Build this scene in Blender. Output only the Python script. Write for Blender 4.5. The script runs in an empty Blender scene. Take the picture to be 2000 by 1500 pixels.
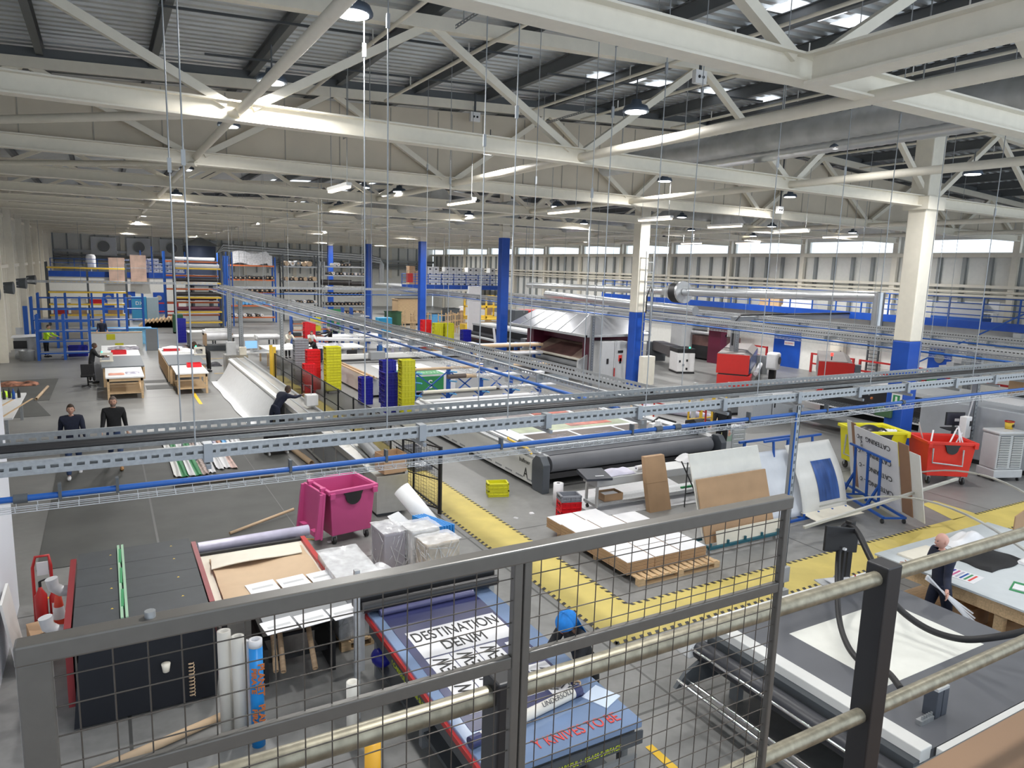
import bpy, math, random
from mathutils import Vector, Matrix, Quaternion
R_=random.Random(7)
sc=bpy.context.scene
COL=sc.collection
# ---------------- camera, world, exposure ----------------
YAW,PITCH,ROLL,FPX,CH=0.522043,0.161142,-0.0312085,1387.998,5.3
_cy,_sy=math.cos(YAW),math.sin(YAW)
_f=Vector((_sy*math.cos(PITCH),_cy*math.cos(PITCH),-math.sin(PITCH)))
_r=Vector((_cy,-_sy,0)); _d=_f.cross(_r)
_c,_s=math.cos(ROLL),math.sin(ROLL)
RIGHT=_c*_r+_s*_d; DOWN=-_s*_r+_c*_d
CAM=Vector((0,0,CH))
cam=bpy.data.cameras.new('camera'); cam.sensor_width=36; cam.lens=FPX/2000*36; cam.clip_start=0.05; cam.clip_end=400
co=bpy.data.objects.new('camera',cam); COL.objects.link(co)
m=Matrix((( RIGHT.x,-DOWN.x,-_f.x,0),(RIGHT.y,-DOWN.y,-_f.y,0),(RIGHT.z,-DOWN.z,-_f.z,CH),(0,0,0,1)))
co.matrix_world=m; sc.camera=co
sc.view_settings.view_transform='Standard'; sc.view_settings.look='None'; sc.view_settings.gamma=1
sc.view_settings.use_curve_mapping=False
sc.view_settings.exposure=-0.05
w=bpy.data.worlds.new('World'); sc.world=w; w.use_nodes=True
w.node_tree.nodes['Background'].inputs[0].default_value=(0.80,0.90,1.0,1)
w.node_tree.nodes['Background'].inputs[1].default_value=1.9
def at(px,py,z=0.0):
    "where the line of sight through a photo point meets height z"
    d=RIGHT*((px-1000)/FPX)+DOWN*((py-750)/FPX)+_f
    return CAM+d*((z-CH)/d.z)
def atx(px,py,X):
    d=RIGHT*((px-1000)/FPX)+DOWN*((py-750)/FPX)+_f
    return CAM+d*(X/d.x)
# ---------------- materials ----------------
MATS={}
def mat(n,c,rough=.55,metal=0.0,noise=.03,scale=6.0,bump=0.0,emit=0.0,alpha=1.0,trans=0.0,coat=0.0,stretch=None):
    if n in MATS: return MATS[n]
    m=bpy.data.materials.new(n); m.use_nodes=True; nt=m.node_tree; N=nt.nodes; L=nt.links
    b=N['Principled BSDF']
    b.inputs['Roughness'].default_value=rough; b.inputs['Metallic'].default_value=metal
    b.inputs['Base Color'].default_value=(*c,1)
    if coat: b.inputs['Coat Weight'].default_value=coat
    if trans: b.inputs['Transmission Weight'].default_value=trans
    if alpha<1: b.inputs['Alpha'].default_value=alpha
    if emit:
        b.inputs['Emission Color'].default_value=(*c,1); b.inputs['Emission Strength'].default_value=emit
    if noise or bump:
        tc=N.new('ShaderNodeTexCoord'); no=N.new('ShaderNodeTexNoise'); no.inputs['Scale'].default_value=scale
        no.inputs['Detail'].default_value=4
        src=tc.outputs['Object']
        if stretch:
            mp=N.new('ShaderNodeMapping'); mp.inputs['Scale'].default_value=stretch; L.new(src,mp.inputs['Vector']); src=mp.outputs['Vector']
        L.new(src,no.inputs['Vector'])
        if noise:
            rp=N.new('ShaderNodeValToRGB'); e=rp.color_ramp.elements
            e[0].position=.3; e[1].position=.7
            e[0].color=(*[max(0,x*(1-noise)) for x in c],1); e[1].color=(*[min(1,x*(1+noise)) for x in c],1)
            L.new(no.outputs['Fac'],rp.inputs['Fac']); L.new(rp.outputs['Color'],b.inputs['Base Color'])
        if bump:
            bu=N.new('ShaderNodeBump'); bu.inputs['Strength'].default_value=bump; bu.inputs['Distance'].default_value=.02
            L.new(no.outputs['Fac'],bu.inputs['Height']); L.new(bu.outputs['Normal'],b.inputs['Normal'])
    MATS[n]=m; return m
cream=mat('cream_paint',(.80,.755,.65),.5)
white=mat('white_paint',(.73,.73,.71),.5,noise=.02)
plast=mat('white_plastic',(.82,.82,.82),.35)
paper=mat('white_paper',(.74,.74,.76),.6,noise=.02)
wallp=mat('white_wall',(.82,.82,.78),.6)
ribg=mat('rib_grey',(.30,.32,.32),.5,.2)
galv=mat('galvanised_steel',(.37,.385,.395),.42,.6,.12,25)
galvl=mat('galvanised_light',(.50,.515,.53),.45,.5,.1,25)
alu=mat('aluminium',(.68,.69,.70),.32,.8)
stainless=mat('stainless',(.55,.54,.51),.3,.85,.05,8,stretch=(1,30,1))
dsteel=mat('dark_steel',(.09,.10,.11),.55,.3)
purl=mat('purlin_grey',(.15,.16,.17),.5,.35)
black=mat('black',(.015,.015,.017),.5)
blackpl=mat('black_plastic',(.02,.02,.022),.35)
gaten=mat('gate_grey_paint',(.105,.098,.088),.38,.15,.05,40)
blue=mat('blue_paint',(.010,.075,.42),.4,0,.12,1.5)
rblue=mat('rack_blue',(.012,.09,.40),.45)
lblue=mat('light_blue',(.12,.40,.75),.5)
bluepipe=mat('blue_pipe',(.01,.09,.36),.4)
orange=mat('rack_orange',(.62,.16,.05),.5)
yellow=mat('yellow_paint',(.75,.50,.05),.5)
ycrate=mat('yellow_crate_plastic',(.62,.60,.02),.45)
rcrate=mat('red_crate_plastic',(.68,.01,.02),.4)
bcrate=mat('blue_crate_plastic',(.01,.012,.30),.4)
gcrate=mat('grey_crate_plastic',(.25,.26,.29),.45)
red=mat('red_paint',(.45,.025,.025),.4)
bred=mat('red_bin_plastic',(.72,.035,.02),.4)
pink=mat('pink_bin_plastic',(.55,.08,.24),.42,noise=.02)
maroon=mat('maroon_paint',(.11,.012,.035),.4)
wood=mat('pine_wood',(.60,.42,.24),.6,0,.18,5,stretch=(1,8,8))
plywood=mat('plywood',(.48,.33,.20),.6,0,.15,4,stretch=(1,8,8))
card=mat('cardboard',(.42,.27,.155),.7,0,.06,3)
kraft=mat('kraft_paper',(.55,.40,.26),.65)
cream2=mat('cream_paper',(.72,.68,.58),.7)
lgrey=mat('light_grey_paint',(.50,.51,.52),.4)
mgrey=mat('mid_grey',(.22,.23,.24),.5)
dgrey=mat('dark_grey_felt',(.085,.09,.10),.75,0,.12,9)
blueboard=mat('grey_bench_top',(.16,.18,.20),.5)
greenp=mat('green_plastic',(.03,.25,.09),.5)
film=mat('stretch_film',(.62,.62,.63),.15,0,.25,7,.6)
lilac=mat('lilac_film',(.48,.46,.58),.25,0,.1)
bglass=mat('blue_glass_table',(.19,.27,.43),.15,0,.08,2,coat=.4)
navy=mat('navy_fabric',(.010,.014,.035),.8,0,.2,20)
dkfab=mat('black_fabric',(.012,.012,.014),.8,0,.2,20)
jeans=mat('denim',(.03,.055,.13),.8,0,.2,30)
skin=mat('skin',(.58,.33,.24),.5,0,.05)
skind=mat('skin_dark',(.16,.075,.045),.5,0,.05)
hairb=mat('hair_brown',(.05,.03,.02),.7,0,.2,50)
hairg=mat('hair_greying',(.16,.12,.10),.7,0,.3,50)
hivis=mat('hi_vis_yellow',(.60,.90,.02),.6)
tan=mat('tan_leather',(.42,.22,.08),.6)
turq=mat('blue_headwrap',(.01,.20,.62),.7,0,.25,10)
purple=mat('navy_print',(.035,.04,.12),.3)
brownp=mat('brown_print',(.10,.075,.065),.45,0,.1,3)
ltblue=mat('pale_blue_film',(.60,.70,.85),.3)
duct=mat('duct_foil',(.46,.47,.47),.45,.35,.12,3)
silver=mat('silver_duct',(.62,.64,.66),.28,.8)
rubber=mat('rubber',(.03,.03,.03),.6)
chrome=mat('chrome',(.8,.8,.8),.12,1)
brass=mat('dirty_galvanised_tube',(.27,.25,.19),.4,.65,.25,30)
beltg=mat('conveyor_belt_grey',(.13,.135,.15),.6,0,.05,3)
txt=mat('black_ink',(.01,.01,.01),.5,noise=0)
txtg=mat('dark_grey_ink',(.06,.06,.07),.5,noise=0)
txtr=mat('red_ink',(.65,.05,.04),.5,noise=0)
txty=mat('yellow_green_ink',(.55,.65,.03),.5,noise=0)
txtw=mat('white_ink',(.85,.85,.85),.5,noise=0)
txto=mat('orange_ink',(.55,.16,.04),.5,noise=0)
steelpost=mat('strut_grey',(.34,.36,.38),.45,.6)
glassm=mat('clear_glass',(.85,.9,.92),.05,0,0,trans=1.0,alpha=.25)
mesh_g=mat('weld_mesh',(.075,.065,.055),.45,.4)
lampglow=mat('lamp_glow',(1.0,.98,1.0),.5,noise=0,emit=14)
warmglow=mat('tube_glow',(1.0,.80,.60),.5,noise=0,emit=5)
rooflit=mat('rooflight_glow',(.93,.96,1.0),.5,noise=0,emit=1.3)
screenb=mat('screen_glow',(.25,.5,.8),.4,noise=0,emit=.8)
screent=mat('screen_tan',(.55,.42,.25),.4,noise=0,emit=.7)
greenled=mat('green_led',(.05,.9,.4),.4,noise=0,emit=3)
redled=mat('red_led',(.95,.04,.03),.4,noise=0,emit=3)
rodm=mat('rod_steel',(.36,.38,.40),.5,.3)
SPLIT={'posts':'post','rails':'rail','brackets':'bracket','couplings':'coupling','hangers':'hanger','uprights':'upright','legs':'leg','strips':'strip','side_frames':'side_frame','blocks':'block','wheels':'wheel','socket_boxes':'socket_box','black_cables':'black_cable','holes':'socket_hole','blue_rolls':'blue_roll','rag':'rag','dark_ends':'dark_end','pipe_runs':'pipe_run','white_top_panels':'white_top_panel','nozzle_row':'nozzle_row','drum':'drum','green_rail':'green_rail','top_rails':'top_rail','lid_windows':'lid_window','sprinkler_heads':'sprinkler_head'}
# ---------------- mesh helpers ----------------
class MB:
    def __init__(s): s.v=[];s.f=[];s.m=[];s.mi=0;s.sm=[]
    def add(s,vs,fs,smooth=False):
        n=len(s.v); s.v+= [tuple(v) for v in vs]
        for f in fs: s.f.append([i+n for i in f]); s.m.append(s.mi); s.sm.append(smooth)
        return s
    def box(s,x0,y0,z0,x1,y1,z1):
        if x0>x1:x0,x1=x1,x0
        if y0>y1:y0,y1=y1,y0
        if z0>z1:z0,z1=z1,z0
        return s.add([(x0,y0,z0),(x1,y0,z0),(x1,y1,z0),(x0,y1,z0),(x0,y0,z1),(x1,y0,z1),(x1,y1,z1),(x0,y1,z1)],
          [(0,3,2,1),(4,5,6,7),(0,1,5,4),(1,2,6,5),(2,3,7,6),(3,0,4,7)])
    def hexa(s,b,t):  # 4 bottom points, 4 top points
        return s.add(list(b)+list(t),[(0,3,2,1),(4,5,6,7),(0,1,5,4),(1,2,6,5),(2,3,7,6),(3,0,4,7)])
    def cyl(s,p0,p1,r,n=12,r2=None,caps=True):
        p0=Vector(p0);p1=Vector(p1);d=(p1-p0)
        if d.length<1e-6: return s
        d.normalize();a=d.orthogonal().normalized();b=d.cross(a);r2=r if r2 is None else r2
        vs=[];
        for i in range(n):
            t=2*math.pi*i/n;q=a*math.cos(t)+b*math.sin(t)
            vs.append(p0+q*r);vs.append(p1+q*r2)
        fs=[(2*i,2*((i+1)%n),2*((i+1)%n)+1,2*i+1) for i in range(n)]
        s.add(vs,fs,True)
        if caps: s.add([vs[2*i] for i in range(n)],[tuple(range(n-1,-1,-1))]); s.add([vs[2*i+1] for i in range(n)],[tuple(range(n))])
        return s
    def pipe(s,p0,p1,r,ri,n=14): # hollow tube
        p0=Vector(p0);p1=Vector(p1);d=(p1-p0).normalized();a=d.orthogonal().normalized();b=d.cross(a);vs=[]
        for i in range(n):
            t=2*math.pi*i/n;q=a*math.cos(t)+b*math.sin(t)
            vs+=[p0+q*r,p1+q*r,p1+q*ri,p0+q*ri]
        fs=[]
        for i in range(n):
            j=(i+1)%n
            for k in range(4): fs.append((4*i+k,4*j+k,4*j+(k+1)%4,4*i+(k+1)%4))
        return s.add(vs,fs,True)
    def tube(s,pts,r,n=8,caps=True):
        pts=[Vector(p) for p in pts];rs=r if isinstance(r,(list,tuple)) else [r]*len(pts)
        vs=[];prev=None
        for i,p in enumerate(pts):
            d=(pts[min(i+1,len(pts)-1)]-pts[max(i-1,0)]).normalized()
            if prev is None: a=d.orthogonal().normalized()
            else:
                a=(prev-d*prev.dot(d))
                a=a.normalized() if a.length>1e-6 else d.orthogonal().normalized()
            prev=a;b=d.cross(a)
            for k in range(n):
                t=2*math.pi*k/n;vs.append(p+(a*math.cos(t)+b*math.sin(t))*rs[i])
        fs=[(i*n+k,i*n+(k+1)%n,(i+1)*n+(k+1)%n,(i+1)*n+k) for i in range(len(pts)-1) for k in range(n)]
        s.add(vs,fs,True)
        if caps: s.add(vs[:n],[tuple(range(n-1,-1,-1))]);s.add(vs[-n:],[tuple(range(n))])
        return s
    def bar(s,p0,p1,w,h,up=(0,0,1)): # rectangular bar along p0-p1
        p0=Vector(p0);p1=Vector(p1);d=(p1-p0).normalized();u=Vector(up)
        if abs(d.dot(u))>.98: u=Vector((0,1,0))
        x=d.cross(u).normalized();y=x.cross(d).normalized();x=x*w/2;y=y*h/2
        return s.hexa([p0-x-y,p0+x-y,p0+x+y,p0-x+y],[p1-x-y,p1+x-y,p1+x+y,p1-x+y])
    def ibeam(s,p0,p1,w,h,t=.02,up=(0,0,1)):
        p0=Vector(p0);p1=Vector(p1);d=(p1-p0).normalized();u=Vector(up)
        x=d.cross(u).normalized();y=x.cross(d).normalized()
        s.bar(p0+y*(h/2-t/2),p1+y*(h/2-t/2),w,t,up);s.bar(p0-y*(h/2-t/2),p1-y*(h/2-t/2),w,t,up);s.bar(p0,p1,t,h-2*t,up);return s
    def prism(s,poly,axis,a,b): # poly in the other two axes (cyclic order kept as given)
        def mk(u,v,w):
            return {'x':(w,u,v),'y':(u,w,v),'z':(u,v,w)}[axis]
        n=len(poly);vs=[mk(u,v,a) for u,v in poly]+[mk(u,v,b) for u,v in poly]
        return s.add(vs,[tuple(range(n-1,-1,-1)),tuple(range(n,2*n))]+[(i,(i+1)%n,n+(i+1)%n,n+i) for i in range(n)])
    def lathe(s,prof,c=(0,0,0),n=20):
        vs=[];k=len(prof)
        for i in range(n):
            t=2*math.pi*i/n
            for r,z in prof: vs.append((c[0]+r*math.cos(t),c[1]+r*math.sin(t),c[2]+z))
        fs=[(i*k+j,((i+1)%n)*k+j,((i+1)%n)*k+j+1,i*k+j+1) for i in range(n) for j in range(k-1)]
        return s.add(vs,fs,True)
    def grid(s,fn,nu,nv,smooth=True):
        vs=[fn(i/nu,j/nv) for i in range(nu+1) for j in range(nv+1)]
        fs=[(i*(nv+1)+j,(i+1)*(nv+1)+j,(i+1)*(nv+1)+j+1,i*(nv+1)+j+1) for i in range(nu) for j in range(nv)]
        return s.add(vs,fs,smooth)
    def sheet(s,fn,nu,nv,t=.01): # closed sheet with thickness t in z
        s.grid(fn,nu,nv); s.grid(lambda u,v:(Vector(fn(u,v))-Vector((0,0,t))),nu,nv)
        for a,b,cst in ((0,1,0),(0,1,1)):
            s.grid(lambda u,v,c=cst:(Vector(fn(u,c))-Vector((0,0,t*v))),nu,1,False); s.grid(lambda u,v,c=cst:(Vector(fn(c,u))-Vector((0,0,t*v))),nv,1,False)
        return s
    def ball(s,c,r,n=12,m=8,sx=1,sy=1,sz=1):
        def fn(u,v):
            a=2*math.pi*u;b=math.pi*(v-.5);return (c[0]+r*sx*math.cos(b)*math.cos(a),c[1]+r*sy*math.cos(b)*math.sin(a),c[2]+r*sz*math.sin(b))
        return s.grid(fn,n,m)
    def pieces(s):
        par=list(range(len(s.v)))
        def f(i):
            while par[i]!=i: par[i]=par[par[i]];i=par[i]
            return i
        for q in s.f:
            for j in q[1:]: par[f(j)]=f(q[0])
        comp={}
        for k,q in enumerate(s.f): comp.setdefault(f(q[0]),[]).append(k)
        L=[]
        for ks in comp.values():
            P=[s.v[i] for k in ks for i in s.f[k]];L.append([ks,[min(p[c] for p in P)-.003 for c in (0,1,2)],[max(p[c] for p in P)+.003 for c in (0,1,2)]])
        ch=True
        while ch and len(L)>1:
            ch=False
            for i in range(len(L)):
                for j in range(i+1,len(L)):
                    if all(L[i][1][c]<=L[j][2][c] and L[j][1][c]<=L[i][2][c] for c in (0,1,2)):
                        L[i]=[L[i][0]+L[j][0],[min(L[i][1][c],L[j][1][c]) for c in (0,1,2)],[max(L[i][2][c],L[j][2][c]) for c in (0,1,2)]];L.pop(j);ch=True;break
                if ch: break
        out=[]
        for ks,_,_ in L:
            m_=MB();ix={}
            for k in sorted(ks):
                fc=[]
                for i in s.f[k]:
                    if i not in ix: ix[i]=len(m_.v);m_.v.append(s.v[i])
                    fc.append(ix[i])
                m_.f.append(fc);m_.m.append(s.m[k]);m_.sm.append(s.sm[k])
            out.append(m_)
        return out
    def obj(s,name,mats,parent=None,bevel=0,solid=0,**props):
        if name in SPLIT and parent is not None:
            pcs=s.pieces()
            for m_ in pcs: o=m_.obj(SPLIT[name] if SPLIT[name] not in SPLIT else SPLIT[name]+'_piece',mats,parent,bevel,solid)
            return o
        me=bpy.data.meshes.new(name); me.from_pydata(s.v,[],s.f)
        if not isinstance(mats,(list,tuple)): mats=[mats]
        for m_ in mats: me.materials.append(m_)
        me.polygons.foreach_set('material_index',s.m); me.polygons.foreach_set('use_smooth',s.sm); me.update()
        o=bpy.data.objects.new(name,me); COL.objects.link(o)
        if parent is not None: o.parent=parent
        if bevel:
            b=o.modifiers.new('b','BEVEL');b.width=bevel;b.segments=2;b.limit_method='ANGLE'
        if solid:
            b=o.modifiers.new('s','SOLIDIFY');b.thickness=solid
        for k,v in props.items(): o[k]=v
        return o
USED={}
def thing(name,label,cat,loc=(0,0,0),rz=0,group=None):
    o=bpy.data.objects.new(name,None);o.empty_display_size=.1;COL.objects.link(o)
    o.location=loc;o.rotation_euler=(0,0,rz);o['label']=label;o['category']=cat
    if group:o['group']=group
    return o
def tag(o,label,cat,group=None,kind=None):
    o['label']=label;o['category']=cat
    if group:o['group']=group
    if kind:o['kind']=kind
    return o
def struct(o,label=None):
    o['kind']='structure'
    if label:o['label']=label
    return o
def B(x0,y0,z0,x1,y1,z1): return MB().box(x0,y0,z0,x1,y1,z1)
def dup(root,loc,rz=None,label=None,group=None):
    r=root.copy();COL.objects.link(r);r.location=loc
    if rz is not None:r.rotation_euler=(0,0,rz)
    if label:r['label']=label
    if group:r['group']=group
    for ch in root.children:
        c=ch.copy();COL.objects.link(c);c.parent=r
        for g in ch.children:
            d=g.copy();COL.objects.link(d);d.parent=c
    return r
ORD=['first','second','third','fourth','fifth','sixth','seventh','eighth','ninth','tenth','eleventh','twelfth','thirteenth','fourteenth','fifteenth','sixteenth','seventeenth','eighteenth','nineteenth','twentieth']
def od(i): return ORD[i] if i<20 else '%s beyond the twentieth'%ORD[(i-20)%20]
def text(s,size,origin,xdir,ydir,m,name='lettering',parent=None,fit=None,th=.002,bold=0):
    cu=bpy.data.curves.new(name,'FONT');cu.body=s;cu.size=size;cu.extrude=th;cu.offset=bold
    o=bpy.data.objects.new(name,cu);COL.objects.link(o)
    dg=bpy.context.evaluated_depsgraph_get();me=bpy.data.meshes.new_from_object(o.evaluated_get(dg))
    bpy.data.objects.remove(o)
    X=Vector(xdir).normalized();Y=Vector(ydir).normalized();Z=X.cross(Y).normalized();O=Vector(origin)
    xs=[v.co.x for v in me.vertices];wd=(max(xs)-min(xs)) or 1;k=(fit/wd if fit else 1);x0=min(xs)
    for v in me.vertices:
        c=v.co.copy();v.co=O+X*((c.x-x0)*k)+Y*c.y+Z*(c.z+th)
    me.materials.clear();me.materials.append(m)
    ob=bpy.data.objects.new(name,me);COL.objects.link(ob)
    if parent is not None:ob.parent=parent
    return ob
# ================= SETTING =================
XL,XR,XRL,YF=-4.6,38.0,35.3,88.0
def floor_mat():
    m=bpy.data.materials.new('concrete');m.use_nodes=True;N=m.node_tree.nodes;L=m.node_tree.links;b=N['Principled BSDF']
    tc=N.new('ShaderNodeTexCoord');n1=N.new('ShaderNodeTexNoise');n1.inputs['Scale'].default_value=.35;n1.inputs['Detail'].default_value=6
    n2=N.new('ShaderNodeTexNoise');n2.inputs['Scale'].default_value=7;n2.inputs['Detail'].default_value=5
    mx=N.new('ShaderNodeMix');mx.inputs[0].default_value=.35
    L.new(tc.outputs['Object'],n1.inputs['Vector']);L.new(tc.outputs['Object'],n2.inputs['Vector'])
    L.new(n1.outputs['Fac'],mx.inputs[2]);L.new(n2.outputs['Fac'],mx.inputs[3])
    r=N.new('ShaderNodeValToRGB');e=r.color_ramp.elements;e[0].position=.32;e[0].color=(.15,.15,.147,1);e[1].position=.66;e[1].color=(.265,.265,.258,1)
    L.new(mx.outputs[0],r.inputs['Fac'])
    # saw-cut joints every 6 m
    br=N.new('ShaderNodeTexBrick');br.offset=0;br.inputs['Scale'].default_value=1;br.inputs['Brick Width'].default_value=6;br.inputs['Row Height'].default_value=6
    br.inputs['Mortar Size'].default_value=.02;br.inputs['Color1'].default_value=(1,1,1,1);br.inputs['Color2'].default_value=(1,1,1,1);br.inputs['Mortar'].default_value=(.35,.35,.35,1)
    L.new(tc.outputs['Object'],br.inputs['Vector'])
    mu=N.new('ShaderNodeMix');mu.data_type='RGBA';mu.blend_type='MULTIPLY';mu.inputs[0].default_value=1
    L.new(r.outputs['Color'],mu.inputs[6]);L.new(br.outputs['Color'],mu.inputs[7]);L.new(mu.outputs[2],b.inputs['Base Color'])
    mr=N.new('ShaderNodeMapRange');mr.inputs[3].default_value=.28;mr.inputs[4].default_value=.5;L.new(n2.outputs['Fac'],mr.inputs[0]);L.new(mr.outputs[0],b.inputs['Roughness'])
    return m
struct(B(XL-1,-3,-.2,XR+1,YF+1,0).obj('floor',floor_mat()),'polished grey concrete factory floor with cut joints')
# walls
def rz(x): return 9.5+.05*(x+2) if x<17 else 10.45-.05*(x-17)
struct(B(XL-.25,-3,0,XL-.05,YF,9.6).obj('wall_left',wallp),'white insulated panel wall on the left')
struct(B(XL-.2,YF+.05,0,XR,YF+.25,10.6).obj('wall_far',wallp),'white panel end wall far away')
wr=MB();wr.box(XR+.05,-3,0,XR+.25,YF,6.8);wr.box(XR+.05,-3,7.45,XR+.25,YF,9.6)
for y in range(0,90,6): wr.box(XR+.05,y-.25,6.8,XR+.25,y+.25,7.45)
struct(wr.obj('wall_right',wallp),'white ribbed panel wall on the right under a clerestory')
k=1
for y in range(0,84,6):
    struct(B(XR+.12,y+.25,6.8,XR+.16,y+5.75,7.45).obj('window_%d'%k,glassm),'clerestory pane under the right eaves, %s from the viewer'%od(k-1));k+=1
# ribs
rb=MB()
for y in [i*1.02+.5 for i in range(85)]: rb.box(XL-.05,y-.05,.0,XL+.08,y+.05,9.4)
rb.box(XL-.05,-3,4.5,XL+.14,YF,4.68);rb.box(XL-.05,-3,7.2,XL+.1,YF,7.35)
struct(rb.obj('trim_1',cream),'cream vertical rails on the left wall')
rb=MB()
for i,y in enumerate([j*1.25+.4 for j in range(70)]): rb.box(XR-.12,y-.09,2.2,XR+.05,y+.09,6.65)
struct(rb.obj('trim_2',ribg),'grey vertical rails on the right wall')
rb=MB();rb.box(XR-.35,-3,6.55,XR+.05,YF,6.75);rb.box(XR-.4,-3,5.05,XR-.12,YF,5.2)
for z in (4.85,4.65): rb.cyl((XR-.3,-3,z),(XR-.3,YF,z),.07,8)
struct(rb.obj('trim_3',cream),'cream horizontal rails and pipes on the right wall')
rb=MB()
for i in range(35): 
    x=XL+.3+i*1.25
    rb.box(x-.07,YF-.1,3.9,x+.07,YF+.05,9.5)
struct(rb.obj('trim_4',ribg),'grey vertical rails on the far wall')
rb=MB()
for x in (2.0,8.2,14.4,20,26,32): rb.box(x-.2,YF-.25,3.6,x+.2,YF-.1,9.6)
for y in range(6,88,6): rb.box(XR-.3,y-.15,0,XR-.1,y+.15,9.4)
for y in range(6,88,6): rb.box(XL+.05,y-.12,0,XL+.4,y+.12,9.4)
struct(rb.obj('trim_5',cream),'cream steel columns standing along the walls')
rb=MB();rb.box(XL,YF-.3,5.6,XR,YF-.15,5.85)
for z in (5.3,5.05,4.8): rb.cyl((XL+.3,YF-.4,z),(XR-.3,YF-.4,z),.09,8)
struct(rb.obj('trim_6',galv),'grey rails and pipes along the far wall')
# near partition on the left
struct(B(-1.62,-2.5,0,-1.37,12.45,6.2).obj('wall_partition',mat('pale_partition',(.72,.74,.80),.6,bump=.1,scale=60)),'pale partition wall beside the platform')
# lower white wall under right mezzanine, with doors
struct(B(XRL,4,0,XRL+.15,46,3.3).obj('wall_under_mezzanine',wallp),'white blockwork wall under the right mezzanine')
def blue_door(n,x,y,axis,w,h,hole,lab):
    d=struct(MB().box(*( (x-.06,y,0,x,y+w,h) if axis=='x' else (x,y-.06,0,x+w,y,h))).obj('door_%d'%n,blue),lab)
    if hole:
        if axis=='x': MB().cyl((x-.09,y+w*.5,h*.74),(x-.06,y+w*.5,h*.74),.24,20).obj('door_window',mgrey,d); B(x-.1,y+.08,.95,x-.06,y+.14,1.2).obj('door_handle',chrome,d)
        else: MB().cyl((x+w*.5,y-.09,h*.74),(x+w*.5,y-.06,h*.74),.24,20).obj('door_window',mat('tan_pane',(.45,.42,.36),.3),d); B(x+.08,y-.1,.95,x+.14,y-.06,1.2).obj('door_handle',chrome,d)
    return d
blue_door(1,XRL,27.6,'x',1.9,2.3,False,'blue double door with a notice on the right wall')
s=B(XRL-.09,28.0,1.3,XRL-.062,28.7,1.55).obj('door_sign',paper,bpy.data.objects['door_1'])
text('NO ENTRY',.13,(XRL-.095,28.65,1.37),(0,-1,0),(0,0,1),txtr,'door_lettering',bpy.data.objects['door_1'],fit=.6)
blue_door(2,XRL,19.0,'x',1.1,2.2,True,'blue single door with a round window under the right mezzanine')
blue_door(3,4.05,76,'y',1.0,2.0,True,'rightmost blue door with a round pane in the far white wall')
blue_door(4,1.55,76,'y',1.0,2.05,True,'middle blue door with a round pane, behind the light blue trolley')
blue_door(5,-.1,76,'y',.9,2.0,True,'leftmost blue door in the far wall, behind the yellow racking')
# far left mezzanine
mz=MB();mz.box(XL+.4,76,3.35,6.9,83,3.5)
struct(mz.obj('ceiling_mezzanine',lgrey),'deck of the far mezzanine')
struct(B(XL+.4,75.85,3.35,6.9,76.0,3.85).obj('trim_7',blue),'blue edge beam of the far mezzanine')
struct(B(XL+.4,76.0,0,6.9,76.15,3.35).obj('wall_offices',wallp),'white office wall under the far mezzanine')
def railing(name,p0,p1,h,m,label,post=1.8,n=3,r=.025):
    t=thing(name,label,'railing',(0,0,0))
    p0=Vector(p0);p1=Vector(p1);L=(p1-p0).length;k=max(1,round(L/post))
    a=MB()
    for i in range(k+1):
        q=p0.lerp(p1,i/k);a.bar(q,q+Vector((0,0,h)),.06,.06)
    a.obj('posts',m,t);a=MB()
    for j in range(n): 
        z=h*(j+1)/n;a.cyl(p0+Vector((0,0,z)),p1+Vector((0,0,z)),r,6)
    a.obj('rails',m,t);return t
railing('mezzanine_railing',(XL+.6,75.95,3.85),(6.9,75.95,3.85),1.1,rblue,'blue railing along the far left mezzanine')
# right mezzanine
struct(B(XRL-.7,4,3.3,XR-.4,46,3.42).obj('ceiling_right_mezzanine',lgrey),'deck of the right mezzanine')
struct(B(XRL-.85,4,3.22,XRL-.7,46,3.58).obj('trim_8',blue),'blue edge beam of the right mezzanine')
railing('mezzanine_railing',(XRL-.78,4,3.58),(XRL-.78,46,3.58),1.05,rblue,'blue railing along the right mezzanine',1.5,4)
# back right mezzanine
struct(B(26,68,3.1,XR-.5,76,3.25).obj('ceiling_back_mezzanine',lgrey),'deck of the back right mezzanine')
struct(B(26,67.85,2.95,XR-.5,68.0,3.4).obj('trim_9',blue),'blue edge beam of the back right mezzanine')
railing('mezzanine_railing',(26,67.95,3.4),(XR-.6,67.95,3.4),1.05,rblue,'blue railing along the back right mezzanine',1.4,4)
# roof sheet, corrugated
rf=MB();pit=.30
ys=[];y=-3.0
while y<YF+.3: ys+= [(y,0),(y+.13,0),(y+.17,.08),(y+.26,.08)];y+=pit
for xa,xb in ((XL-.3,17.0),(17.0,XR+.3)):
    vs=[];
    for (yy,dz) in ys: vs+=[(xa,yy,rz(xa)+dz),(xb,yy,rz(xb)+dz)]
    rf.add(vs,[(2*i,2*i+1,2*i+3,2*i+2) for i in range(len(ys)-1)])
struct(rf.obj('ceiling',mat('roof_sheet',(.58,.60,.61),.40,.6,.06,2)),'corrugated grey metal roof sheeting')
rt=MB()
for xa,xb in ((XL-.3,17.0),(17.0,XR+.3)): rt.add([(xa,-3,rz(xa)+.3),(xb,-3,rz(xb)+.3),(xb,YF+.3,rz(xb)+.3),(xa,YF+.3,rz(xa)+.3)],[(0,1,2,3)])
struct(rt.obj('ceiling_outer',dsteel),'outer skin above the roof sheets')
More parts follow.
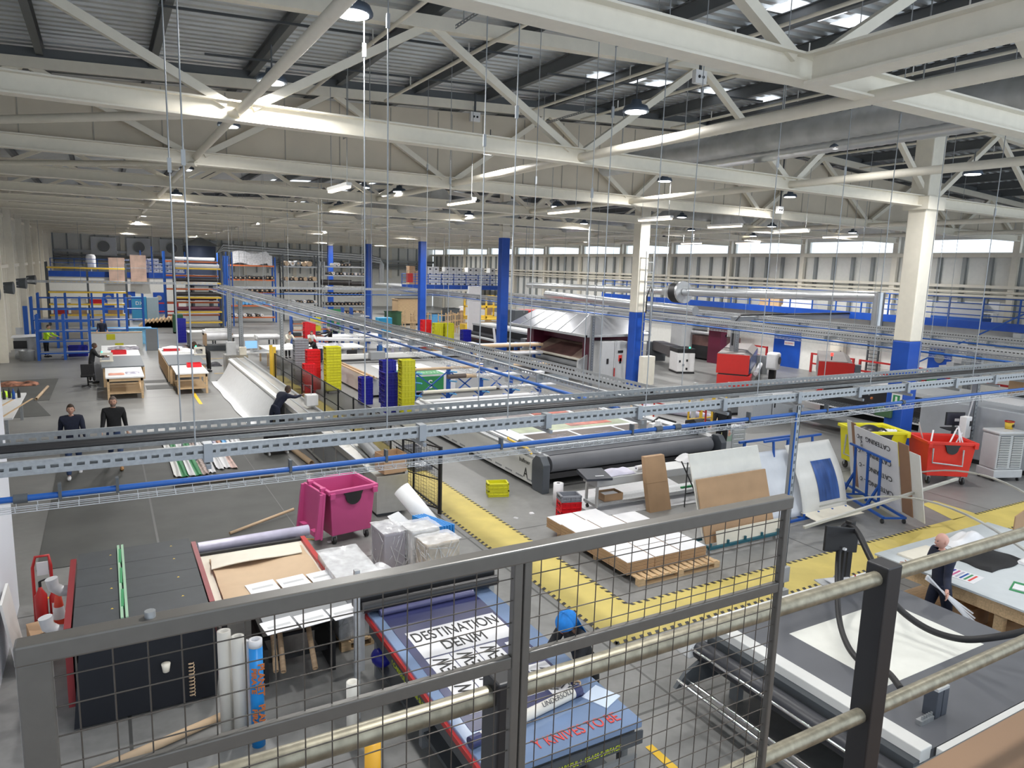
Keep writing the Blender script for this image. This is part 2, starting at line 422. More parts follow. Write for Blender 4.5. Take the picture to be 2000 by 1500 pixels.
# rooflights in strips
def rooflight(xa,xb,y,wd=.85,lab=''):
    o=MB().add([(xa,y-wd/2,rz(xa)-.02),(xb,y-wd/2,rz(xb)-.02),(xb,y+wd/2,rz(xb)-.02),(xa,y+wd/2,rz(xa)-.02)],[(3,2,1,0)]).obj('rooflight',rooflit)
    o.data.update();tag(o,lab,'rooflight','rooflights in the roof');return o
rows=[(9.6,[(10.8,12.3),(12.6,13.2),(14.3,15.8),(16.2,16.8),(18.1,19.6)]),(15.4,[(10.9,12.4),(12.8,14.2),(14.7,16.2),(17,18.4),(19,20.2)])]
for i,(y,xs) in enumerate(rows):
    for j,(a,b) in enumerate(xs): rooflight(a,b,y,.62,'bright rooflight panel, %s from the left in the %s row from the viewer'%(od(j),['nearest','second'][i]))
n=0
for y in (27,33,39,45,51,57,63,69):
    for a in (9,13.5,19,24,29): rooflight(a,a+2.6,y,.7,'distant rooflight strip, %s along the row above bay %s'%(od(int((a-9)//4.5)),od(int((y-27)/6))))
# purlins (along Y)
i=0;x=1.16-2.03*2
while x<XR-1:
    if abs(x-17)>.3:
        o=MB().ibeam((x,-2.5,rz(x)-.17),(x,YF-.5,rz(x)-.17),.13,.3,.018).obj('roof_purlin',purl)
        tag(o,'dark grey steel roof purlin running lengthwise, %s from the left wall'%od(i),'beam','roof purlins')
    x+=2.03;i+=1
for i,(y,xa,xb) in enumerate([(4,-3,3),(8.5,-2,9),(10.5,4,11),(13.5,1,8),(14.5,9,16),(16.2,2,12)]):
    o=MB().bar((xa,y,rz(xa)-.36),(xb,y,rz(xb)-.36),.04,.04).obj('anti_sag_bar',dsteel);tag(o,'thin dark bar tying the purlins, %s from the viewer'%od(i),'bar','bars under the purlins')
# trusses (along X)
CZ=7.42
def truss(y,idx):
    t=thing('roof_truss','white lattice roof truss spanning the hall, %s from the viewer'%od(idx),'truss',(0,y,0),0,'roof trusses')
    x0,x1=XL+.3,XR-.35;dz=(.0 if idx else .12)
    z=CZ+dz
    MB().ibeam((x0,0,z+.12),(x1,0,z+.02),.26,.30,.025).obj('bottom_chord',cream,t)
    tc=MB();tc.bar((x0,0,rz(x0)-.48),(17,0,rz(17)-.48),.2,.22);tc.bar((17,0,rz(17)-.48),(x1,0,rz(x1)-.48),.2,.22);tc.obj('top_chord',cream,t)
    js=[-4.2,1.95,8.2,14.4,20.2,26.3,32.4,37.4]
    if idx==0: js=[-4.2,1.0,7.05,13.4,20.2,26.3,32.4,37.4]
    for a,b in zip(js[:-1],js[1:]):
        mid=(a+b)/2
        for p in (a,b):
            d=.18 if p<mid else -.18
            MB().bar((p+d,0,z+.2),(mid,0,rz(mid)-.5),.13,.13).obj('diagonal',cream,t)
    return t
for i in range(14): truss(6*(i+1) - (.15 if i==0 else 0),i)
# white panelled upstand with dark girder above (bay line at 18 m)
up=MB();up.prism([(XL+.1,7.55),(XR-.3,7.4),(XR-.3,rz(XR-.3)-.75),(17,rz(17)-.62),(XL+.1,rz(XL)-.62)],'y',18.22,18.32)
struct(up.obj('wall_smoke_curtain',mat('cream_panels',(.66,.59,.48),.6,noise=.07,scale=1)),'cream panelled smoke curtain wall across the roof space')
sm=MB()
for i in range(32):
    x=XL+.6+i*1.33; sm.box(x-.012,18.205,7.6,x+.012,18.222,rz(x)-.66)
struct(sm.obj('trim_10',mat('seam',(.42,.39,.33),.6)),'thin seams of the roof curtain panels')
for (ya,nm) in ((18.05,'nearer'),(54,'farther')):
    o=MB().bar((XL+.2,ya,rz(XL)-.38),(17,ya,rz(17)-.38),.14,.42).bar((17,ya,rz(17)-.38),(XR-.3,ya,rz(XR)-.38),.14,.42).obj('roof_girder',purl);tag(o,'dark steel girder under the roof sheets, the %s one'%nm,'beam')
# longitudinal ties
for i,(x,y0,y1,r,z) in enumerate([(1.95,-2,84,.068,7.55),(8.3,-2,84,.085,7.5),(14.4,-2,84,.085,7.48),(26.3,6,84,.09,7.4),(32.4,6,84,.09,7.4)]):
    o=MB().cyl((x,y0,z),(x,y1,z),r,14).obj('roof_tie',cream);tag(o,'long cream tube tying the trusses lengthwise, %s from the left wall'%od(i),'tube','lengthwise roof tubes')
o=MB().ibeam((7.05,-2,7.6),(7.05,5.7,7.6),.28,.34,.03).obj('roof_beam',cream);tag(o,'heavy cream beam joining the nearest truss at upper right','beam')
# diagonal wind braces seen overhead
for i,(p,q,r) in enumerate([((-4.2,5.9,7.5),(1.95,0.2,7.55),.09),((1.95,11.9,7.5),(-4.3,18,7.5),.07),((1.95,17.9,7.4),(-4.3,24,7.5),.06)]):
    o=MB().cyl(p,q,r,12).obj('wind_brace',cream);tag(o,'slanting cream wind brace tube, %s from the viewer'%od(i),'brace','wind braces')
# sprinkler pipes lengthwise
for i,x in enumerate((4.4,6.3,10.2,12.2,15.6,18.4,22.4,25)):
    a=MB();a.cyl((x,-2,rz(x)-.62),(x,17.7,rz(x)-.62),.035,8)
    o=a.obj('sprinkler_pipe',cream);tag(o,'thin white sprinkler pipe under the roof, %s from the left'%od(i),'pipe','sprinkler pipes')
    s=MB()
    for y in (4,7,10,13,16): s.cyl((x,y,rz(x)-.62),(x,y,rz(x)-.40),.014,6);s.cyl((x,y,rz(x)-.66),(x,y,rz(x)-.60),.022,8)
    s.obj('sprinkler_heads',white,o)
# columns in the row X=20
for i in range(6):
    y=12.05*(i+1)-.0
    ft=3.6 if i<2 else 7.0
    lab=['thick blue and white steel column, first aid sign on it','white column with blue foot, ladder frame and cream boxes on it'][i] if i<2 else 'tall blue painted column, %s from the viewer among the all-blue ones'%od(i-2)
    t=thing('column',lab,'column',(20.0,y,0),0,'columns of the central row')
    h=.29 if i==0 else (.26 if i==1 else .25)
    a=B(-h,-h*.9,ft,h,h*.9,10.0);a.obj('shaft',cream,t,bevel=.03)
    B(-h-.003,-h*.9-.003,0,h+.003,h*.9+.003,ft).obj('painted_foot',blue,t,bevel=.03)
    if i==0:
        p=B(-h-.03,-.22,1.75,-h-.005,.08,2.12).obj('sign',paper,t)
        B(-h-.04,-.17,1.8,-h-.03,.03,2.04).obj('green_panel',greenp,p)
        B(-h-.045,-.10,1.85,-h-.04,-.04,2.0).obj('white_cross',paper,p)
        B(-h-.12,.0,1.35,-h-.005,.5,1.62).obj('first_aid_box',mat('olive_box',(.05,.12,.06),.5),t,bevel=.02)
        B(-.4,-.36,7.25,.4,.36,7.6).obj('collar',cream,t)
    if i==1:
        l=MB()
        for yy in (-.45,):
            for xx in (-.05,.35): l.bar((xx,yy,.6),(xx,yy,6.2),.04,.04)
            for q in range(14): l.bar((-.05,yy,.7+q*.42),(.35,yy,.7+q*.42),.03,.03)
        l.obj('ladder_frame',galv,t)
        B(-.1,-.72,.5,.55,-.42,1.75).obj('control_box',cream,t,bevel=.01)
        MB().tube([(.05,-.5,3.6),(-.02,-.6,4.3),(.12,-.62,4.75),(.3,-.6,4.4),(.3,-.55,1.8)],.03).obj('cable_loop',black,t)
# ducts
dd=thing('insulated_duct','big grey foil wrapped duct hanging under the roof on the right','duct')
def ridged(m,x,z,y0,y1,r,step):
    pts=[];y=y0
    prof=[]
    while y<y1: prof.append((r,y));prof.append((r*1.05,y+step*.45));prof.append((r,y+step*.9));y+=step
    n=20;k=len(prof);vs=[]
    for i in range(n):
        t=2*math.pi*i/n
        for rr,yy in prof: vs.append((x+rr*math.cos(t),yy,z+rr*math.sin(t)))
    m.add(vs,[(i*k+j,((i+1)%n)*k+j,((i+1)%n)*k+j+1,i*k+j+1) for i in range(n) for j in range(k-1)],True)
a=MB();ridged(a,12.8,8.28,-1,17.2,.26,.22);a.cyl((12.8,-1,8.28),(12.8,17.22,8.28),.25,20);a.obj('main_duct',duct,dd)
a=MB();ridged(a,13.1,8.0,-1,14,.15,.2);a.obj('spiral_duct',silver,dd)
a=MB()
for y in (2,5,8,11,14,16.5): a.bar((12.8,y,8.52),(12.8,y,rz(13)-.1),.02,.02)
a.obj('hangers',galv,dd)
for i,(x,y0,y1,z,r) in enumerate([(11.5,26,52,7.9,.4),(17,30,58,8.0,.45),(24,22,50,7.9,.4)]):
    o=MB().cyl((x,y0,z),(x,y1,z),r,18).obj('roof_duct',duct);tag(o,'round grey duct between far trusses, %s from the left'%od(i),'duct','far roof ducts')
# silver ducts at right
dr=thing('silver_extract_duct','shiny silver extract duct with a cone fan in front of the right wall','duct')
MB().cyl((30,50,4.0),(30,33.6,4.2),.22,18).cyl((30,31.9,4.25),(30,19.6,4.55),.24,18).cyl((30,19.6,4.75),(30,19.6,2.6),.24,18).obj('duct_run',silver,dr)
MB().cyl((30,33.7,4.2),(30,32.7,4.2),.24,20,.62).obj('cone',silver,dr)
MB().cyl((30,32.7,4.2),(30,32.1,4.2),.64,20).obj('fan_housing',black,dr);MB().cyl((30,32.1,4.2),(30,31.95,4.22),.66,20).obj('flange',silver,dr)
o=MB().cyl((26.2,41.2,3.63),(26.2,27,3.45),.24,18).obj('silver_supply_duct',silver);tag(o,'long silver duct above the steel hood','duct')
# ================= LIGHTS =================
lp=None;lampn=0
def highbay(x,y,z,lab,power=170,big=True):
    global lp
    if lp is None:
        t=thing('high_bay_lamp',lab,'lamp',(x,y,z),0,'high bay lamps')
        MB().lathe([(0,.16),(.08,.16),(.1,.08),(.19,.06),(.22,0),(.22,-.03),(.17,-.03)],n=20).obj('housing',mat('lamp_grey_blue',(.10,.13,.18),.5,.4),t)
        MB().cyl((0,0,-.04),(0,0,-.015),.175,20).obj('lens',lampglow,t)
        MB().cyl((0,0,.15),(0,0,.5),.012,6).obj('hook',dsteel,t)
        la=bpy.data.lights.new('lamp_light','AREA');la.shape='DISK';la.size=.34;la.energy=power;la.color=(1,.985,.96);la.spread=math.radians(165)
        lo=bpy.data.objects.new('lamp_light',la);COL.objects.link(lo);lo.parent=t;lo.location=(0,0,-.06)
        lp=t;return t
    return dup(lp,(x,y,z),0,lab,'high bay lamps')
near=[(688,22),(531,157),(447,244),(1242,215),(957,297),(1641,286),(1298,352),(1543,383),(1900,338),(365,330),(711,365)]
for i,(px,py) in enumerate(near):
    p=at(px,py,7.95);highbay(p.x,p.y,7.95,['brightest high bay lamp at the top, left of centre','lit high bay lamp just below the ceiling edge, beside the long cream tube','lit lamp under the joint of the second truss at left','round lit lamp right of centre below the roof edge','small blue tinged lamp at the middle of the cream panels','lit lamp in front of the big grey duct','lamp hanging below the duct end','blue edged lamp below the middle of the duct','lit lamp right of the thick white column top','lit lamp beside the two long near rods','small lamp above the blue columns, left of centre'][i])
k=0
rowsx=[2.4,8.2,14.4,20.9,26.9,32.6]
for j,x in enumerate(rowsx):
    for i,y in enumerate((2.5,22,30,38,46,54,62,70,78) if j<2 else (3,22.5,29,37,45,53,61,69,77)):
        if j==0 and i==1: continue
        highbay(x+R_.uniform(-.3,.3),y+R_.uniform(-.8,.8),7.6,'small distant high bay lamp, %s along the %s row from the left'%(od(i),od(j)))
farl=bpy.data.lights['lamp_light'].copy();farl.energy=330
for o in sc.objects:
    if o.type=='LIGHT' and o.parent and o.parent.location.y>20: o.data=farl
for i,(px,py) in enumerate([(1100,413),(1279,428),(1415,442),(1545,452),(662,368),(900,395),(1640,462),(1350,475),(1460,474)]):
    p=at(px,py,6.9);t=thing('tube_lamp','warm glowing tube lamp hung below the roof, %s of its kind'%od(i),'lamp',p,0,'warm tube lamps')
    B(-.06,-.75,.0,.06,.75,.07).obj('housing',white,t);B(-.045,-.72,-.045,.045,.72,0).obj('tube',warmglow,t)
    MB().cyl((0,-.6,.07),(0,-.6,2.2),.008,5).cyl((0,.6,.07),(0,.6,2.2),.008,5).obj('hangers',galv,t)
# ================= CABLE TRAYS AND RODS =================
def slotrail(a,x0,x1,y,z0,z1,t=.004,pit=.10,slot=.062,axis='x'):
    h=(z1-z0)
    def bx(u0,u1,w0,w1):
        if axis=='x': a.box(u0,y-t/2,w0,u1,y+t/2,w1)
        else: a.box(y-t/2,u0,w0,y+t/2,u1,w1)
    bx(x0,x1,z0,z0+h*.38);bx(x0,x1,z0+h*.62,z1)
    u=x0
    while u<x1: bx(u,min(u+pit-slot,x1),z0+h*.38,z0+h*.62);u+=pit
TZ=3.5
t=thing('cable_tray','long galvanised slotted cable tray crossing the whole picture','cable tray',(0,0,0))
X0,X1=-1.33,27
a=MB();ya=7.93
slotrail(a,X0,X1,ya,TZ,TZ+.12);a.box(X0,ya-.30,TZ-.02,X1,ya-.295,TZ+.012);a.box(X0,ya-.31,TZ-.03,X1,ya,TZ-.022)
a.box(X0,ya-.012,TZ+.115,X1,ya+.012,TZ+.125);a.obj('upper_tray',galv,t)
a=MB()
for dy,r in ((.05,.022),(.11,.018),(.17,.024),(.23,.016)): a.cyl((X0,ya-dy,TZ+.01),(X1,ya-dy,TZ+.01),r,6)
a.obj('black_cables',black,t)
a=MB();yb=7.28;zb=3.42
slotrail(a,X0,X1,yb,zb-.03,zb+.09);a.box(X0,yb,zb+.085,X1,yb+.045,zb+.095);a.box(X0,yb-.02,zb+.02+.07,X1,yb,zb+.1);a.box(X0,yb,zb-.035,X1,yb+.045,zb-.028);a.box(X0,yb+.05,zb-.03,X1,yb+.055,zb+.06)
a.obj('lower_busbar',galv,t)
a=MB();x=-.6;bi=0
for px in (377,753,984,1157,1322,1470,1592,1692,1792,1875,1947):
    p=at(px,860-.0675*px,zb);a.box(p.x-.035,yb-.035,zb-.07,p.x+.045,yb+.09,zb+.115);a.box(p.x-.02,yb-.1,zb-.12,p.x+.02,ya+.05,zb-.08)
a.obj('brackets',steelpost,t)
bp=MB();zb2=3.27;yb2=6.98
bp.cyl((X0,yb2,zb2),(X1,yb2,zb2),.026,12)
o=bp.obj('air_pipe',bluepipe);tag(o,'bright blue compressed air pipe slung under the crossing tray','pipe')
cl=MB()
for px,n in ((65,.10),(1180,.1),(1215,.1),(1950,.1),(1920,.09),(1650,.07)):
    p=at(px,905-.085*px,zb2);cl.cyl((p.x-n/2,yb2,zb2),(p.x+n/2,yb2,zb2),.04,10)
for px in (130,225,518,685,890,1130,1350,1500): 
    p=at(px,905-.085*px,zb2);cl.box(p.x-.012,yb2-.035,zb2-.035,p.x+.012,yb2+.035,zb2+.1)
cl.obj('couplings',dsteel,o)
def basket(x0,x1,y,z,axis='x',wd=.12):
    a=MB()
    def P(u,v,w): return (u,y+v,z+w) if axis=='x' else (y+v,u,z+w)
    for v in (0,wd/2,wd): a.bar(P(x0,v,0),P(x1,v,0),.006,.006)
    for v in (0,wd): a.bar(P(x0,v,.05),P(x1,v,.05),.006,.006)
    u=x0
    while u<x1: a.bar(P(u,0,.05),P(u,0,0),.005,.005);a.bar(P(u,0,0),P(u,wd,0),.005,.005);a.bar(P(u,wd,0),P(u,wd,.05),.005,.005);u+=.15
    return a
tag(basket(X0,X1,6.85,3.19).obj('wire_basket',galvl),'narrow wire basket tray under the blue pipe','wire basket')
# hanging rods near tray
def rod(x,y,z0,lab,r=.009,turn=True):
    a=MB();zt=rz(x)-.1;a.cyl((x,y,z0),(x,y,zt),r,6)
    if turn:
        zc=z0+(zt-z0)*(.58+.12*math.sin(x*5+y));a.box(x-.018,y-.012,zc-.07,x+.018,y+.012,zc+.07)
    o=a.obj('hanging_rod',rodm);tag(o,lab,'rod','rods holding the cable trays')
for i,(px,yy) in enumerate([(354,8.0),(380,7.35),(713,8.0),(756,7.35),(934,8.0),(992,7.35),(1168,8.0),(1262,7.35),(1330,8.0),(1480,7.35),(1608,8.0),(1700,7.35),(1790,8.0),(1900,7.35)]):
    p=at(px,862-.0675*px,3.45);rod(p.x*(yy/p.y),yy,3.35,'galvanised rod holding the crossing tray, %s from the left'%od(i),.0075)
# second tray, lengthwise, meeting the first
def long_tray(x,y0,y1,z,lab,bas=True,pipe=True,rods=4.0,rlab=''):
    t=thing('cable_tray',lab,'cable tray',(0,0,0))
    a=MB();slotrail(a,y0,y1,x,z,z+.12,axis='y');slotrail(a,y0,y1,x-.3,z,z+.12,axis='y');a.box(x-.3,y0,z-.01,x,y1,z);a.obj('tray',galvl,t)
    a=MB();slotrail(a,y0,y1,x-.5,z-.12,z,axis='y');a.box(x-.56,y0,z-.01,x-.5,y1,z);a.obj('busbar',galvl,t)
    a=MB();a.cyl((x-.15,y0,z+.04),(x-.15,y1,z+.04),.04,6);a.obj('cables',black,t)
    a=MB();y=y0+.5
    while y<y1: a.box(x-.62,y-.02,z-.16,x+.05,y+.02,z-.02);y+=2.0
    a.obj('brackets',steelpost,t)
    if pipe:
        o=MB().cyl((x-.75,y0,z-.15),(x-.75,y1,z-.15),.03,8).obj('air_pipe',bluepipe);tag(o,'blue air pipe beside the '+lab,'pipe')
    if bas: tag(basket(y0,y1,x-1.0,z-.25,'y',.2).obj('wire_basket',galvl),'wire basket running beside the '+lab,'wire basket')
    if rods:
        y=y0+1.2;i=0
        while y<y1:
            rod(x+(.02 if i%2 else -.55),y,z,'thin rod, %s along the %s'%(od(i),lab),.007,y<30);y+=rods;i+=1
long_tray(7.12,7.95,52,TZ,'tray running away at middle of the hall',rods=2.6)
long_tray(21.6,5,58,TZ-.1,'tray running past the ladder column',rods=2.9)
long_tray(27.8,7,50,TZ-.2,'tray running in front of the silver ducts',bas=False,rods=3.4)
def cross_tray(x0,x1,y,z,lab,rods=2.2):
    t=thing('cable_tray',lab,'cable tray');a=MB();slotrail(a,x0,x1,y,z,z+.14,pit=.3,slot=.2);slotrail(a,x0,x1,y+.3,z,z+.14,pit=.3,slot=.2);a.box(x0,y,z-.01,x1,y+.3,z);a.obj('tray',galvl,t)
    x=x0+.8;i=0
    while x<x1: rod(x,y+.1,z,'thin far rod, %s along the %s'%(od(i),lab),.011,False);x+=rods;i+=1
cross_tray(-4.3,7.2,56,3.45,'far tray crossing from the left wall')
cross_tray(7.2,26,51,3.4,'far tray crossing by the roll racks',1.5)
o=MB().cyl((7,49,3.15),(22,49,3.15),.035,8).obj('air_pipe',bluepipe);tag(o,'thin blue pipe crossing far away in front of the blue columns','pipe')
# strut posts
def post(px,py,h,lab,w=.08,base=None):
    p=base or at(px,py);t=thing('strut_post',lab,'post',(p.x,p.y,0),0,None)
    a=MB();a.box(-w/2,-w/2,0,w/2,-w/2+.01,h);a.box(-w/2,-w/2,0,-w/2+.01,w/2,h);a.box(w/2-.01,-w/2,0,w/2,w/2,h);a.obj('channel',steelpost,t)
    a=MB();z=.1
    while z<h: a.box(-.012,-w/2-.003,z,.012,-w/2,z+.05);z+=.12
    a.obj('slots',dsteel,t);a=B(-w/2-.03,-w/2-.03,0,w/2+.03,w/2+.03,.012);a.obj('base_plate',galv,t);return t
pp=post(0,0,3.4,'slotted strut post dropping from the crossing tray, by the yellow walkway',.085,Vector((8.98,6.98,0)))
MB().box(-.09,-.11,.62,.06,-.045,.86).box(-.08,-.13,.28,.05,-.045,.5).obj('socket_boxes',lgrey,pp)
MB().tube([(-.075,-.06,3.3),(-.085,-.06,1.2),(-.08,-.06,.8)],.014).obj('blue_hose',bluepipe,pp)
for i,(px,py,h) in enumerate([(450,693,3.5),(472,690,3.5)]): post(px,py,h,'pair of tall strut posts by the head of the steel conveyor, the %s'%['left','right'][i],.22)
post(0,0,3.4,'strut post behind the red crate stack',.14,Vector((7.1,34,0)))
post(1428,748,3.3,'big grey post holding the bent tray beside the red printer',.3)
post(0,0,3.3,'strut post standing over the maroon printer',.15,Vector((19.2,26.2,0)))
post(0,0,3.3,'strut post behind the air cooler',.15,Vector((21.7,10.9,0)))
post(0,0,3.2,'strut post right of the door with the round window',.2,Vector((27.6,14.2,0)))
post(0,0,3.2,'strut post against the door wall, right of the bins',.2,Vector((27.9,12.2,0)))
a=MB().tube([(-4.3,16,2.7),(-4.3,40,2.9)],.05);o=a.obj('wall_pipe',galvl);tag(o,'grey service pipe along the left wall','pipe')
# ================= FOREGROUND PLATFORM, RAIL, GATE =================
PZ=3.1
struct(MB().box(-1.3,-2.5,PZ-.25,9,1.62,PZ-.02).obj('floor_platform',dsteel),'steel edge of the viewing platform')
struct(B(-1.3,-2.5,PZ-.02,9,1.60,PZ).obj('floor_platform_boards',mat('brown_board',(.22,.135,.08),.6,bump=.1,scale=3)),'brown boards of the viewing platform')
hr=thing('handrail','scaffold tube handrail with black posts along the platform edge','handrail',(0,1.5,0))
MB().cyl((-1.3,0,4.19),(8.8,0,4.19),.028,16).obj('top_tube',brass,hr)
MB().cyl((-1.3,0,3.625),(8.8,0,3.625),.028,16).obj('lower_tube',brass,hr)
for x in (.87,2.515,4.4,6.3): B(x-.045,-.045,PZ,x+.045,.045,4.245).obj('post',black,hr,bevel=.006)
gt=thing('mesh_gate','dark grey framed mesh gate leaning over the handrail','gate',(0,1.3,0))
gx0,gx1=-.155,1.675;gz1=4.685;fw=.022
fr=MB();rw=.036;fr.box(gx0,-fw/2-.008,gz1-rw,gx1,fw/2+.008,gz1)
fr.box(gx0,-fw/2,3.25,gx0+.05,fw/2,gz1-rw);fr.box(gx1-.018,-fw/2,3.25,gx1,fw/2,gz1-rw);
fr.obj('outer_frame',gaten,gt,bevel=.004)
MB().box(.765,-fw/2,3.25,.787,fw/2,gz1-rw).obj('centre_post',gaten,gt,bevel=.003);MB().box(.791,-fw/2,3.25,.811,fw/2,gz1-rw).obj('centre_post',gaten,gt,bevel=.003)
MB().box(gx0+.05,-fw/2+.002,4.395,.765,fw/2-.002,4.425).box(.811,-fw/2+.002,4.395,gx1-.018,fw/2-.002,4.425).obj('middle_bar',gaten,gt,bevel=.003)
MB().box(gx0+.05,-fw/2,3.25,.765,fw/2,3.3).box(.811,-fw/2,3.25,gx1-.018,fw/2,3.3).obj('bottom_bar',gaten,gt)
mg=MB()
def wires(a,x0,x1,z0,z1,dx,dz):
    x=x0+dx*.6
    while x<x1: a.cyl((x,0.004,z0),(x,.004,z1),.0014,6,caps=False);x+=dx
    z=z1-dz*.7
    while z>z0: a.cyl((x0,0,z),(x1,0,z),.0014,6,caps=False);z-=dz
wires(mg,gx0+.05,.765,3.3,gz1-rw,.0535,.0535);wires(mg,.811,gx1-.018,3.3,gz1-rw,.0535,.0535)
mg.obj('mesh_infill',mesh_g,gt)
a=MB();
for x in (0.04,): a.cyl((x,0,gz1),(x,0,gz1+.012),.009,10)
a.obj('screw',galv,gt)
for i,px in enumerate((710,940)):
    p=at(px,1125 if px<800 else 1065,4.7)
# yellow walkway markings
yb_=mat('walkway_yellow',(.56,.45,.12),.55,noise=.10,scale=2)
def walkway(poly,lab):
    o=MB().add([(x,y,.004) for x,y in poly],[tuple(range(len(poly)))]).obj('floor_walkway',yb_);struct(o,lab);return o
walkway([(6.13,7.42),(7.11,8.36),(7.11,34),(6.13,34)],'yellow walkway strip running away beside the black fence')
walkway([(6.13,7.42),(30,7.42),(30,8.36),(7.11,8.36)],'yellow walkway strip crossing towards the right')
walkway([tuple(at(a_,b_))[:2] for a_,b_ in ((1800,985),(1862,1016),(1905,1003),(1825,978))],'yellow walkway spur behind the leaning boards')
dsh=MB()
def dashes(x0,y0,x1,y1,side):
    d=Vector((x1-x0,y1-y0,0));L=d.length;d/=L;n=Vector((-d.y,d.x,0))*side;q=0
    while q<L:
        p=Vector((x0,y0,.008))+d*q;dsh.add([p,p+d*.07,p+d*.10+n*.07,p+d*.03+n*.07],[(0,1,2,3)]);q+=.15
dashes(6.13,7.42,6.13,30,-1);dashes(7.11,8.36,7.11,30,1);dashes(7.11,8.36,15.4,8.36,-1);dashes(6.13,7.42,30,7.42,1);dashes(17.3,8.36,30,8.36,-1)
struct(dsh.obj('floor_dashes',black),'black dashes edging the yellow walkway')
ym=MB()
for p,q,w_ in [((3.0,4.3),(5.15,4.3),.1),((5.1,4.3),(5.1,5.5),.1),((3.5,17.6),(4.5,17.6),.08),((2.9,28),(2.9,31),.12),((4.3,41),(6,41),.1),((4.3,38),(6,38),.1),((4.3,35.5),(6,35.5),.12),((6.3,34),(6.3,45),.1)]:
    d=Vector((q[0]-p[0],q[1]-p[1],0)).normalized();n=Vector((-d.y,d.x,0))*w_/2;P_=Vector((*p,.006));Q_=Vector((*q,.006))
    ym.add([P_-n,Q_-n,Q_+n,P_+n],[(0,1,2,3)])
struct(ym.obj('floor_lines',mat('line_yellow',(.80,.50,.03),.5)),'single yellow floor lines')
# big floor mats
def floor_mat_obj(poly,lab,m,z=.012):
    o=MB().add([(x,y,z) for x,y in poly]+[(x,y,0.001) for x,y in poly],[tuple(range(len(poly)))]+[(i,len(poly)+i,len(poly)+(i+1)%len(poly),(i+1)%len(poly)) for i in range(len(poly))]).obj('floor_mat',m);tag(o,lab,'mat');return o
mm=mat('black_matting',(.078,.080,.076),.62,noise=.16,scale=1.2,bump=.05)
mo=floor_mat_obj([(-1.24,13.75),(3.3,13.75),(4.2,17.6),(4.15,23.3),(-1.24,23.3)],'very large dark grey matting laid over the open floor',mm)
a=MB();a.box(.62,13.8,.012,.66,23.2,.0145);a.box(3.1,13.8,.012,3.12,23.2,.0145);a.box(-1.2,18.4,.012,3.8,18.43,.0145);a.obj('seams',mat('dusty_seam',(.16,.16,.16),.7),mo)
floor_mat_obj([(-4.2,27.6),(-1.75,27.6),(-2.35,30.6),(-1.95,30.6),(-1.9,36.0),(-4.2,36.0)],'smaller dark matting near the left wall',mm)
for i,(x0,y0,x1,y1) in enumerate([(1.3,33.6,2.3,34.3),(1.3,31.9,2.3,32.9),(4.1,32.2,5.6,33.4)]): floor_mat_obj([(x0,y0),(x1,y0),(x1,y1),(x0,y1)],'dark standing mat by the sewing tables, %s from the left'%od(i),mm)
# ================= NEAR AND MIDDLE OBJECTS =================
def castors(t,x0,y0,x1,y1,r=.05,m=rubber,h=None):
    h=h or 2*r+.03
    for x in (x0,x1):
        for y in (y0,y1):
            MB().cyl((x-.02,y,r),(x+.02,y,r),r,14).bar((x,y,r),(x,y,h),.03,.03).obj('castor',m,t)
# ---- stainless conveyor bench
t=thing('steel_conveyor_bench','very long stainless steel bench with grey panelled side, running away','bench',(4.76,13.84,0))
W=.70;L=20.2
B(0,0,.08,W,.75,.90).obj('end_cabinet',stainless,t,bevel=.006)
a=MB();a.box(0,.75,.78,W,L,.9);a.box(0,.75,.08,.03,L,.12);
for i in range(18): a.box(-.005,.75+i*1.14,.08,.03,.79+i*1.14,.9)
a.obj('frame',stainless,t)
B(.03,.8,.12,.05,L,.78).obj('side_panels',mgrey,t)
B(.62,0,.9,.70,L,.97).box(.03,.1,.9,.05,L,.93).obj('top_lip',galvl,t) if False else MB().box(.63,.0,.9,.70,L,.96).box(.0,.8,.9,.03,L,.925).box(.3,1,.9,.36,L,.915).obj('top_rails',galvl,t)
for i,y in enumerate((.1,5,10,15,20)): B(.05,y,0,.6,y+.1,.08).obj('foot',dsteel,t)
cb=thing('cardboard_box','open cardboard box on the near end of the steel bench','box',(5.12,13.98,.965),.12)
def open_box(t,w,d,h,m=card,th=.008,flaps=False):
    a=MB();a.box(-w/2,-d/2,0,w/2,d/2,th);a.box(-w/2,-d/2,0,-w/2+th,d/2,h);a.box(w/2-th,-d/2,0,w/2,d/2,h);a.box(-w/2+th,-d/2,th,w/2-th,-d/2+th,h);a.box(-w/2+th,d/2-th,th,w/2-th,d/2,h);a.obj('carton',m,t)
open_box(cb,.52,.45,.40)
t=thing('film_roll','dark bundled roll lying on the steel bench behind the open box','roll',(5.2,15.7,.93));MB().cyl((-.12,-.9,.12),(.05,.9,.12),.10,14).cyl((.08,-.8,.09),(.2,.7,.09),.07,12).obj('roll_body',mgrey,t);MB().cyl((-.12,-.93,.12),(-.12,-.90,.12),.04,10).obj('core',black,t)
# ---- white draped fabric along the bench
t=thing('white_fabric_drape','long white fabric draped from the bench side down to the floor','fabric')
def dr_(u,v):
    y=22.8+u*10.2;q=v
    z=.98*(1-min(1,q*1.25))**1.2+.012*math.sin(u*40+q*3)*q+.02*(q>.0); x=4.70-.05-.80*q**1.3-.02*q*math.sin(u*23)
    return (x,y,max(z,.03))
MB().sheet(dr_,60,12,.012).obj('draped_sheet',mat('white_cloth',(.72,.73,.74),.75),t);B(4.58,22.8,.93,4.74,33,1.0).obj('top_edge',white,t)
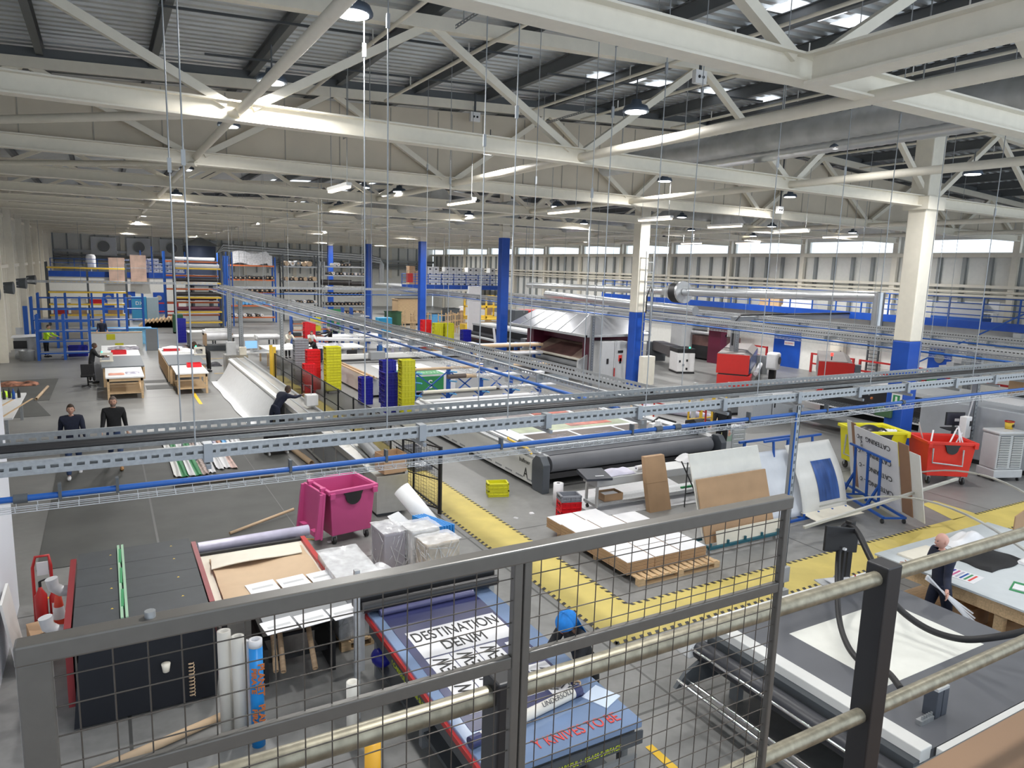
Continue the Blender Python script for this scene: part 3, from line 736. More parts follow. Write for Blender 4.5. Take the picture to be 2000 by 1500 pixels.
# ---- small white electric unit on bench
t=thing('control_unit','small white control unit with wire frame on the steel bench','control box',(5.35,21.6,.97));B(-.18,-.15,0,.18,.15,.34).obj('housing',plast,t,bevel=.02);MB().tube([(0,0,.34),(0,0,.62),(-.2,.1,.62),(-.2,.1,.45)],.01).obj('wire',galv,t)
# ---- tubes lying about
def tube_on_floor(n,lab,p0,p1,r,m=kraft,cat='tube'):
    p0=Vector(p0);p1=Vector(p1);t=thing(n,lab,cat,(p0.x,p0.y,0));q=p1-p0
    MB().pipe((0,0,r+p0.z),(q.x,q.y,r+p1.z),r,r*.82,18).obj('wall',m,t);return t
tube_on_floor('cardboard_tube','long cardboard tube lying beside the printed banners',(1.18,17.80,.013),(3.43,17.75,.013),.055)
tube_on_floor('cardboard_tube','thin cardboard tube leaning up towards the pink bin',(1.88,14.1,.013),(3.25,14.75,.10),.03)
tube_on_floor('cardboard_tube','cardboard tube on the floor against the steel bench',(4.52,18.3,0),(4.3,21.5,0),.075)
tube_on_floor('cardboard_tube','shorter tube beside the one against the bench',(4.25,20.1,0),(4.12,21.6,0),.06)
tube_on_floor('cardboard_tube','thin tube on the small dark matting near the left wall',(-2.35,30.7,.013),(-2.15,33.5,.013),.05)
tube_on_floor('cardboard_tube','taped cardboard tube on the floor behind the mesh gate, lower left',(-.42,7.75,0),(.93,8.15,0),.05)
t=thing('covered_stand','trolley wrapped in black cover with white castors beside the bench','trolley',(3.95,19.95,0),.1);castors(t,-.25,-.2,.25,.2,.05,plast);B(-.33,-.28,.13,.33,.28,.18).obj('base',black,t);MB().sheet(lambda u,v:((u-.5)*.55+.02*math.sin(9*v),(v-.5)*.5,.62+.03*math.sin(11*u+5*v)),10,10,.44).obj('cover',dkfab,t)
# ---- printed banners on mat
def banner(lab,x0,y0,x1,y1,z,cols,sd):
    rr=random.Random(sd);t=thing('printed_banner',lab,'banner',(0,0,0));n=len(cols)
    for i,m in enumerate(cols):
        xa=x0+(x1-x0)*i/n;xb=x0+(x1-x0)*(i+1)/n;ph=rr.random()*6;sk=(x1-x0)*.0
        MB().sheet(lambda u,v:(xa+(xb-xa)*u+.05*math.sin(v*4+ph)*v,y0+(y1-y0)*v+.08*math.sin(u*3+ph),z+.02+.018*math.sin(u*8+ph)+.02*abs(math.sin(v*5+ph+u*6))),8,14,.012).obj('fold',m,t)
banner('folded banner with green edges and white middle on the matting',1.25,18.5,2.2,23.0,.02,[white,greenp,paper,greenp,mat('busy_print',(.42,.33,.30),.5,noise=.6,scale=9),paper],3)
banner('folded white banner beside the green one',2.25,18.8,2.75,22.6,.02,[paper,paper,mat('pink_print',(.6,.42,.38),.5,noise=.3,scale=5)],4)
banner('folded banner with blue and purple edges on the matting',2.35,20.6,3.2,23.1,.06,[lblue,lilac,mat('coral_print',(.62,.32,.22),.5,noise=.3,scale=5),lblue,paper,paper,paper],5)
# ---- wheeled bins
def wheelie(name,label,loc,rz_,m,lid=None,s=1.0,dims=None):
    t=thing(name,label,'bin',loc,rz_)
    w,d,h=dims or (1.20*s,1.0*s,1.12*s);z0=.22*s;k=.86
    a=MB();T=.03
    o_b=[(-w/2*k,-d/2*k,z0),(w/2*k,-d/2*k,z0),(w/2*k,d/2*k,z0),(-w/2*k,d/2*k,z0)];o_t=[(-w/2,-d/2,h),(w/2,-d/2,h),(w/2,d/2,h),(-w/2,d/2,h)]
    i_b=[(x*.93,y*.93,z0+.04) for x,y,_ in o_b];i_t=[(x*.94,y*.94,h) for x,y,_ in o_t]
    vs=o_b+o_t+i_b+i_t
    fs=[(0,3,2,1),(8,9,10,11)]+[(i,(i+1)%4,4+(i+1)%4,4+i) for i in range(4)]+[(8+i,12+i,12+(i+1)%4,8+(i+1)%4) for i in range(4)]+[(4+i,4+(i+1)%4,12+(i+1)%4,12+i) for i in range(4)]
    a.add(vs,fs);a.obj('tub',m,t,bevel=.02)
    a=MB();e=.045
    a.box(-w/2-e,-d/2-e,h-.06,w/2+e,-d/2+.02,h+.02);a.box(-w/2-e,d/2-.02,h-.06,w/2+e,d/2+e,h+.02);a.box(-w/2-e,-d/2,h-.06,-w/2+.02,d/2,h+.02);a.box(w/2-.02,-d/2,h-.06,w/2+e,d/2,h+.02)
    for x in (-w/2-.02,w/2-.08): a.box(x,-d/2-e-.03,h-.14,x+.1,-d/2-e+.02,h-.02)
    a.obj('rim',m,t,bevel=.01)
    # black latch on the front
    a=MB();n=12
    poly=[(.16*math.cos(math.pi+math.pi*i/n),h-.14+.17*math.sin(math.pi+math.pi*i/n)) for i in range(n+1)]
    poly=[(-.2,h-.06)]+poly+[(.2,h-.06)]
    a.prism(poly,'y',-d/2-.035,-d/2+.0);a.obj('latch',blackpl,t)
    if lid is not None:
        a=MB();x=-w/2-e-.05
        a.hexa([(x-.10,-d/2,z0+.0),(x-.06,-d/2,z0-.0),(x-.06,d/2,z0+.0),(x-.10,d/2,z0+.0)],[(x-.03,-d/2,h-.02),(x+.02,-d/2,h-.02),(x+.02,d/2,h-.02),(x-.03,d/2,h-.02)])
        for yy in (-d/2+.01,d/2-.07): a.hexa([(x-.20,yy,z0+.02),(x-.06,yy,z0+.02),(x-.06,yy+.06,z0+.02),(x-.20,yy+.06,z0+.02)],[(x-.09,yy,h-.03),(x-.03,yy,h-.03),(x-.03,yy+.06,h-.03),(x-.09,yy+.06,h-.03)])
        a.box(x-.18,-d/2+.12,z0+.05,x-.08,-d/2+.3,z0+.15);a.box(x-.18,d/2-.3,z0+.05,x-.08,d/2-.12,z0+.15)
        for yy in (-d/2+.15,d/2-.22): a.box(x-.02,yy,h-.05,x+.09,yy+.07,h+.05)
        a.obj('open_lid',m,t,bevel=.008)
    r=.09*s
    for x in (-w*.36,w*.36):
        for y in (-d*.36,d*.36):
            MB().cyl((x-.025,y,r),(x+.025,y,r),r,18).obj('wheel',rubber,t);MB().bar((x-.04,y,r),(x-.04,y,z0+.02),.015,.05).bar((x+.04,y,r),(x+.04,y,z0+.02),.015,.05).box(x-.045,y-.03,z0-.03,x+.045,y+.03,z0+.02).obj('wheel_fork',galv,t)
    return t
wheelie('wheeled_bin','large pink wheeled bin with its lid hanging open, beside the steel bench',(3.85,13.22,0),math.radians(9.5),pink,1,.80,(.94,.92,1.08))
rb_=wheelie('wheeled_bin','large red wheeled bin full of white strips, beside the blue column',(19.35,10.4,0),math.radians(-32),bred,None,1.03)
a=MB();a.tube([(-.5,-.56,1.0),(-.5,-.58,.62),(.28,-.58,.55),(.28,-.56,.98)],.022);a.obj('handle_frame',galvl,rb_)
yb1=wheelie('wheeled_bin','large yellow wheeled bin overflowing with black sacks, behind the leaning boards',(18.4,11.75,0),math.radians(-22),mat('yellow_bin_plastic',(.78,.72,.02),.4),None,1.1)
a=MB();a.tube([(-.66,-.3,1.0),(-.68,-.3,.45),(-.68,.2,.45),(-.66,.2,1.0)],.025);a.obj('handle_frame',galvl,yb1)
t=thing('rubbish_sacks','black sack and white scraps heaped in the yellow bin','sack',(18.4,11.75,.86));MB().ball((-.1,.05,.22),.3,12,8,1.3,1,.8).ball((.15,-.12,.18),.22,10,7).obj('black_sack',blackpl,t);MB().sheet(lambda u,v:(-.1+u*.6,-.38+v*.35,.28+.09*math.sin(u*7+v*5)),8,6,.02).obj('white_scrap',paper,t);B(-.3,-.3,0,.3,.3,.1).obj('lower_fill',dkfab,t)
for i,(a0,a1) in enumerate([((-.35,-.1,.75),(.0,.45,1.28)),((.0,-.2,.8),(.40,.05,1.45)),((.42,-.25,.75),(.42,.05,1.5)),((-.3,.2,.8),(-.6,.1,1.55)),((.5,-.3,.8),(.44,.08,1.48)),((.2,-.1,.78),(.6,.15,1.3))]):
    M_=Matrix.Rotation(math.radians(-32),3,'Z');p=M_@Vector(a0)+Vector((19.35,10.4,0));q=M_@Vector(a1)+Vector((19.35,10.4,0))
    o=MB().bar(p,q,.04,.006).obj('white_strip',paper);tag(o,'white plastic strip sticking out of the red bin, %s of six'%od(i),'strip','strips in the red bin')
# ---- bullmer cutting table
t=thing('flatbed_cutter','big white flatbed cutting table with printed sheets and a grey front roller','cutting machine',(8.85,13.9,0))
W=6.0;L=8.0;
B(0,0.1,.10,.12,L,.74).obj('side_panel',white,t,bevel=.008);B(W-.12,.1,.10,W,L,.74).obj('side_panel',white,t)
a=MB()
for i in range(14):
    for k in range(6): a.box(-.004,.25+i*.55+k*.06,.16,0,.29+i*.55+k*.06,.2)
a.obj('vent_slots',mgrey,t)
MB().box(.12,.5,.12,W-.12,L,.70).obj('bed_body',lgrey,t);B(.45,.45,.70,W-.35,L-.1,.76).obj('belt',beltg,t)
B(.0,.2,.74,.42,L,.80).obj('rail_cover',galvl,t);MB().cyl((.22,.3,.84),(.22,L,.84),.05,10).obj('guide_rail',alu,t);B(W-.33,.2,.74,W,L,.82).obj('rail_cover',galvl,t)
MB().cyl((.32,.16,.62),(W-.35,.16,.62),.20,24).obj('front_roller',beltg,t)
B(.3,.04,.28,W-.3,.34,.42).obj('roller_tray',black,t)
for xx in (-.02,W-.18): MB().prism([(-.16,0.0),(.30,0),(.36,.2),(.36,.72),(.2,.88),(.0,.88),(-.16,.70)],'x',xx,xx+.2).obj('corner_post',mat('charcoal_plastic',(.07,.08,.095),.4),t,bevel=.015)
t2=B(.3,.80,.90,W-.2,.98,1.04).obj('gantry_beam',alu,t,bevel=.01);B(.3,.98,.88,W-.2,1.06,.95).obj('gantry_track',black,t)
MB().prism([(.6,.78),(1.1,.78),(1.1,1.02),(1.0,1.1),(.8,1.1),(.6,1.0)],'x',-.03,.22).obj('gantry_end',mgrey,t,bevel=.02);MB().prism([(.6,.78),(1.15,.78),(1.15,1.1),(.8,1.2),(.6,1.05)],'x',W-.35,W-.02).obj('gantry_end',black,t,bevel=.02)
MB().tube([(-.06,1.5,1.02),(-.08,1.4,1.0),(-.08,.45,.98),(-.02,.38,.86)],.03).obj('yellow_guard',yellow,t)
hd=MB().box(4.0,.66,.92,4.35,.84,1.22).cyl((4.17,.66,1.0),(4.17,.66,1.3),.07,12).obj('cutting_head',plast,t,bevel=.02);B(3.78,.9,1.05,4.0,1.0,1.3).obj('head_cover',mgrey,hd);MB().tube([(4.2,.9,1.2),(4.5,1.0,1.3),(5.2,1.05,1.1)],.03).obj('cable',black,hd)
bz=.765
B(.55,1.15,bz,W-.4,L-.3,bz+.006).obj('white_sheet',mat('sheet_white',(.80,.83,.88),.4),t)
for i in range(3):
    x0=1.0+i*1.55
    o=B(x0,1.35,bz+.007,x0+1.45,2.5,bz+.011).obj('brown_print_sheet',brownp,t)
    rr=random.Random(i);a=MB()
    for k in range(16):
        q=Vector((x0+.6+rr.uniform(-.1,.3),1.85+rr.uniform(-.3,.3),bz+.0125));a.bar(q,q+Vector((rr.uniform(.1,.4),rr.uniform(-.08,.08),0)),.012,.001)
    a.obj('pale_scribble',mat('pale_lilac_ink',(.42,.40,.55),.5),o)
for pi_,(x0,y0,x1,y1,m_) in enumerate([(1.0,2.7,4.9,3.9,mat('green_print',(.42,.47,.33),.4,noise=.35,scale=2)),(1.2,3.3,2.6,3.9,mat('dark_print',(.26,.22,.22),.4,noise=.4,scale=4)),(2.9,2.95,4.4,3.45,mat('red_print',(.50,.12,.08),.4,noise=.7,scale=2.5)),(1.0,4.6,2.6,5.6,mat('dark_print',(0,0,0))),(2.7,4.7,4.0,5.5,mat('red_print',(0,0,0))),(4.2,4.6,5.3,6.4,brownp)]):
    B(x0,y0,bz+.007,x1,y1,bz+.010+.003*pi_).obj('printed_area',m_,t)
def ptext(s,size,o,xd,yd,m,par,fit=None,nm='lettering'): return text(s,size,Vector(o),xd,yd,m,nm,par,fit)
ptext('bullmer',.15,(-.006,.98,.555),(0,-1,0),(0,0,1),txt,t,.52);ptext('A',.36,(-.006,.76,.20),(0,-1,0),(0,0,1),txt,t,.20)
MB().tube([(4,0.02,.02),(4,0.0,.02)],.01)
o=MB().add([(9.1,11.9,.008),(12.2,11.7,.008),(12.6,13.6,.008),(9.2,13.6,.008)],[(0,1,2,3)]).obj('floor_sheet',paper);tag(o,'white sheet spread on the floor under the cutter front','sheet')
# ---- crates
def crate_mesh(w,d,h,m,name='body'):
    a=MB();T=.015;a.box(-w/2+.01,-d/2+.01,0,w/2-.01,d/2-.01,.02)
    for (x0,y0,x1,y1) in ((-w/2+.022,-d/2+.022,w/2-.022,-d/2+.022+T),(-w/2+.022,d/2-.022-T,w/2-.022,d/2-.022),(-w/2+.022,-d/2+.03,-w/2+.022+T,d/2-.03),(w/2-.022-T,-d/2+.03,w/2-.022,d/2-.03)): a.box(x0,y0,.0,x1,y1,h)
    for z0,z1 in ((h-.035,h-.006),(h*.30,h*.35)):
        a.box(-w/2,-d/2,z0,w/2,-d/2+.03,z1);a.box(-w/2,d/2-.03,z0,w/2,d/2,z1);a.box(-w/2,-d/2,z0,-w/2+.03,d/2,z1);a.box(w/2-.03,-d/2,z0,w/2,d/2,z1)
    for f in (-.5,-.25,0,.25,.5):
        a.box(f*w*.96-.008,-d/2+.004,0.01,f*w*.96+.008,-d/2+.025,h-.01);a.box(f*w*.96-.008,d/2-.025,.01,f*w*.96+.008,d/2-.004,h-.01)
        a.box(-w/2+.004,f*d*.95-.008,.01,-w/2+.025,f*d*.95+.008,h-.01);a.box(w/2-.025,f*d*.95-.008,.01,w/2-.004,f*d*.95+.008,h-.01)
    return a
CR={}
def crate(x,y,z,rz_,m,lab,grp,w=.6,d=.4,h=.22):
    k=(m.name,w,d,h)
    if k not in CR:
        t=thing('plastic_crate',lab,'crate',(x,y,z),rz_,grp);crate_mesh(w,d,h,m).obj('body',m,t)
        MB().box(w/2-.001,-.05,h*.62,w/2+.003,.05,h*.78).box(-w/2-.003,-.05,h*.62,-w/2+.001,.05,h*.78).obj('hand_hole',black,t);CR[k]=t;return t
    return dup(CR[k],(x,y,z),rz_,lab,grp)
def stack(x,y,n,rz_,m,col,where,w=.6,d=.4,h=.22,base=.0,grp=None):
    for i in range(n): crate(x+R_.uniform(-.006,.006),y+R_.uniform(-.006,.006),base+i*h,rz_,m,'%s plastic crate %s, %s'%(col,where,'at the bottom' if i==0 else ('topmost' if i==n-1 else '%s from the bottom'%od(i))),grp or '%s crates %s'%(col,where),w,d,h)
stack(8.0,28.75,8,0,ycrate,'yellow','in the tall stack by the black fence',.62,.45,.225,.13)
t=thing('crate_dolly','small wheeled dolly under the tall yellow stack','dolly',(8.0,28.75,0));B(-.3,-.22,.09,.3,.22,.13).obj('deck',black,t);castors(t,-.24,-.16,.24,.16,.04,rubber,.09)
stack(7.5,29.9,7,.0,rcrate,'red','in the tall stack beside the tall yellow one',.55,.42,.24)
stack(7.15,29.2,5,.0,rcrate,'red','in the lower front stack by the fence',.45,.42,.24)
stack(7.35,31.4,9,0,gcrate,'grey','in the stack behind the red ones',.6,.45,.22)
stack(9.15,23.4,9,.0,ycrate,'yellow','in the stack left of the cantilever rack',.5,.42,.225)
stack(8.5,26.0,5,0,bcrate,'dark blue','in the lowest stack left of the rack',.45,.45,.21)
stack(8.85,24.3,7,0,bcrate,'dark blue','in the front middle stack',.52,.45,.21)
stack(9.35,25.9,8,0,bcrate,'dark blue','in the tallest stack left of the rack',.55,.45,.21)
stack(9.0,23.0,4,0,bcrate,'dark blue','in the short stack in front of the yellow one',.5,.35,.21) if False else None
stack(7.83,14.15,2,math.radians(-18),ycrate,'yellow','standing alone beside the walkway',.5,.34,.165)
stack(8.5,12.15,2,math.radians(-15),rcrate,'red','in the small pile before the trolley',.46,.36,.2)
crate(8.5,12.15,.4,math.radians(-15),gcrate,'grey open crate on top of the two red ones','crates before the trolley',.46,.36,.14)
crate(7.0,16.9,0,.2,gcrate,'grey crate with papers on the floor behind the fence','grey crates behind the fence',.55,.4,.12)
crate(7.0,17.7,0,.05,gcrate,'grey crate at the bottom behind the mesh fence','grey crates behind the fence',.6,.4,.22);crate(7.0,17.7,.22,.05,gcrate,'grey crate on top of another behind the mesh fence','grey crates behind the fence',.6,.4,.22)
o=MB().sheet(lambda u,v:(6.8+u*.4,16.77+v*.25,.145+.03*math.sin(u*9+v*6)),8,6,.01).obj('paper_scraps',paper);tag(o,'crumpled paper lying in the low grey crate','paper')
stack(4.15,49.6,8,0,bcrate,'dark blue','in the far tower of bins',.55,.5,.19)
stack(15.9,44,9,0,rcrate,'red','in the far stack with a worker beside it',.6,.5,.24) if False else stack(10.1,41.0,8,0,rcrate,'red','in the far stack with a worker beside it',.62,.5,.24)
stack(18.3,41.5,7,0,ycrate,'yellow','in the far double stack, left column',.6,.5,.25);stack(18.95,41.3,7,0,ycrate,'yellow','in the far double stack, right column',.6,.5,.25)
stack(18.2,43.2,7,0,rcrate,'red','far behind the double yellow stack',.6,.5,.26)
stack(19.5,39.9,6,0,bcrate,'dark blue','at the foot of the blue column',.55,.5,.24)
crate(-1.35,44.0,0,0,bcrate,'large dark blue crate under the blue rack by the left wall','crates by the left wall',.9,.6,.55)
# ---- black welded fence
ft=thing('mesh_fence','long black mesh safety fence between bench and yellow walkway','fence',(6.08,13.5,0))
n=12
for i in range(n): B(-.02,i*1.55-.02,0,.02,i*1.55+.02,1.5).obj('post',black,ft)
a=MB();a.box(-.012,0,1.46,.012,(n-1)*1.55,1.49);a.box(-.012,0,.95,.012,(n-1)*1.55,.97);a.box(-.012,0,.1,.012,(n-1)*1.55,.13);a.obj('rails',black,ft)
a=MB();y=.08
while y<3.1: a.box(-.002,y-.0015,.1,.002,y+.0015,1.47);y+=.08
z=.15
while z<1.45: a.box(-.002,0,z-.0015,.002,3.1,z+.0015);z+=.08
a.obj('welded_wires',black,ft)
a=MB().box(-.004,3.1,.12,.004,(n-1)*1.55,1.46).obj('smoked_panels',mat('smoked_panel',(.02,.02,.02),.2,alpha=.45,noise=0),ft)
ft=thing('fence_panel','short black mesh fence panel closing the near end of the long fence','fence',(5.62,14.55,0),math.atan2(-1.02,.45))
B(-.02,-.02,0,.02,.02,1.5).obj('post',black,ft);B(1.08,-.02,0,1.12,.02,1.5).obj('post',black,ft);a=MB();a.box(0,-.012,1.46,1.1,.012,1.49);a.box(0,-.012,.75,1.1,.012,.77);a.box(0,-.012,.1,1.1,.012,.13)
x=.08
while x<1.1: a.box(x-.0015,-.002,.1,x+.0015,.002,1.47);x+=.08
z=.15
while z<1.45: a.box(0,-.002,z-.0015,1.1,.002,z+.0015);z+=.08
a.obj('welded_wires',black,ft)
for i,y in enumerate((30.6,31.3)):
    o=B(6.02,y,0,6.14,y+.08,1.75).obj('yellow_post',yellow);tag(o,'yellow light curtain post at the far end of the fence, the %s'%['nearer','farther'][i],'post','yellow posts at the fence end')
# ---- trolley bench in front of cutter
t=thing('workshop_trolley','long light grey trolley table on castors in front of the flatbed cutter','trolley',(9.2,12.1,0),-.02)
B(0,0,.60,3.9,.55,.78).obj('tabletop',lgrey,t,bevel=.01);B(0,.05,.14,3.9,.5,.2).obj('lower_shelf',galvl,t)
for x in (.05,1.9,3.8):
    for y in (.06,.46): B(x-.02,y-.02,.1,x+.03,y+.03,.6).obj('leg',alu,t)
castors(t,.08,.08,3.8,.45,.04)
tt=thing('tilted_tray','dark tilted tool tray with a white strip at the left end of the trolley','tray',(9.15,12.05,.785),-.25);MB().hexa([(-.25,-.05,0),(.35,-.05,0),(.35,.6,.0),(-.25,.6,0)],[(-.25,-.05,.05),(.35,-.05,.05),(.35,.6,.10),(-.25,.6,.10)]).obj('tray_body',mat('dark_slate',(.03,.035,.05),.4),tt);MB().box(.0,.08,.065,.2,.12,.07).obj('white_strip',paper,tt)
def cloth(name,lab,cx,cy,z,w,d,h,m,seed,cat='cloth'):
    rr=random.Random(seed);p=[rr.uniform(0,6) for _ in range(6)]
    def fn(u,v):
        e=1-max(abs(u-.5),abs(v-.5))*2;rad=(.95+.05*math.sin(5*math.atan2(v-.5,u-.5)+p[0]))
        return (cx+(u-.5)*w*rad,cy+(v-.5)*d*rad,z+.012+h*max(0,e)**.5*(.55+.25*math.sin(u*9+p[1])+.25*math.sin(v*8+p[2]+u*4)))
    o=MB().sheet(fn,16,14,.01).obj(name,m);tag(o,lab,cat);return o
cloth('crumpled_paper','crumpled white sheets heaped on the trolley beside the dark tray',9.95,12.35,.785,.75,.45,.15,mat('lilac_white',(.66,.64,.78),.5),1,'paper')
t=thing('paper_roll','white paper roll lying on the trolley table','roll',(10.4,12.25,.79));MB().cyl((0,0,.07),(.9,.12,.07),.06,14).obj('roll_body',paper,t);MB().cyl((-.004,0,.07),(0,0,.07),.02,10).obj('core',txtg,t)
cloth('crumpled_paper','white sacks and rolls heaped at the far end of the trolley',12.35,12.5,.785,.85,.4,.22,paper,2,'paper')
t=thing('cardboard_box','open cardboard carton with filling on the lower trolley shelf','box',(9.75,12.35,.205),-.05);open_box(t,.5,.35,.16);B(-.2,-.13,.02,.2,.13,.12).obj('filling',paper,t)
t=thing('paper_roll','white roll standing upright behind the red crates','roll',(8.75,12.95,0));MB().pipe((0,0,0),(0,0,.52),.115,.04,22).obj('roll_body',paper,t);MB().pipe((0,0,.0),(0,0,.522),.04,.03,14).obj('core',txtg,t)
def leaning(name,lab,x0,x1,y,h,tilt,th,m,cat='board',z0=0.0):
    # board with bottom edge along X, leaning back (away) by tilt metres
    t=MB().hexa([(x0,y,z0),(x1,y,z0),(x1,y+th,z0),(x0,y+th,z0)],[(x0,y+tilt,z0+h),(x1,y+tilt,z0+h),(x1,y+th+tilt,z0+h),(x0,y+th+tilt,z0+h)]).obj(name,m);tag(t,lab,cat);return t
t=thing('folded_carton','tall folded brown carton leaning against the trolley','carton',(10.35,11.62,0),0)
MB().hexa([(0,0,0),(.62,0,0),(.62,.13,0),(0,.13,0)],[(.0,.17,.62),(.62,.17,.62),(.62,.30,.62),(0,.30,.62)]).hexa([(0,.17,.625),(.62,.17,.625),(.62,.30,.625),(0,.30,.625)],[(.02,.33,1.2),(.60,.33,1.2),(.60,.44,1.2),(.02,.44,1.2)]).obj('cardboard',card,t)
t=thing('folding_trestle','black metal folding trestle beside the brown carton','trestle',(11.35,11.6,0));a=MB();a.bar((0,0,0),(.3,.3,.95),.03,.03);a.bar((.5,0,0),(.1,.3,1.0),.03,.03);a.bar((.08,.05,.3),(.45,.05,.3),.03,.02);a.obj('frame',black,t);MB().bar((.05,.2,.4),(.6,.2,.4),.05,.04).obj('green_bar',greenp,t)
# ---- pallet with boards
def pallet(lab,x,y,w=1.2,d=1.0,rz_=0,z=0,grp=None):
    t=thing('wooden_pallet',lab,'pallet',(x,y,z),rz_,grp);a=MB()
    for i in range(int(w/.14)): a.box(-w/2+i*.145,-d/2,.115,-w/2+i*.145+.1,d/2,.135)
    for yy in (-d/2,-.05,d/2-.1): a.box(-w/2,yy,.095,w/2,yy+.1,.115);a.box(-w/2,yy,0,w/2,yy+.1,.02)
    for xx in (-w/2,-.07,w/2-.14):
        for yy in (-d/2,-.05,d/2-.1): a.box(xx,yy,.02,xx+.14,yy+.1,.095)
    a.obj('slats',wood,t);return t
pallet('large wooden pallet under the white sheets',8.62,10.05,1.9,2.55,-.0)
px_,py_=[7.68,8.25,8.83],[8.85,9.45,10.05,10.65]
n=0
for i in range(3):
    for j in range(5):
        x0=7.58+i*.62;y0=9.0+j*.52;hh_=.22 if not(j==4) else .20
        if i==2 and j==4: continue
        t=thing('board_stack','white topped cardboard sheets on the pallet, column %s from left, row %s from front'%(od(i),od(j)),'sheets',(x0,y0,.136),0,'piles of sheets on the pallet')
        a=MB()
        for k in range(7): a.box(.005*(k%2),.004*((k+1)%2),k*hh_/7,.61,.51,(k+.8)*hh_/7)
        a.obj('brown_edges',card,t);B(.008,.008,hh_,.60,.505,hh_+.006).obj('white_top',paper,t)
# ---- rack with brown board and white board (teal base trolley)
t=thing('board_trolley','low teal trolley carrying the leaning brown and white boards','trolley',(9.75,9.25,0))
a=MB();
for y in (0,.45): a.bar((0,y,.14),(2.0,y,.14),.05,.05)
for i in range(5): a.bar((.05+i*.47,0,.14),(.05+i*.47,.5,.14),.04,.04);a.bar((.05+i*.47,.0,.14),(.05+i*.47,.0,.24),.035,.035)
a.obj('frame',mat('teal_paint',(.01,.10,.14),.45),t);castors(t,.06,.04,1.9,.42,.045,galv)
leaning('brown_board','big brown cardboard sheet leaning in front of the white one',9.82,11.75,9.38,1.18,.38,.03,card,z0=.17)
leaning('white_board','big white foam board leaning behind the brown sheet',9.84,11.78,9.46,1.62,.58,.03,mat('ivory_board',(.74,.74,.70),.5),z0=.17)
leaning('bent_sheet','cream sheet sagging at the foot of the brown board',10.0,11.95,9.27,.25,.06,.012,cream2,z0=.17)
# ---- rack with curved white sheet and blue window
t=thing('sheet_trolley','blue steel sheet trolley under the curved white sheets','trolley',(12.0,9.65,0))
a=MB()
for y in (0,.55): a.bar((0,y,.12),(2.45,y,.12),.05,.05)
for i in range(6): a.bar((.05+i*.47,0,.12),(.05+i*.47,.55,.12),.04,.04);a.bar((.05+i*.47,0,.12),(.05+i*.47,0,.22),.035,.035)
for x in (.7,2.0): a.bar((x,.55,.12),(x,.75,1.72),.04,.04)
a.bar((.4,.75,1.72),(2.3,.75,1.72),.045,.045);a.obj('frame',rblue,t);castors(t,.06,.04,2.38,.5,.045,rubber,.12)
def curved(x0,x1,y,h,bend,lab,m,z0=.15,dx=0):
    o=MB()
    def fn(u,v): return (x0+(x1-x0)*u+dx*v,y+.55*v-bend*math.sin(math.pi*v)*1.0+.10*(1-v)**2*-1,z0+h*v)
    o.grid(fn,8,14);return o.obj('curved_sheet',m,solid=.012),fn
o,fn=curved(11.85,13.3,9.85,1.35,.02,'',mat('bluish_sheet',(.66,.69,.75),.5));tag(o,'tall bluish white sheet standing behind the strut post','sheet')
o,fn=curved(13.0,14.5,9.78,1.45,.15,'',white);tag(o,'curved white sheet with a blue printed panel, on the blue trolley','sheet')
g=MB();g.grid(lambda u,v:(Vector(fn(.38+.46*u,.17+.58*v))+Vector((0,-.012,0))),8,14);g.obj('blue_print',mat('wavy_blue_print',(.04,.10,.32),.4,noise=.35,scale=2.2,stretch=(4,1,.6)),o)
o=MB().sheet(lambda u,v:(13.0+1.5*u,9.25+.5*v,.16+.07*v*v),6,6,.01).obj('bent_sheet',cream2);tag(o,'cream sheet lying along the foot of the blue trolley','sheet')
# ---- catering boards on blue A frame
t=thing('a_frame_trolley','blue tubular A-frame trolley holding the CATERING boards','trolley')
A0=Vector((15.12,8.85,0));A1=Vector((16.05,10.75,0));dv=(A1-A0);Ln=dv.length;dv/=Ln;nv=Vector((dv.y,-dv.x,0))*-1  # nv points to -X side (towards viewer)
if nv.x>0: nv=-nv
def q(s_,o_,z): return A0+dv*s_+nv*o_+Vector((0,0,z))
a=MB();a.bar(q(-.2,.45,.14),q(Ln+.3,.45,.14),.05,.05);a.bar(q(-.2,-.05,.14),q(Ln+.3,-.05,.14),.05,.05)
for s_ in (-.2,.7,1.5,Ln+.3): a.bar(q(s_,.45,.14),q(s_,-.05,.14),.04,.04)
for s_ in (.45,.95,1.5): a.bar(q(s_,.20,.14),q(s_,.27,1.32),.045,.045)
for s_ in (.45,1.5): a.bar(q(s_,.24,.70),q(s_+.12,.45,.14),.035,.035);a.bar(q(s_,.22,.70),q(s_+.35,.22,.14),.035,.035)
a.bar(q(.1,.27,1.34),q(1.75,.27,1.34),.045,.045);a.obj('frame',rblue,t)
for s_,o_ in ((-.15,.45),(-.15,-.05),(Ln+.2,.45),(Ln+.2,-.05)):
    c=q(s_,o_,.05);MB().cyl(c+nv*-.02,c+nv*.02,.05,12).bar(c,c+Vector((0,0,.08)),.03,.03).obj('castor',rubber,t)
def lean_board(s0,s1,off,h,z0,back,m,name,lab,th=.02):
    off-=.40;back=-.30
    P0=[q(s0,off,z0),q(s1,off,z0),q(s1,off-th,z0),q(s0,off-th,z0)];P1=[q(s0+.0,off-back,z0+h),q(s1,off-back,z0+h),q(s1,off-back-th,z0+h),q(s0,off-back-th,z0+h)]
    o=MB().hexa(P0,P1).obj(name,m);tag(o,lab,'board');return o
cbd=lean_board(.1,1.85,.27,1.60,.17,.36,paper,'printed_board','white board printed CATERING upside down, on the blue A-frame')
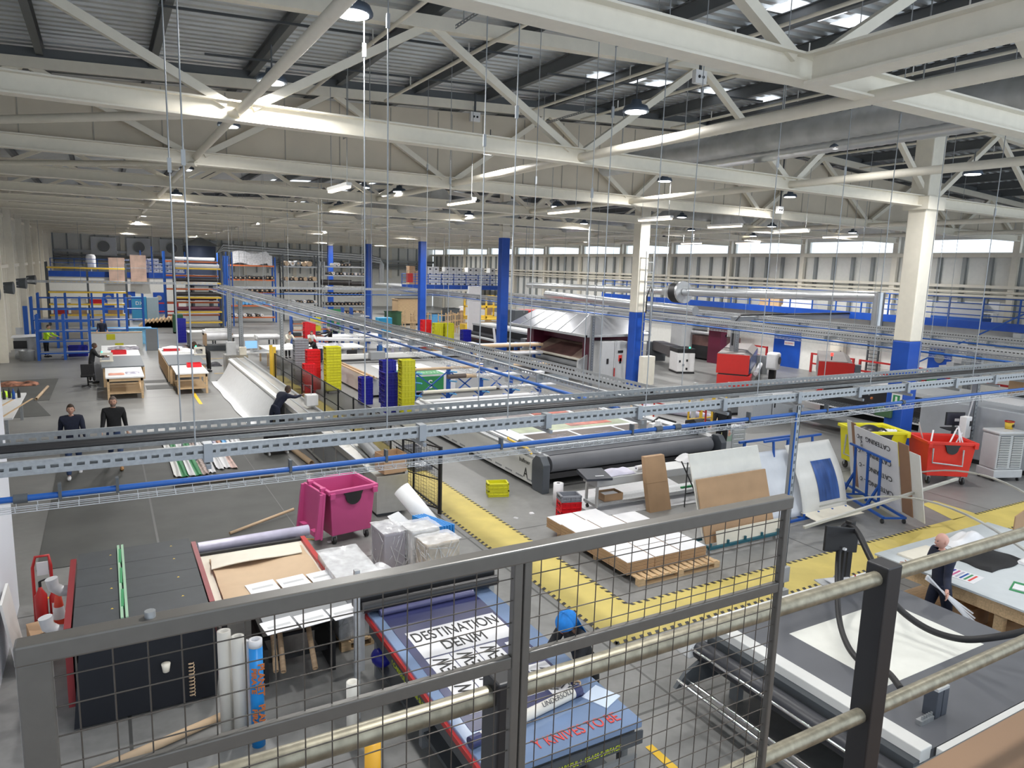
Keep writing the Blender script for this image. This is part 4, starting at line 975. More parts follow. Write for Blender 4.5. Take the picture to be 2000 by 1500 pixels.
lean_board(-.25,.12,.23,1.62,.17,.34,brownp if False else mat('brown_stripe_board',(.30,.17,.10),.6),'brown_board','dark brown board strip at the near end of the CATERING board')
lean_board(-.62,-.26,.20,1.50,.17,.30,white,'white_board','plain white board at the right hand end of the A-frame')
lean_board(1.86,2.05,.24,1.64,.17,.34,mat('brown_stripe_board',(0,0,0)),'brown_board','dark brown board strip at the far end of the CATERING board');lean_board(2.06,2.25,.24,1.66,.17,.34,white,'white_board','narrow white board left of the far brown strip')
upv=(q(0,-.13+.30,1.60)-q(0,-.13,0)).normalized()
for k in range(4):
    v=.28+k*.36; base=q(.35,-.13+.012,.17)+upv*(v+.10)
    text('CATERING  -',.165,base+nv*.004,dv,-upv,txt,'lettering',cbd,fit=1.18)
    c=q(1.68,-.13+.014,.17)+upv*(v+.04);MB().cyl(c,c+nv*.004,.05,14).obj('emblem',txtg,cbd);MB().cyl(c+nv*.004,c+nv*.006,.03,12).obj('emblem_centre',paper,cbd)
text('EAST',.12,q(1.58,-.112,.17)+upv*1.42,-upv,-dv,txtg,'lettering',cbd,fit=.36)
# ---- bent white strips & loose profile
t=thing('bent_profiles','white plastic strips fixed as large arches beside the wooden bench','arch')
a=MB()
for (p0,p1,p2,p3) in [((13.4,9.6,.35),(14.6,8.2,1.2),(13.3,6.4,1.3),(12.2,4.6,1.0)),((16.3,9.5,.75),(16.6,8,1.5),(14.8,6.0,1.6),(12.9,4.2,1.0))]:
    p0,p1,p2,p3=map(Vector,(p0,p1,p2,p3));pts=[]
    for i in range(17):
        u=i/16;pts.append(p0*(1-u)**3+p1*3*u*(1-u)**2+p2*3*u*u*(1-u)+p3*u**3)
    a=MB()
    for i in range(16): a.bar(pts[i],pts[i+1]+(pts[i+1]-pts[i])*.1,.045,.03)
    a.obj('strip',mat('pale_profile',(.46,.46,.43),.5),t)
o=MB().bar(at(1570,1030,.35),at(1870,935,.95),.06,.05).obj('loose_profile',mat('pale_profile',(0,0,0)));tag(o,'straight pale profile bar propped across the trolleys','bar')
# ---- nearest right: large flatbed with white sheet
t=thing('flatbed_plotter','large grey flatbed plotter with white side beams, lower right','plotter',(6.5,3.3,0))
W=3.25;L=2.7;Z=.88
B(.1,.05,.25,W,L-.05,.78).obj('body',mgrey,t);B(.15,0,.78,W+.05,L,Z).obj('bed',mat('plotter_bed',(.115,.12,.135),.5,0,.08,2),t)
B(-.02,0,.78,.17,L,Z+.04).obj('side_beam',white,t,bevel=.01);MB().box(.15,L-.02,.80,W+.1,L+.16,Z+.03).obj('end_rail',white,t,bevel=.01);MB().box(.9,L+.03,Z+.03,W,L+.08,Z+.05).obj('rail_track',galv,t)
MB().box(.2,-.22,.76,W+.2,-.02,Z+.02).obj('near_rail',white,t,bevel=.01);B(.3,-.16,Z+.02,W,-.12,Z+.03).obj('rail_slot',dsteel,t)
B(-.12,0,.70,-.02,L,.82).obj('dark_rail',dsteel,t);MB().cyl((-.24,-.05,.66),(-.24,L+.02,.66),.12,22).obj('roller',mat('roller_rubber',(.035,.037,.045),.4),t);MB().cyl((-.38,-.1,.70),(-.38,L+.05,.70),.018,12).obj('steel_bar',chrome,t)  # dark steel rail along the outside of the side beam
MB().cyl((-.62,-.3,.36),(-.62,L-.1,.36),.028,14).obj('lower_bar',chrome,t);MB().cyl((-.5,-.3,.36),(-.5,L-.1,.36),.022,14).obj('lower_bar',chrome,t)
MB().prism([(.30,.0),(.42,.1),(.42,.45),(.3,.5)],'y',0,.01) 
for y in (.0,L-.15): MB().hexa([(-.7,y,.3),(.1,y,.3),(.1,y+.05,.3),(-.7,y+.05,.3)],[(-.55,y,.46),(.1,y,.75),(.1,y+.05,.75),(-.55,y+.05,.46)]).obj('bracket',dsteel,t)
B(-.42,L-.05,.56,-.05,L+.22,.80).obj('motor_cover',plast,t,bevel=.03)
for x in (.2,W-.2):
    for y in (.2,L-.3): B(x-.06,y-.06,0,x+.06,y+.06,.25).obj('leg',mgrey,t)
MB().box(W-2.5,.85,Z,W-.50,2.13,Z+.004).obj('white_sheet',mat('soft_white_sheet',(.80,.80,.74),.5),t)
MB().prism([(0,0),(1,0),(1,1),(0,1)],'y',0,.001)
mt=thing('cutting_tool','black and grey tool module at the near end of the plotter','tool head',(7.15,3.55,Z+.0));B(0,0,0,.10,.14,.30).obj('module',mat('slate_module',(.06,.07,.09),.4),mt,bevel=.008);B(.11,0,0,.21,.14,.30).obj('module',mat('slate_module',(0,0,0)),mt,bevel=.008);B(0,.0,.30,.2,.1,.33).obj('cap',lgrey,mt);B(.08,.02,.332,.16,.08,.336).obj('yellow_label',ycrate,mt);a=MB()
for i in range(5): a.cyl((-.2+i*.04,.02,.05),(-.2+i*.04,.02,.09),.012,8)
a.box(-.24,0,0,-.02,.06,.05);a.obj('nozzle_row',galv,mt)
# control arm with screen
c0=at(1648,1140,.9);t=thing('control_stand','black control arm with screen, keyboard and cable hose behind the plotter','control stand',(c0.x,c0.y,0))
B(-.05,-.05,0,.05,.05,1.86).obj('pole',black,t);B(-.2,-.2,0,.2,.2,.04).obj('foot',dsteel,t)
MB().hexa([(-.55,-.02,1.50),(-.02,-.16,1.44),(-.02,-.12,1.44),(-.55,.02,1.50)],[(-.55,-.02,1.88),(-.02,-.16,1.80),(-.02,-.12,1.80),(-.55,.02,1.88)]).obj('screen_back',blackpl,t,bevel=.01)
B(-.30,-.16,1.37+.15,-.26,-.12,1.55).obj('sticker',paper,t);B(-.25,-.12,1.0,-.2,-.07,1.5).obj('screen_arm',black,t)
MB().hexa([(-.62,-.15,1.02),(.1,-.25,.98),(.14,.02,.98),(-.55,.1,1.02)],[(-.62,-.15,1.035),(.1,-.25,.995),(.14,.02,.995),(-.55,.1,1.035)]).obj('keyboard_shelf',galvl,t);MB().hexa([(-.45,-.12,1.037),(-.02,-.2,1.012),(0,-.06,1.012),(-.42,.03,1.037)],[(-.45,-.12,1.055),(-.02,-.2,1.03),(0,-.06,1.03),(-.42,.03,1.055)]).obj('keyboard',paper,t)
for i in range(3): MB().cyl((-.38+i*.09,-.2,.78),(-.38+i*.09,-.2,.98),.022,10).obj('tool_holder',black,t)
B(-.14,-.12,.72,-.02,-.02,.88).obj('grey_box',lgrey,t,bevel=.02);B(-.3,-.1,.6,.25,.05,.66).obj('black_shelf',black,t)
MB().hexa([(.02,-.1,.62),(.6,-.12,.62),(.62,.2,.62),(.02,.2,.62)],[(.02,-.05,.96),(.25,-.1,.96),(.6,.2,.66),(.02,.2,.96)]).obj('grey_housing',lgrey,t,bevel=.02)
MB().bar((.1,-.12,.97),(.17,-.05,1.02),.02,.01).obj('red_tool',red,t)
def bez(pts,n=24):
    P=[Vector(p) for p in pts];out=[]
    for i in range(len(P)-1):
        p0=P[max(i-1,0)];p1=P[i];p2=P[i+1];p3=P[min(i+2,len(P)-1)]
        for k in range(n):
            u=k/n;out.append(.5*((2*p1)+(-p0+p2)*u+(2*p0-5*p1+4*p2-p3)*u*u+(-p0+3*p1-3*p2+p3)*u**3))
    out.append(P[-1]);return out
hz=[at(1640,1060,1.60),at(1650,1026,1.78),at(1672,1035,1.78),at(1700,1090,1.60),at(1740,1170,1.3),at(1800,1222,1.1),at(1870,1247,1.1),at(1940,1245,1.25),at(2040,1225,1.5)]
o=MB().tube(bez(hz,8),.042,10).obj('cable_hose',black);tag(o,'thick black cable hose arching from the control arm to the right','hose')
hz=[at(1640,1060,1.55),at(1636,1110,1.35),at(1638,1200,1.05),at(1655,1260,1.0),at(1690,1300,.98),at(1730,1310,1.0),at(1760,1345,1.05)]
o=MB().tube(bez(hz,8),.036,10).obj('cable_hose',black);tag(o,'black cable hose drooping over the plotter to its tool head','hose')
# ---- wooden work bench, right
t=thing('wooden_workbench','large wooden workbench with white top, right edge','workbench',(10.75,4.2,0))
B(0,-1.2,.82,3.4,2.35,.86).obj('frame_top',wood,t);B(-.03,-1.25,.86,3.4,2.38,.89).obj('benchtop',mat('pale_top',(.58,.62,.64),.4),t)
B(.02,-1.15,.66,.07,2.3,.82).box(0.02,2.25,.66,3.4,2.3,.82).obj('apron',wood,t);B(.05,-1.1,.12,3.3,2.2,.18).obj('lower_shelf',wood,t)
for y in (-1.05,.45,2.15):
    for x in (.05,1.6,3.2): B(x,y,0,x+.12,y+.12,.82).obj('leg',wood,t)
def loose(name,lab,x,y,z,w,d,h,m,rz_=0,cat='sheet'):
    t_=thing(name,lab,cat,(x,y,z),rz_);B(-w/2,-d/2,0,w/2,d/2,h).obj('body',m,t_);return t_
for i,(x,y,w_,d_,h_) in enumerate([(11.2,5.35,.5,.45,.32),(11.3,4.6,.55,.5,.36),(11.25,3.8,.55,.6,.4),(12.2,5.6,.5,.5,.4)]):
    t_=thing('cardboard_box','brown cardboard box stored under the wooden workbench, %s from the far end'%od(i),'box',(x,y,.18),.1*i,'boxes under the workbench');B(-w_/2,-d_/2,0,w_/2,d_/2,h_).obj('carton',card,t_,bevel=.01);B(-w_/2,-.025,h_,w_/2,.025,h_+.003).obj('tape',kraft,t_)
t_=loose('colour_sheet','sheet with bright coloured stripes on the wooden workbench',11.15,5.45,.891,.4,.5,.004,paper,.1)
for i,m_ in enumerate((txtr,greenp,bluepipe,lilac,pink,bcrate)): B(-.15,-.18+i*.06,.004,.15,-.15+i*.06,.006).obj('stripe',m_,t_)
t_=loose('printed_sheet','green and pink printed sheet with white paper on it, on the workbench',11.5,4.75,.891,.42,.3,.006,greenp,.3);B(-.15,-.12,.006,.08,.12,.02).obj('white_paper',paper,t_);B(.1,-.08,.006,.18,.0,.01).obj('pink_patch',pink,t_)
cloth('black_cloth','black cloth lying on the workbench behind the arches',12.2,5.6,.89,1.1,.7,.10,dkfab,9)
cloth('white_bags','white plastic sacks piled at the back of the workbench',12.6,6.15,.89,.9,.5,.28,mat('white_bag',(.78,.78,.80),.4),10,'sack')
cloth('white_bags','crumpled white film lying on the workbench in front of the black cloth',12.9,5.1,.89,.9,.5,.16,mat('white_bag',(0,0,0)),12,'sack')
loose('board_sample','stack of pale sample boards at the far end of the workbench',11.4,6.2,.891,.8,.35,.03,cream2,.0,'boards');loose('board_sample','brown and dark sample strip lying at the workbench edge',11.15,5.95,.891,.5,.12,.02,card,.0,'boards')
t_=thing('cardboard_sheet','brown cardboard sheet standing behind the workbench','cardboard',(14.3,6.2,0),.2);B(0,0,0,2.0,.02,1.1).obj('sheet',card,t_)
# ---- air cooler with tub
t=thing('air_cooler','grey louvred evaporative air cooler on castors, right edge','air cooler',(21.15,9.75,0),math.radians(-20))
B(-.45,-.3,.1,.45,.3,.32).obj('water_tank',lgrey,t,bevel=.02);B(-.42,-.27,.32,.42,.27,1.28).obj('housing',lgrey,t,bevel=.04);B(-.44,-.29,1.28,.44,.29,1.38).obj('top_cover',lgrey,t,bevel=.04)
a=MB()
for i in range(18):
    for s_ in (-1,1): a.box(s_*.2-.15,-.285,.4+i*.048,s_*.2+.15,-.268,.42+i*.048)
a.obj('louvres',white,t);a=MB()
for s_ in (-1,1): a.box(s_*.2-.16,-.272,.38,s_*.2+.16,-.268,1.26)
a.obj('dark_grille',dsteel,t);castors(t,-.38,-.24,.38,.24,.045,rubber,.1)
t=thing('yellow_tub','small yellow tub with red rim standing on the air cooler','tub',(21.35,9.75,1.385));MB().lathe([(0,0),(.09,0),(.11,.2),(.0,.2)],n=18).obj('tub_body',yellow,t);MB().lathe([(.10,.19),(.12,.19),(.12,.22),(.10,.22)],n=18).obj('rim',red,t);B(-.05,-.112,.06,.05,-.10,.14).obj('label',txt,t)
# ---- lower left: black laminator
t=thing('flatbed_laminator','big dark machine with a broad hinged slate top and red ends','machine',(-.55,8.72,0))
W=1.5;L=2.32;Z=1.2
B(.05,-.02,.03,W,L,.80).obj('base',mat('blue_black',(.008,.010,.016),.5),t)
MB().prism([(.0,.03),(.06,.62),(.12,Z-.03),(W-.02,Z-.03),(W+.04,.62),(W,.03)],'y',-.05,.0).obj('front_cover',mat('blue_black',(0,0,0)),t)
mt_=mat('slate_cover',(.045,.05,.055),.55,noise=.1)
a=MB()
for i in range(4): a.box(.05,i*.585,Z-.03,W-.05,i*.585+.578,Z)
a.obj('top_panels',mt_,t)
MB().prism([(.05,.25),(L,.25),(L-.1,Z-.02),(.1,Z-.02)],'x',-.04,.03).obj('red_end',mat('dark_red_end',(.22,.02,.025),.4),t);MB().prism([(0,.25),(L,.25),(L-.1,Z-.02),(.1,Z-.02)],'x',W-.03,W+.03).obj('red_end',mat('dark_red_end',(0,0,0)),t)
a=MB();
for x in (.52,.57): a.box(x,0,Z,x+.03,L+.05,Z+.035)
a.obj('green_rail',mat('pale_green_rail',(.30,.48,.33),.4),t)
for i in range(3): MB().bar((.545,.3+i*.7,Z+.02),(.555,.8+i*.7,Z+.02),.03,.035).obj('rail_insert',greenp,t)
a=MB()
for x in (.42,1.18):
    for y in (.35,.95,1.6,2.1): a.add([(x,y,Z+.002),(x+.035,y,Z+.002),(x+.0175,y+.03,Z+.002)],[(0,1,2)])
a.add([(.45,-.055,.95),(.51,-.055,.95),(.48,-.055,1.0)],[(0,1,2)]);a.add([(1.1,-.055,1.0),(1.16,-.055,1.0),(1.13,-.055,1.05)],[(0,1,2)])
a.obj('warning_stickers',yellow,t)
for i,y in enumerate((.55,1.7)):
    MB().tube([(-.02,y,.95),(-.14,y,.97),(-.22,y+.02,1.03),(-.24,y+.02,1.15)],[.07,.07,.07,.075],14).obj('exhaust_elbow',lgrey,t)
for x in (.1,W-.1):
    for y in (.1,L-.1): B(x-.04,y-.04,0,x+.04,y+.04,.12).obj('foot',dsteel,t)
a=MB();pts=[(1.22+.03*math.cos(k*.7),-.12+.03*math.sin(k*.7),.12+k*.005) for k in range(90)];a.tube(pts,.006,5);a.obj('coiled_hose',kraft,t)
a=MB();a.lathe([(0,0),(.035,.02),(.05,.12),(0,.12)],(.95,-.12,.5));a.obj('filter_cup',cream,t)
# table with kraft paper
t=thing('feed_table','low red framed table piled with kraft paper and white cards','table',(1.0,9.4,0))
B(0,0,.78,1.58,1.72,.86).obj('tabletop',cream2,t);B(1.55,-.05,.76,1.62,1.75,.92).obj('red_edge',red,t);B(0,1.7,.76,1.58,1.76,.9).obj('back_rail',black,t)
MB().box(.50,-.95,.80,1.58,0,.86).obj('front_flap',mgrey,t)
for x in (.1,1.45):
    for y in (-.4,1.6): B(x-.03,y-.03,0,x+.03,y+.03,.78).obj('leg',black,t)
o=MB().sheet(lambda u,v:(1.15+1.35*u,9.35+1.5*v-.25*u*(1-v),.895+.018*math.sin(u*7+v*3)+.012*math.sin(v*13)),16,12,.02).obj('kraft_paper_sheets',kraft);tag(o,'creased brown kraft paper spread on the red framed table','paper')
o=MB().sheet(lambda u,v:(1.12+1.3*u+.05*v,10.35+.45*v+.25*u*.5,.95+.02*math.sin(u*5)+.01*math.sin(v*5)),12,6,.012).obj('cream_board',cream2);tag(o,'cream cardboard sheet lying on the kraft paper','paper')
nn=0
for i in range(3):
    for j in range(3):
        x=1.66+i*.41;y=9.50-j*.52
        t_=thing('white_card','white card with a grey line on the table, %s row, %s from the left'%(['back','middle','front'][j],od(i)),'card',(x,y,.925 if j==0 else .863),math.radians(6),'white cards on the feed table');B(-.19,-.17,0,.19,.17,.006).obj('sheet',paper,t_);B(-.14,-.03,.006,.14,.02,.0075).obj('grey_line',txtg if False else lgrey,t_)
for i,(x,r) in enumerate(((0,.075),(0,.06))):
    o=MB().cyl((1.05,11.35+i*.2,.9-.1*i),(2.75,11.42+i*.2,.9-.1*i),.09-.015*i,18).obj('film_roll',lilac);tag(o,'%s lilac film roll behind the kraft paper table'%['front','back'][i],'roll','lilac film rolls')
t=thing('roll_stand','black stand carrying the lilac film rolls','stand',(1.0,11.2,0));a=MB()
for x in (.2,1.5): a.box(x,0,0,x+.05,.45,.78)
a.box(.2,.0,.70,1.55,.45,.72);a.obj('frame',black,t)
# vertical rolls
def vroll(lab,x,y,h,r,m,tx=0,ty=0,core=True,rcore=None):
    t_=thing('upright_roll',lab,'roll',(x,y,0));MB().pipe((0,0,0),(tx,ty,h),r,rcore or r*.55,24).obj('roll_body',m,t_);return t_
vroll('left white roll standing upright behind the gate mesh',.95,7.80,1.26,.072,mat('off_white_roll',(.62,.60,.55),.5),.0,.05)
vroll('right white roll standing upright beside the first',1.07,7.66,1.24,.068,mat('off_white_roll',(0,0,0)),0,.05)
pr=vroll('blue roll printed with orange PLANET lettering, standing upright',1.23,7.52,1.16,.072,mat('sky_blue_print',(.01,.25,.68),.35,noise=0),0,.03)
MB().pipe((0,.031,1.16),(0,.034,1.24),.072,.045,24).obj('white_core_end',paper,pr)
for k,z in enumerate((1.0,.52)):
    text('PLANET',.095,(.0,-.078,z),(0,.026,-1),(1,0,0),txto,'lettering',pr,fit=.38,bold=.003);text('PIRATE',.075,(-.062,-.060,z-.04),(0,.026,-1),(.85,-.5,0),txto,'lettering',pr,fit=.30,bold=.003)
t_=thing('red_white_sheet','folded red and white sheet standing between the rolls','sheet',(1.15,7.62,0));B(0,0,0,.02,.05,1.2).obj('white_side',paper,t_);B(.021,-.03,.45,.035,.04,1.0).obj('red_side',red,t_)
for i,(x,y,x2,y2) in enumerate([(1.62,8.5,1.72,9.3),(1.70,8.45,1.80,9.25),(2.07,8.35,2.15,9.2)]):
    o=MB().pipe((x,y,.24),(x2,y2,.66),.035,.027,14).obj('cardboard_tube',plywood);tag(o,'brown tube stored under the red framed table, %s from the left'%od(i),'tube','tubes under the table')
t_=thing('under_table_shelf','black lower frame holding the brown tubes','frame',(1.5,8.6,0));B(0,.2,.2,.9,.24,.26).box(0,.6,.30,.9,.64,.34).box(0,0,0,.05,.9,.5).box(.85,0,0,.9,.9,.5).obj('bars',black,t_)
# fire extinguishers
t=thing('extinguisher_trolley','red fire extinguishers on a red hoop stand by the partition','fire extinguisher',(-.98,11.65,0))
MB().tube([(-.12,0,.05),(-.12,.06,.85),(-.08,.08,1.0),(.08,.08,1.0),(.1,.06,.85),(.1,0,.05)],.022).box(-.14,-.1,0,.14,.14,.04).obj('hoop_stand',red,t);B(-.07,.05,.72,.07,.07,.92).obj('sign_plate',paper,t)
MB().lathe([(0,.04),(.075,.05),(.08,.1),(.08,.45),(.03,.54),(.02,.58),(0,.58)],(-.04,-.02,0)).obj('cylinder',red,t);MB().lathe([(0,.04),(.06,.05),(.065,.1),(.065,.4),(.025,.48),(0,.5)],(.12,.0,0)).obj('cylinder',red,t);MB().cyl((-.04,-.02,.58),(-.04,-.02,.66),.02,8).bar((-.04,-.02,.66),(.04,-.06,.7),.02,.02).tube([(.12,0,.5),(.18,0,.55),(.2,0,.4),(.19,0,.15)],.01).obj('valve_and_hose',black,t)
B(.09,-.07,.18,.15,-.062,.32).obj('label',paper,t)
t=thing('traffic_cone','orange and white traffic cone behind the dark machine','cone',(-.78,11.15,0));MB().lathe([(.14,.03),(.12,.03),(.085,.28)],n=18).obj('cone_orange',mat('cone_orange',(.65,.06,.03),.5),t);MB().lathe([(.06,.45),(.03,.68),(0,.68)],n=18).obj('cone_tip',mat('cone_orange',(0,0,0)),t);MB().lathe([(.085,.28),(.06,.45)],n=18).obj('white_band',paper,t);B(-.17,-.17,0,.17,.17,.03).obj('base',black,t)
t=thing('leaning_sheet','white panel leaning on the partition beside the extinguishers','panel',(-1.2,10.2,0));MB().hexa([(0,0,0),(.03,0,0),(.03,.7,0),(0,.7,0)],[(-.13,0,1.0),(-.10,0,1.0),(-.10,.7,1.0),(-.13,.7,1.0)]).obj('sheet',white,t)
t=thing('cardboard_box','brown box on the floor by the extinguishers','box',(-.95,10.65,0),.2);B(-.15,-.2,0,.15,.2,.42).obj('carton',card,t);B(-.02,-.2,.42,.02,.2,.423).obj('tape',kraft,t)
# ---- pallets of film wrapped blocks
def wrapped(lab,x,y,z,w_,d_,h_,m,rz_=0,grp='film wrapped packs',seed=0):
    rr=random.Random(seed);t_=thing('wrapped_pack',lab,'pack',(x,y,z),rz_,grp)
    a=MB();n=6
    B(-w_/2+.02,-d_/2+.02,0,w_/2-.02,d_/2-.02,h_-.02).obj('contents',m,t_,bevel=.03)
    def side(u,v): return None
    a=MB();a.grid(lambda u,v:((u-.5)*w_,(v-.5)*d_,h_+.006+.01*math.sin(u*11+seed)*math.sin(v*9+seed)),8,8)
    for k in range(14):
        p=Vector((rr.uniform(-.5,.5)*w_,-d_/2-.004,rr.uniform(.0,1)*h_));q=Vector((rr.uniform(-.5,.5)*w_,-d_/2-.004,rr.uniform(.0,1)*h_));a.bar(p,q,.004,.012)
        p=Vector((-w_/2-.004,rr.uniform(-.5,.5)*d_,rr.uniform(0,1)*h_));q=Vector((-w_/2-.004,rr.uniform(-.5,.5)*d_,rr.uniform(0,1)*h_));a.bar(p,q,.004,.012)
    a.obj('film_creases',mat('shiny_film',(.75,.76,.78),.12,0,.2,9,alpha=.55),t_);return t_
pallet('wooden pallet under the left wrapped packs',3.05,9.7,1.0,1.4,.05);pallet('wooden pallet under the right wrapped packs',4.15,10.2,1.25,1.2,.0)
wrapped('tall film wrapped pack of grey blocks nearest the pink bin, left',2.86,9.60,.136,.62,1.15,.9,film,0,seed=1);wrapped('smaller film wrapped block beside the tall left pack',3.32,9.45,.136,.36,.55,.72,film,.2,seed=2)
wrapped('film wrapped stack with lilac contents behind the others',3.83,10.55,.136,.42,.6,.95,mat('lilac_stack',(.38,.36,.40),.5),.05,seed=3)
wrapped('film wrapped white pack on top at the back right',4.3,10.35,.136,.55,.5,.98,mat('milky_pack',(.66,.66,.66),.3,noise=.2,scale=5),.08,seed=4);wrapped('film wrapped pack with tan striped boards in front',4.40,9.85,.136,.62,.45,.92,mat('tan_pack',(.60,.54,.46),.4,noise=.25,scale=6),.1,seed=5)
for i in range(5): 
    t_=thing('blue_plastic_sheet','blue plastic panel standing behind the wrapped packs, %s from the left'%od(i),'panel',(4.68+i*.05,10.3,.136),.35,'upright blue panels');B(0,0,0,.03,.75,.9).obj('sheet',lblue if False else mat('blue_panel_plastic',(.03,.25,.65),.4),t_)
t_=thing('foam_roll','loose white foam roll leaning on the wrapped packs','roll',(4.55,11.35,0));MB().pipe((.45,-.2,.55),(0,.5,1.25),.16,.03,24).obj('roll_body',mat('foam_white',(.78,.79,.80),.7),t_);MB().hexa([(-.15,.3,.9),(.25,-.1,.5),(.27,-.1,.5),(-.13,.3,.9)],[(-.38,.2,.88),(-.1,-.3,.45),(-.08,-.3,.45),(-.36,.2,.88)]).obj('loose_end',mat('foam_white',(0,0,0)),t_);B(.3,-.35,0,.6,.1,.5).obj('support_block',film,t_)
# ---- rollsroller flatbed applicator
t=thing('glass_applicator_table','long pale blue glass topped applicator table carrying the DESTINATION DENIM print','table',(2.72,4.9,0))
W=1.72;L=3.45;Z=.9
MB().box(0,0,.82,W,L,Z).obj('glass_top',bglass,t,bevel=.01);B(.05,.05,.70,W-.05,L-.05,.82).obj('frame',mgrey,t);B(-.03,0,.80,0.0,L,.86).obj('red_edge',red,t)
B(-.015,.3,.66,.05,L-.2,.80).obj('side_strip',dsteel,t);B(0.1,.1,.15,W-.1,L-.1,.2).obj('lower_shelf',dsteel,t)
for x in (.08,W-.16):
    for y in (.1,L-.2,L/2): B(x,y,0,x+.08,y+.08,.7).obj('leg',mgrey,t)
B(-.15,L-.12,Z+.02,W+.12,L+.12,Z+.24).obj('roller_gantry',black,t,bevel=.03);MB().cyl((-.1,L-.2,Z+.12),(W+.1,L-.2,Z+.12),.07,16).obj('pressure_roller',blackpl,t)
for x in (-.12,W+.04): B(x,L-.1,.1,x+.08,L+.1,Z+.1).obj('gantry_leg',lgrey,t)
B(0,-.02,.66,W,0.0,.80).obj('front_strip',mat('charcoal_plastic',(0,0,0)),t)
def tt_(s_,size,x,y,m,fit=None,xd=(1,0,0),yd=(0,1,0),z=Z+.004,nm='lettering'): return text(s_,size,(x,y,z),xd,yd,m,nm,t,fit)
tt_('NO',.19,.04,.10,txtr,.22);tt_('Y KNIVES TO BE',.19,.55,.10,txtr,.98)
text('! CAREFUL !  GLASS SURFACE',.075,(.66,-.024,.69),(1,0,0),(0,0,1),txty,'lettering',t,fit=.78)
text('! CAREFUL !  GLASS SURFACE',.08,(-.02,2.4,.69),(0,-1,0),(0,0,1),txty,'lettering',t,fit=1.2)
B(.5,-.06,.35,W-.1,-.03,.6).obj('front_cover',mgrey,t);text('ROLLSROLLER',.13,(.75,-.063,.42),(1,0,0),(0,0,1),txt,'lettering',t,fit=.7)
v=thing('vinyl_print','navy vinyl print with white DESTINATION DENIM panels spread on the glass table','print',(2.72,4.9,0))
B(.12,.60,Z+.001,1.46,L-.22,Z+.005).obj('vinyl',purple,v);MB().cyl((.1,L-.27,Z+.045),(1.42,L-.27,Z+.045),.045,14).obj('rolled_back_end',mat('pale_navy',(.10,.10,.20),.25),v)  # rolled end in a paler navy than the flat vinyl
def vt(s_,size,x,y,xd,yd,fit=None,m=txt,z=Z+.0095): return text(s_,size,(x,y,z),xd,yd,m,'lettering',v,fit)
B(.22,2.0,Z+.005,1.42,2.62,Z+.008).obj('white_panel',paper,v)
vt('DESTINATION',.30,.26,2.36,(1,0,0),(0,1,0),1.12);vt('DENIM',.27,.52,2.07,(1,0,0),(0,1,0),.55)
for r in range(3):
    for c in range(3):
        x0=.22+c*.30;y0=1.42-r*.57
        if y0<.35: continue
        B(x0,y0,Z+.005,x0+.285,y0+.55,Z+.008).obj('white_panel',paper,v)
        vt('NEW',.24,x0+.04,y0+.02,(0,1,0),(-1,0,0),.5) if False else vt('NEW',.26,x0+.24,y0+.03,(0,1,0),(-1,0,0),.48)
B(1.2,1.55,Z+.005,1.42,1.9,Z+.008).obj('white_panel',paper,v);vt('%',.2,1.23,1.6,(1,0,0),(0,1,0),.15)
B(1.15,.75,Z+.005,1.42,1.35,Z+.008).obj('white_panel',paper,v);vt('VIEW',.14,1.38,.8,(0,1,0),(-1,0,0),.45,txtg);vt('ANEW',.12,1.25,.8,(0,1,0),(-1,0,0),.45,txtg)
rl=thing('print_roll','rolled white print lettered UNDERSOLD lying across the glass table','roll',(2.72,4.9,0))
MB().cyl((.12,.42,Z+.06),(1.30,.62,Z+.06),.055,20).obj('roll_body',mat('ivory_roll',(.70,.68,.62),.4),rl);MB().cyl((1.30,.62,Z+.06),(1.40,.637,Z+.06),.056,20).cyl((.0,.40,Z+.06),(.12,.42,Z+.06),.056,20).obj('dark_ends',purple,rl)
text('UNDERSOLD',.07,(.86,.49,Z+.105),(1,.169,0),(-.12,.7,.7),txtg,'lettering',rl,fit=.42)
t_=loose('film_patch','piece of clear film curling at the near right corner of the glass table',4.3,5.4,Z+.001,.28,.3,.01,ltblue,.4)
t_=thing('hand_tools','small chrome roller tools and tape ring on the glass table','tool',(4.08,5.62,Z+.001));MB().cyl((-.05,0,.03),(.06,.02,.03),.03,12).bar((0,.0,.03),(.02,.1,.06),.02,.02).obj('tool_roller',chrome,t_);MB().pipe((.12,.08,0),(.12,.08,.03),.045,.035,18).obj('tape_ring',kraft,t_);B(-.2,-.1,0,-.04,.0,.004).obj('plastic_plate',mgrey,t_)
for i,(x,y) in enumerate([(2.62,5.3),(2.6,5.55)]): 
    o=MB().sheet(lambda u,v_:(x+.25*u-.2,y+.3*v_,.45+.05*math.sin(u*8+i)*math.cos(v_*7)),8,8,.02).obj('green_bag',greenp) if False else None
t_=thing('green_cloth','green rags stuffed in the side of the glass table','cloth',(2.66,5.5,.22));MB().ball((.12,0,.12),.13,12,8,1,1.8,.9).ball((.08,-.3,.09),.09,10,7).obj('rag',greenp,t_)
t_=thing('blue_bag','blue plastic bag under the far end of the glass table','bag',(2.85,8.1,.2));MB().ball((0,0,.12),.13,12,8,1,1.3,.9).obj('bag',bcrate,t_)
t_=vroll('pale plastic roll standing in front of the applicator table',2.15,7.05,.76,.068,mat('ivory_roll',(0,0,0)),0,.0)
t_=vroll('bright yellow roll standing behind the gate mesh at the bottom',at(728,1447,.95).x,at(728,1447,.95).y,.95,.075,mat('amber_roll',(.80,.42,.03),.4),0,0)
o=B(2.31,7.46,0,2.37,7.52,1.85).obj('grey_pole',galvl);tag(o,'slim grey vertical pole standing left of the applicator table','pole')
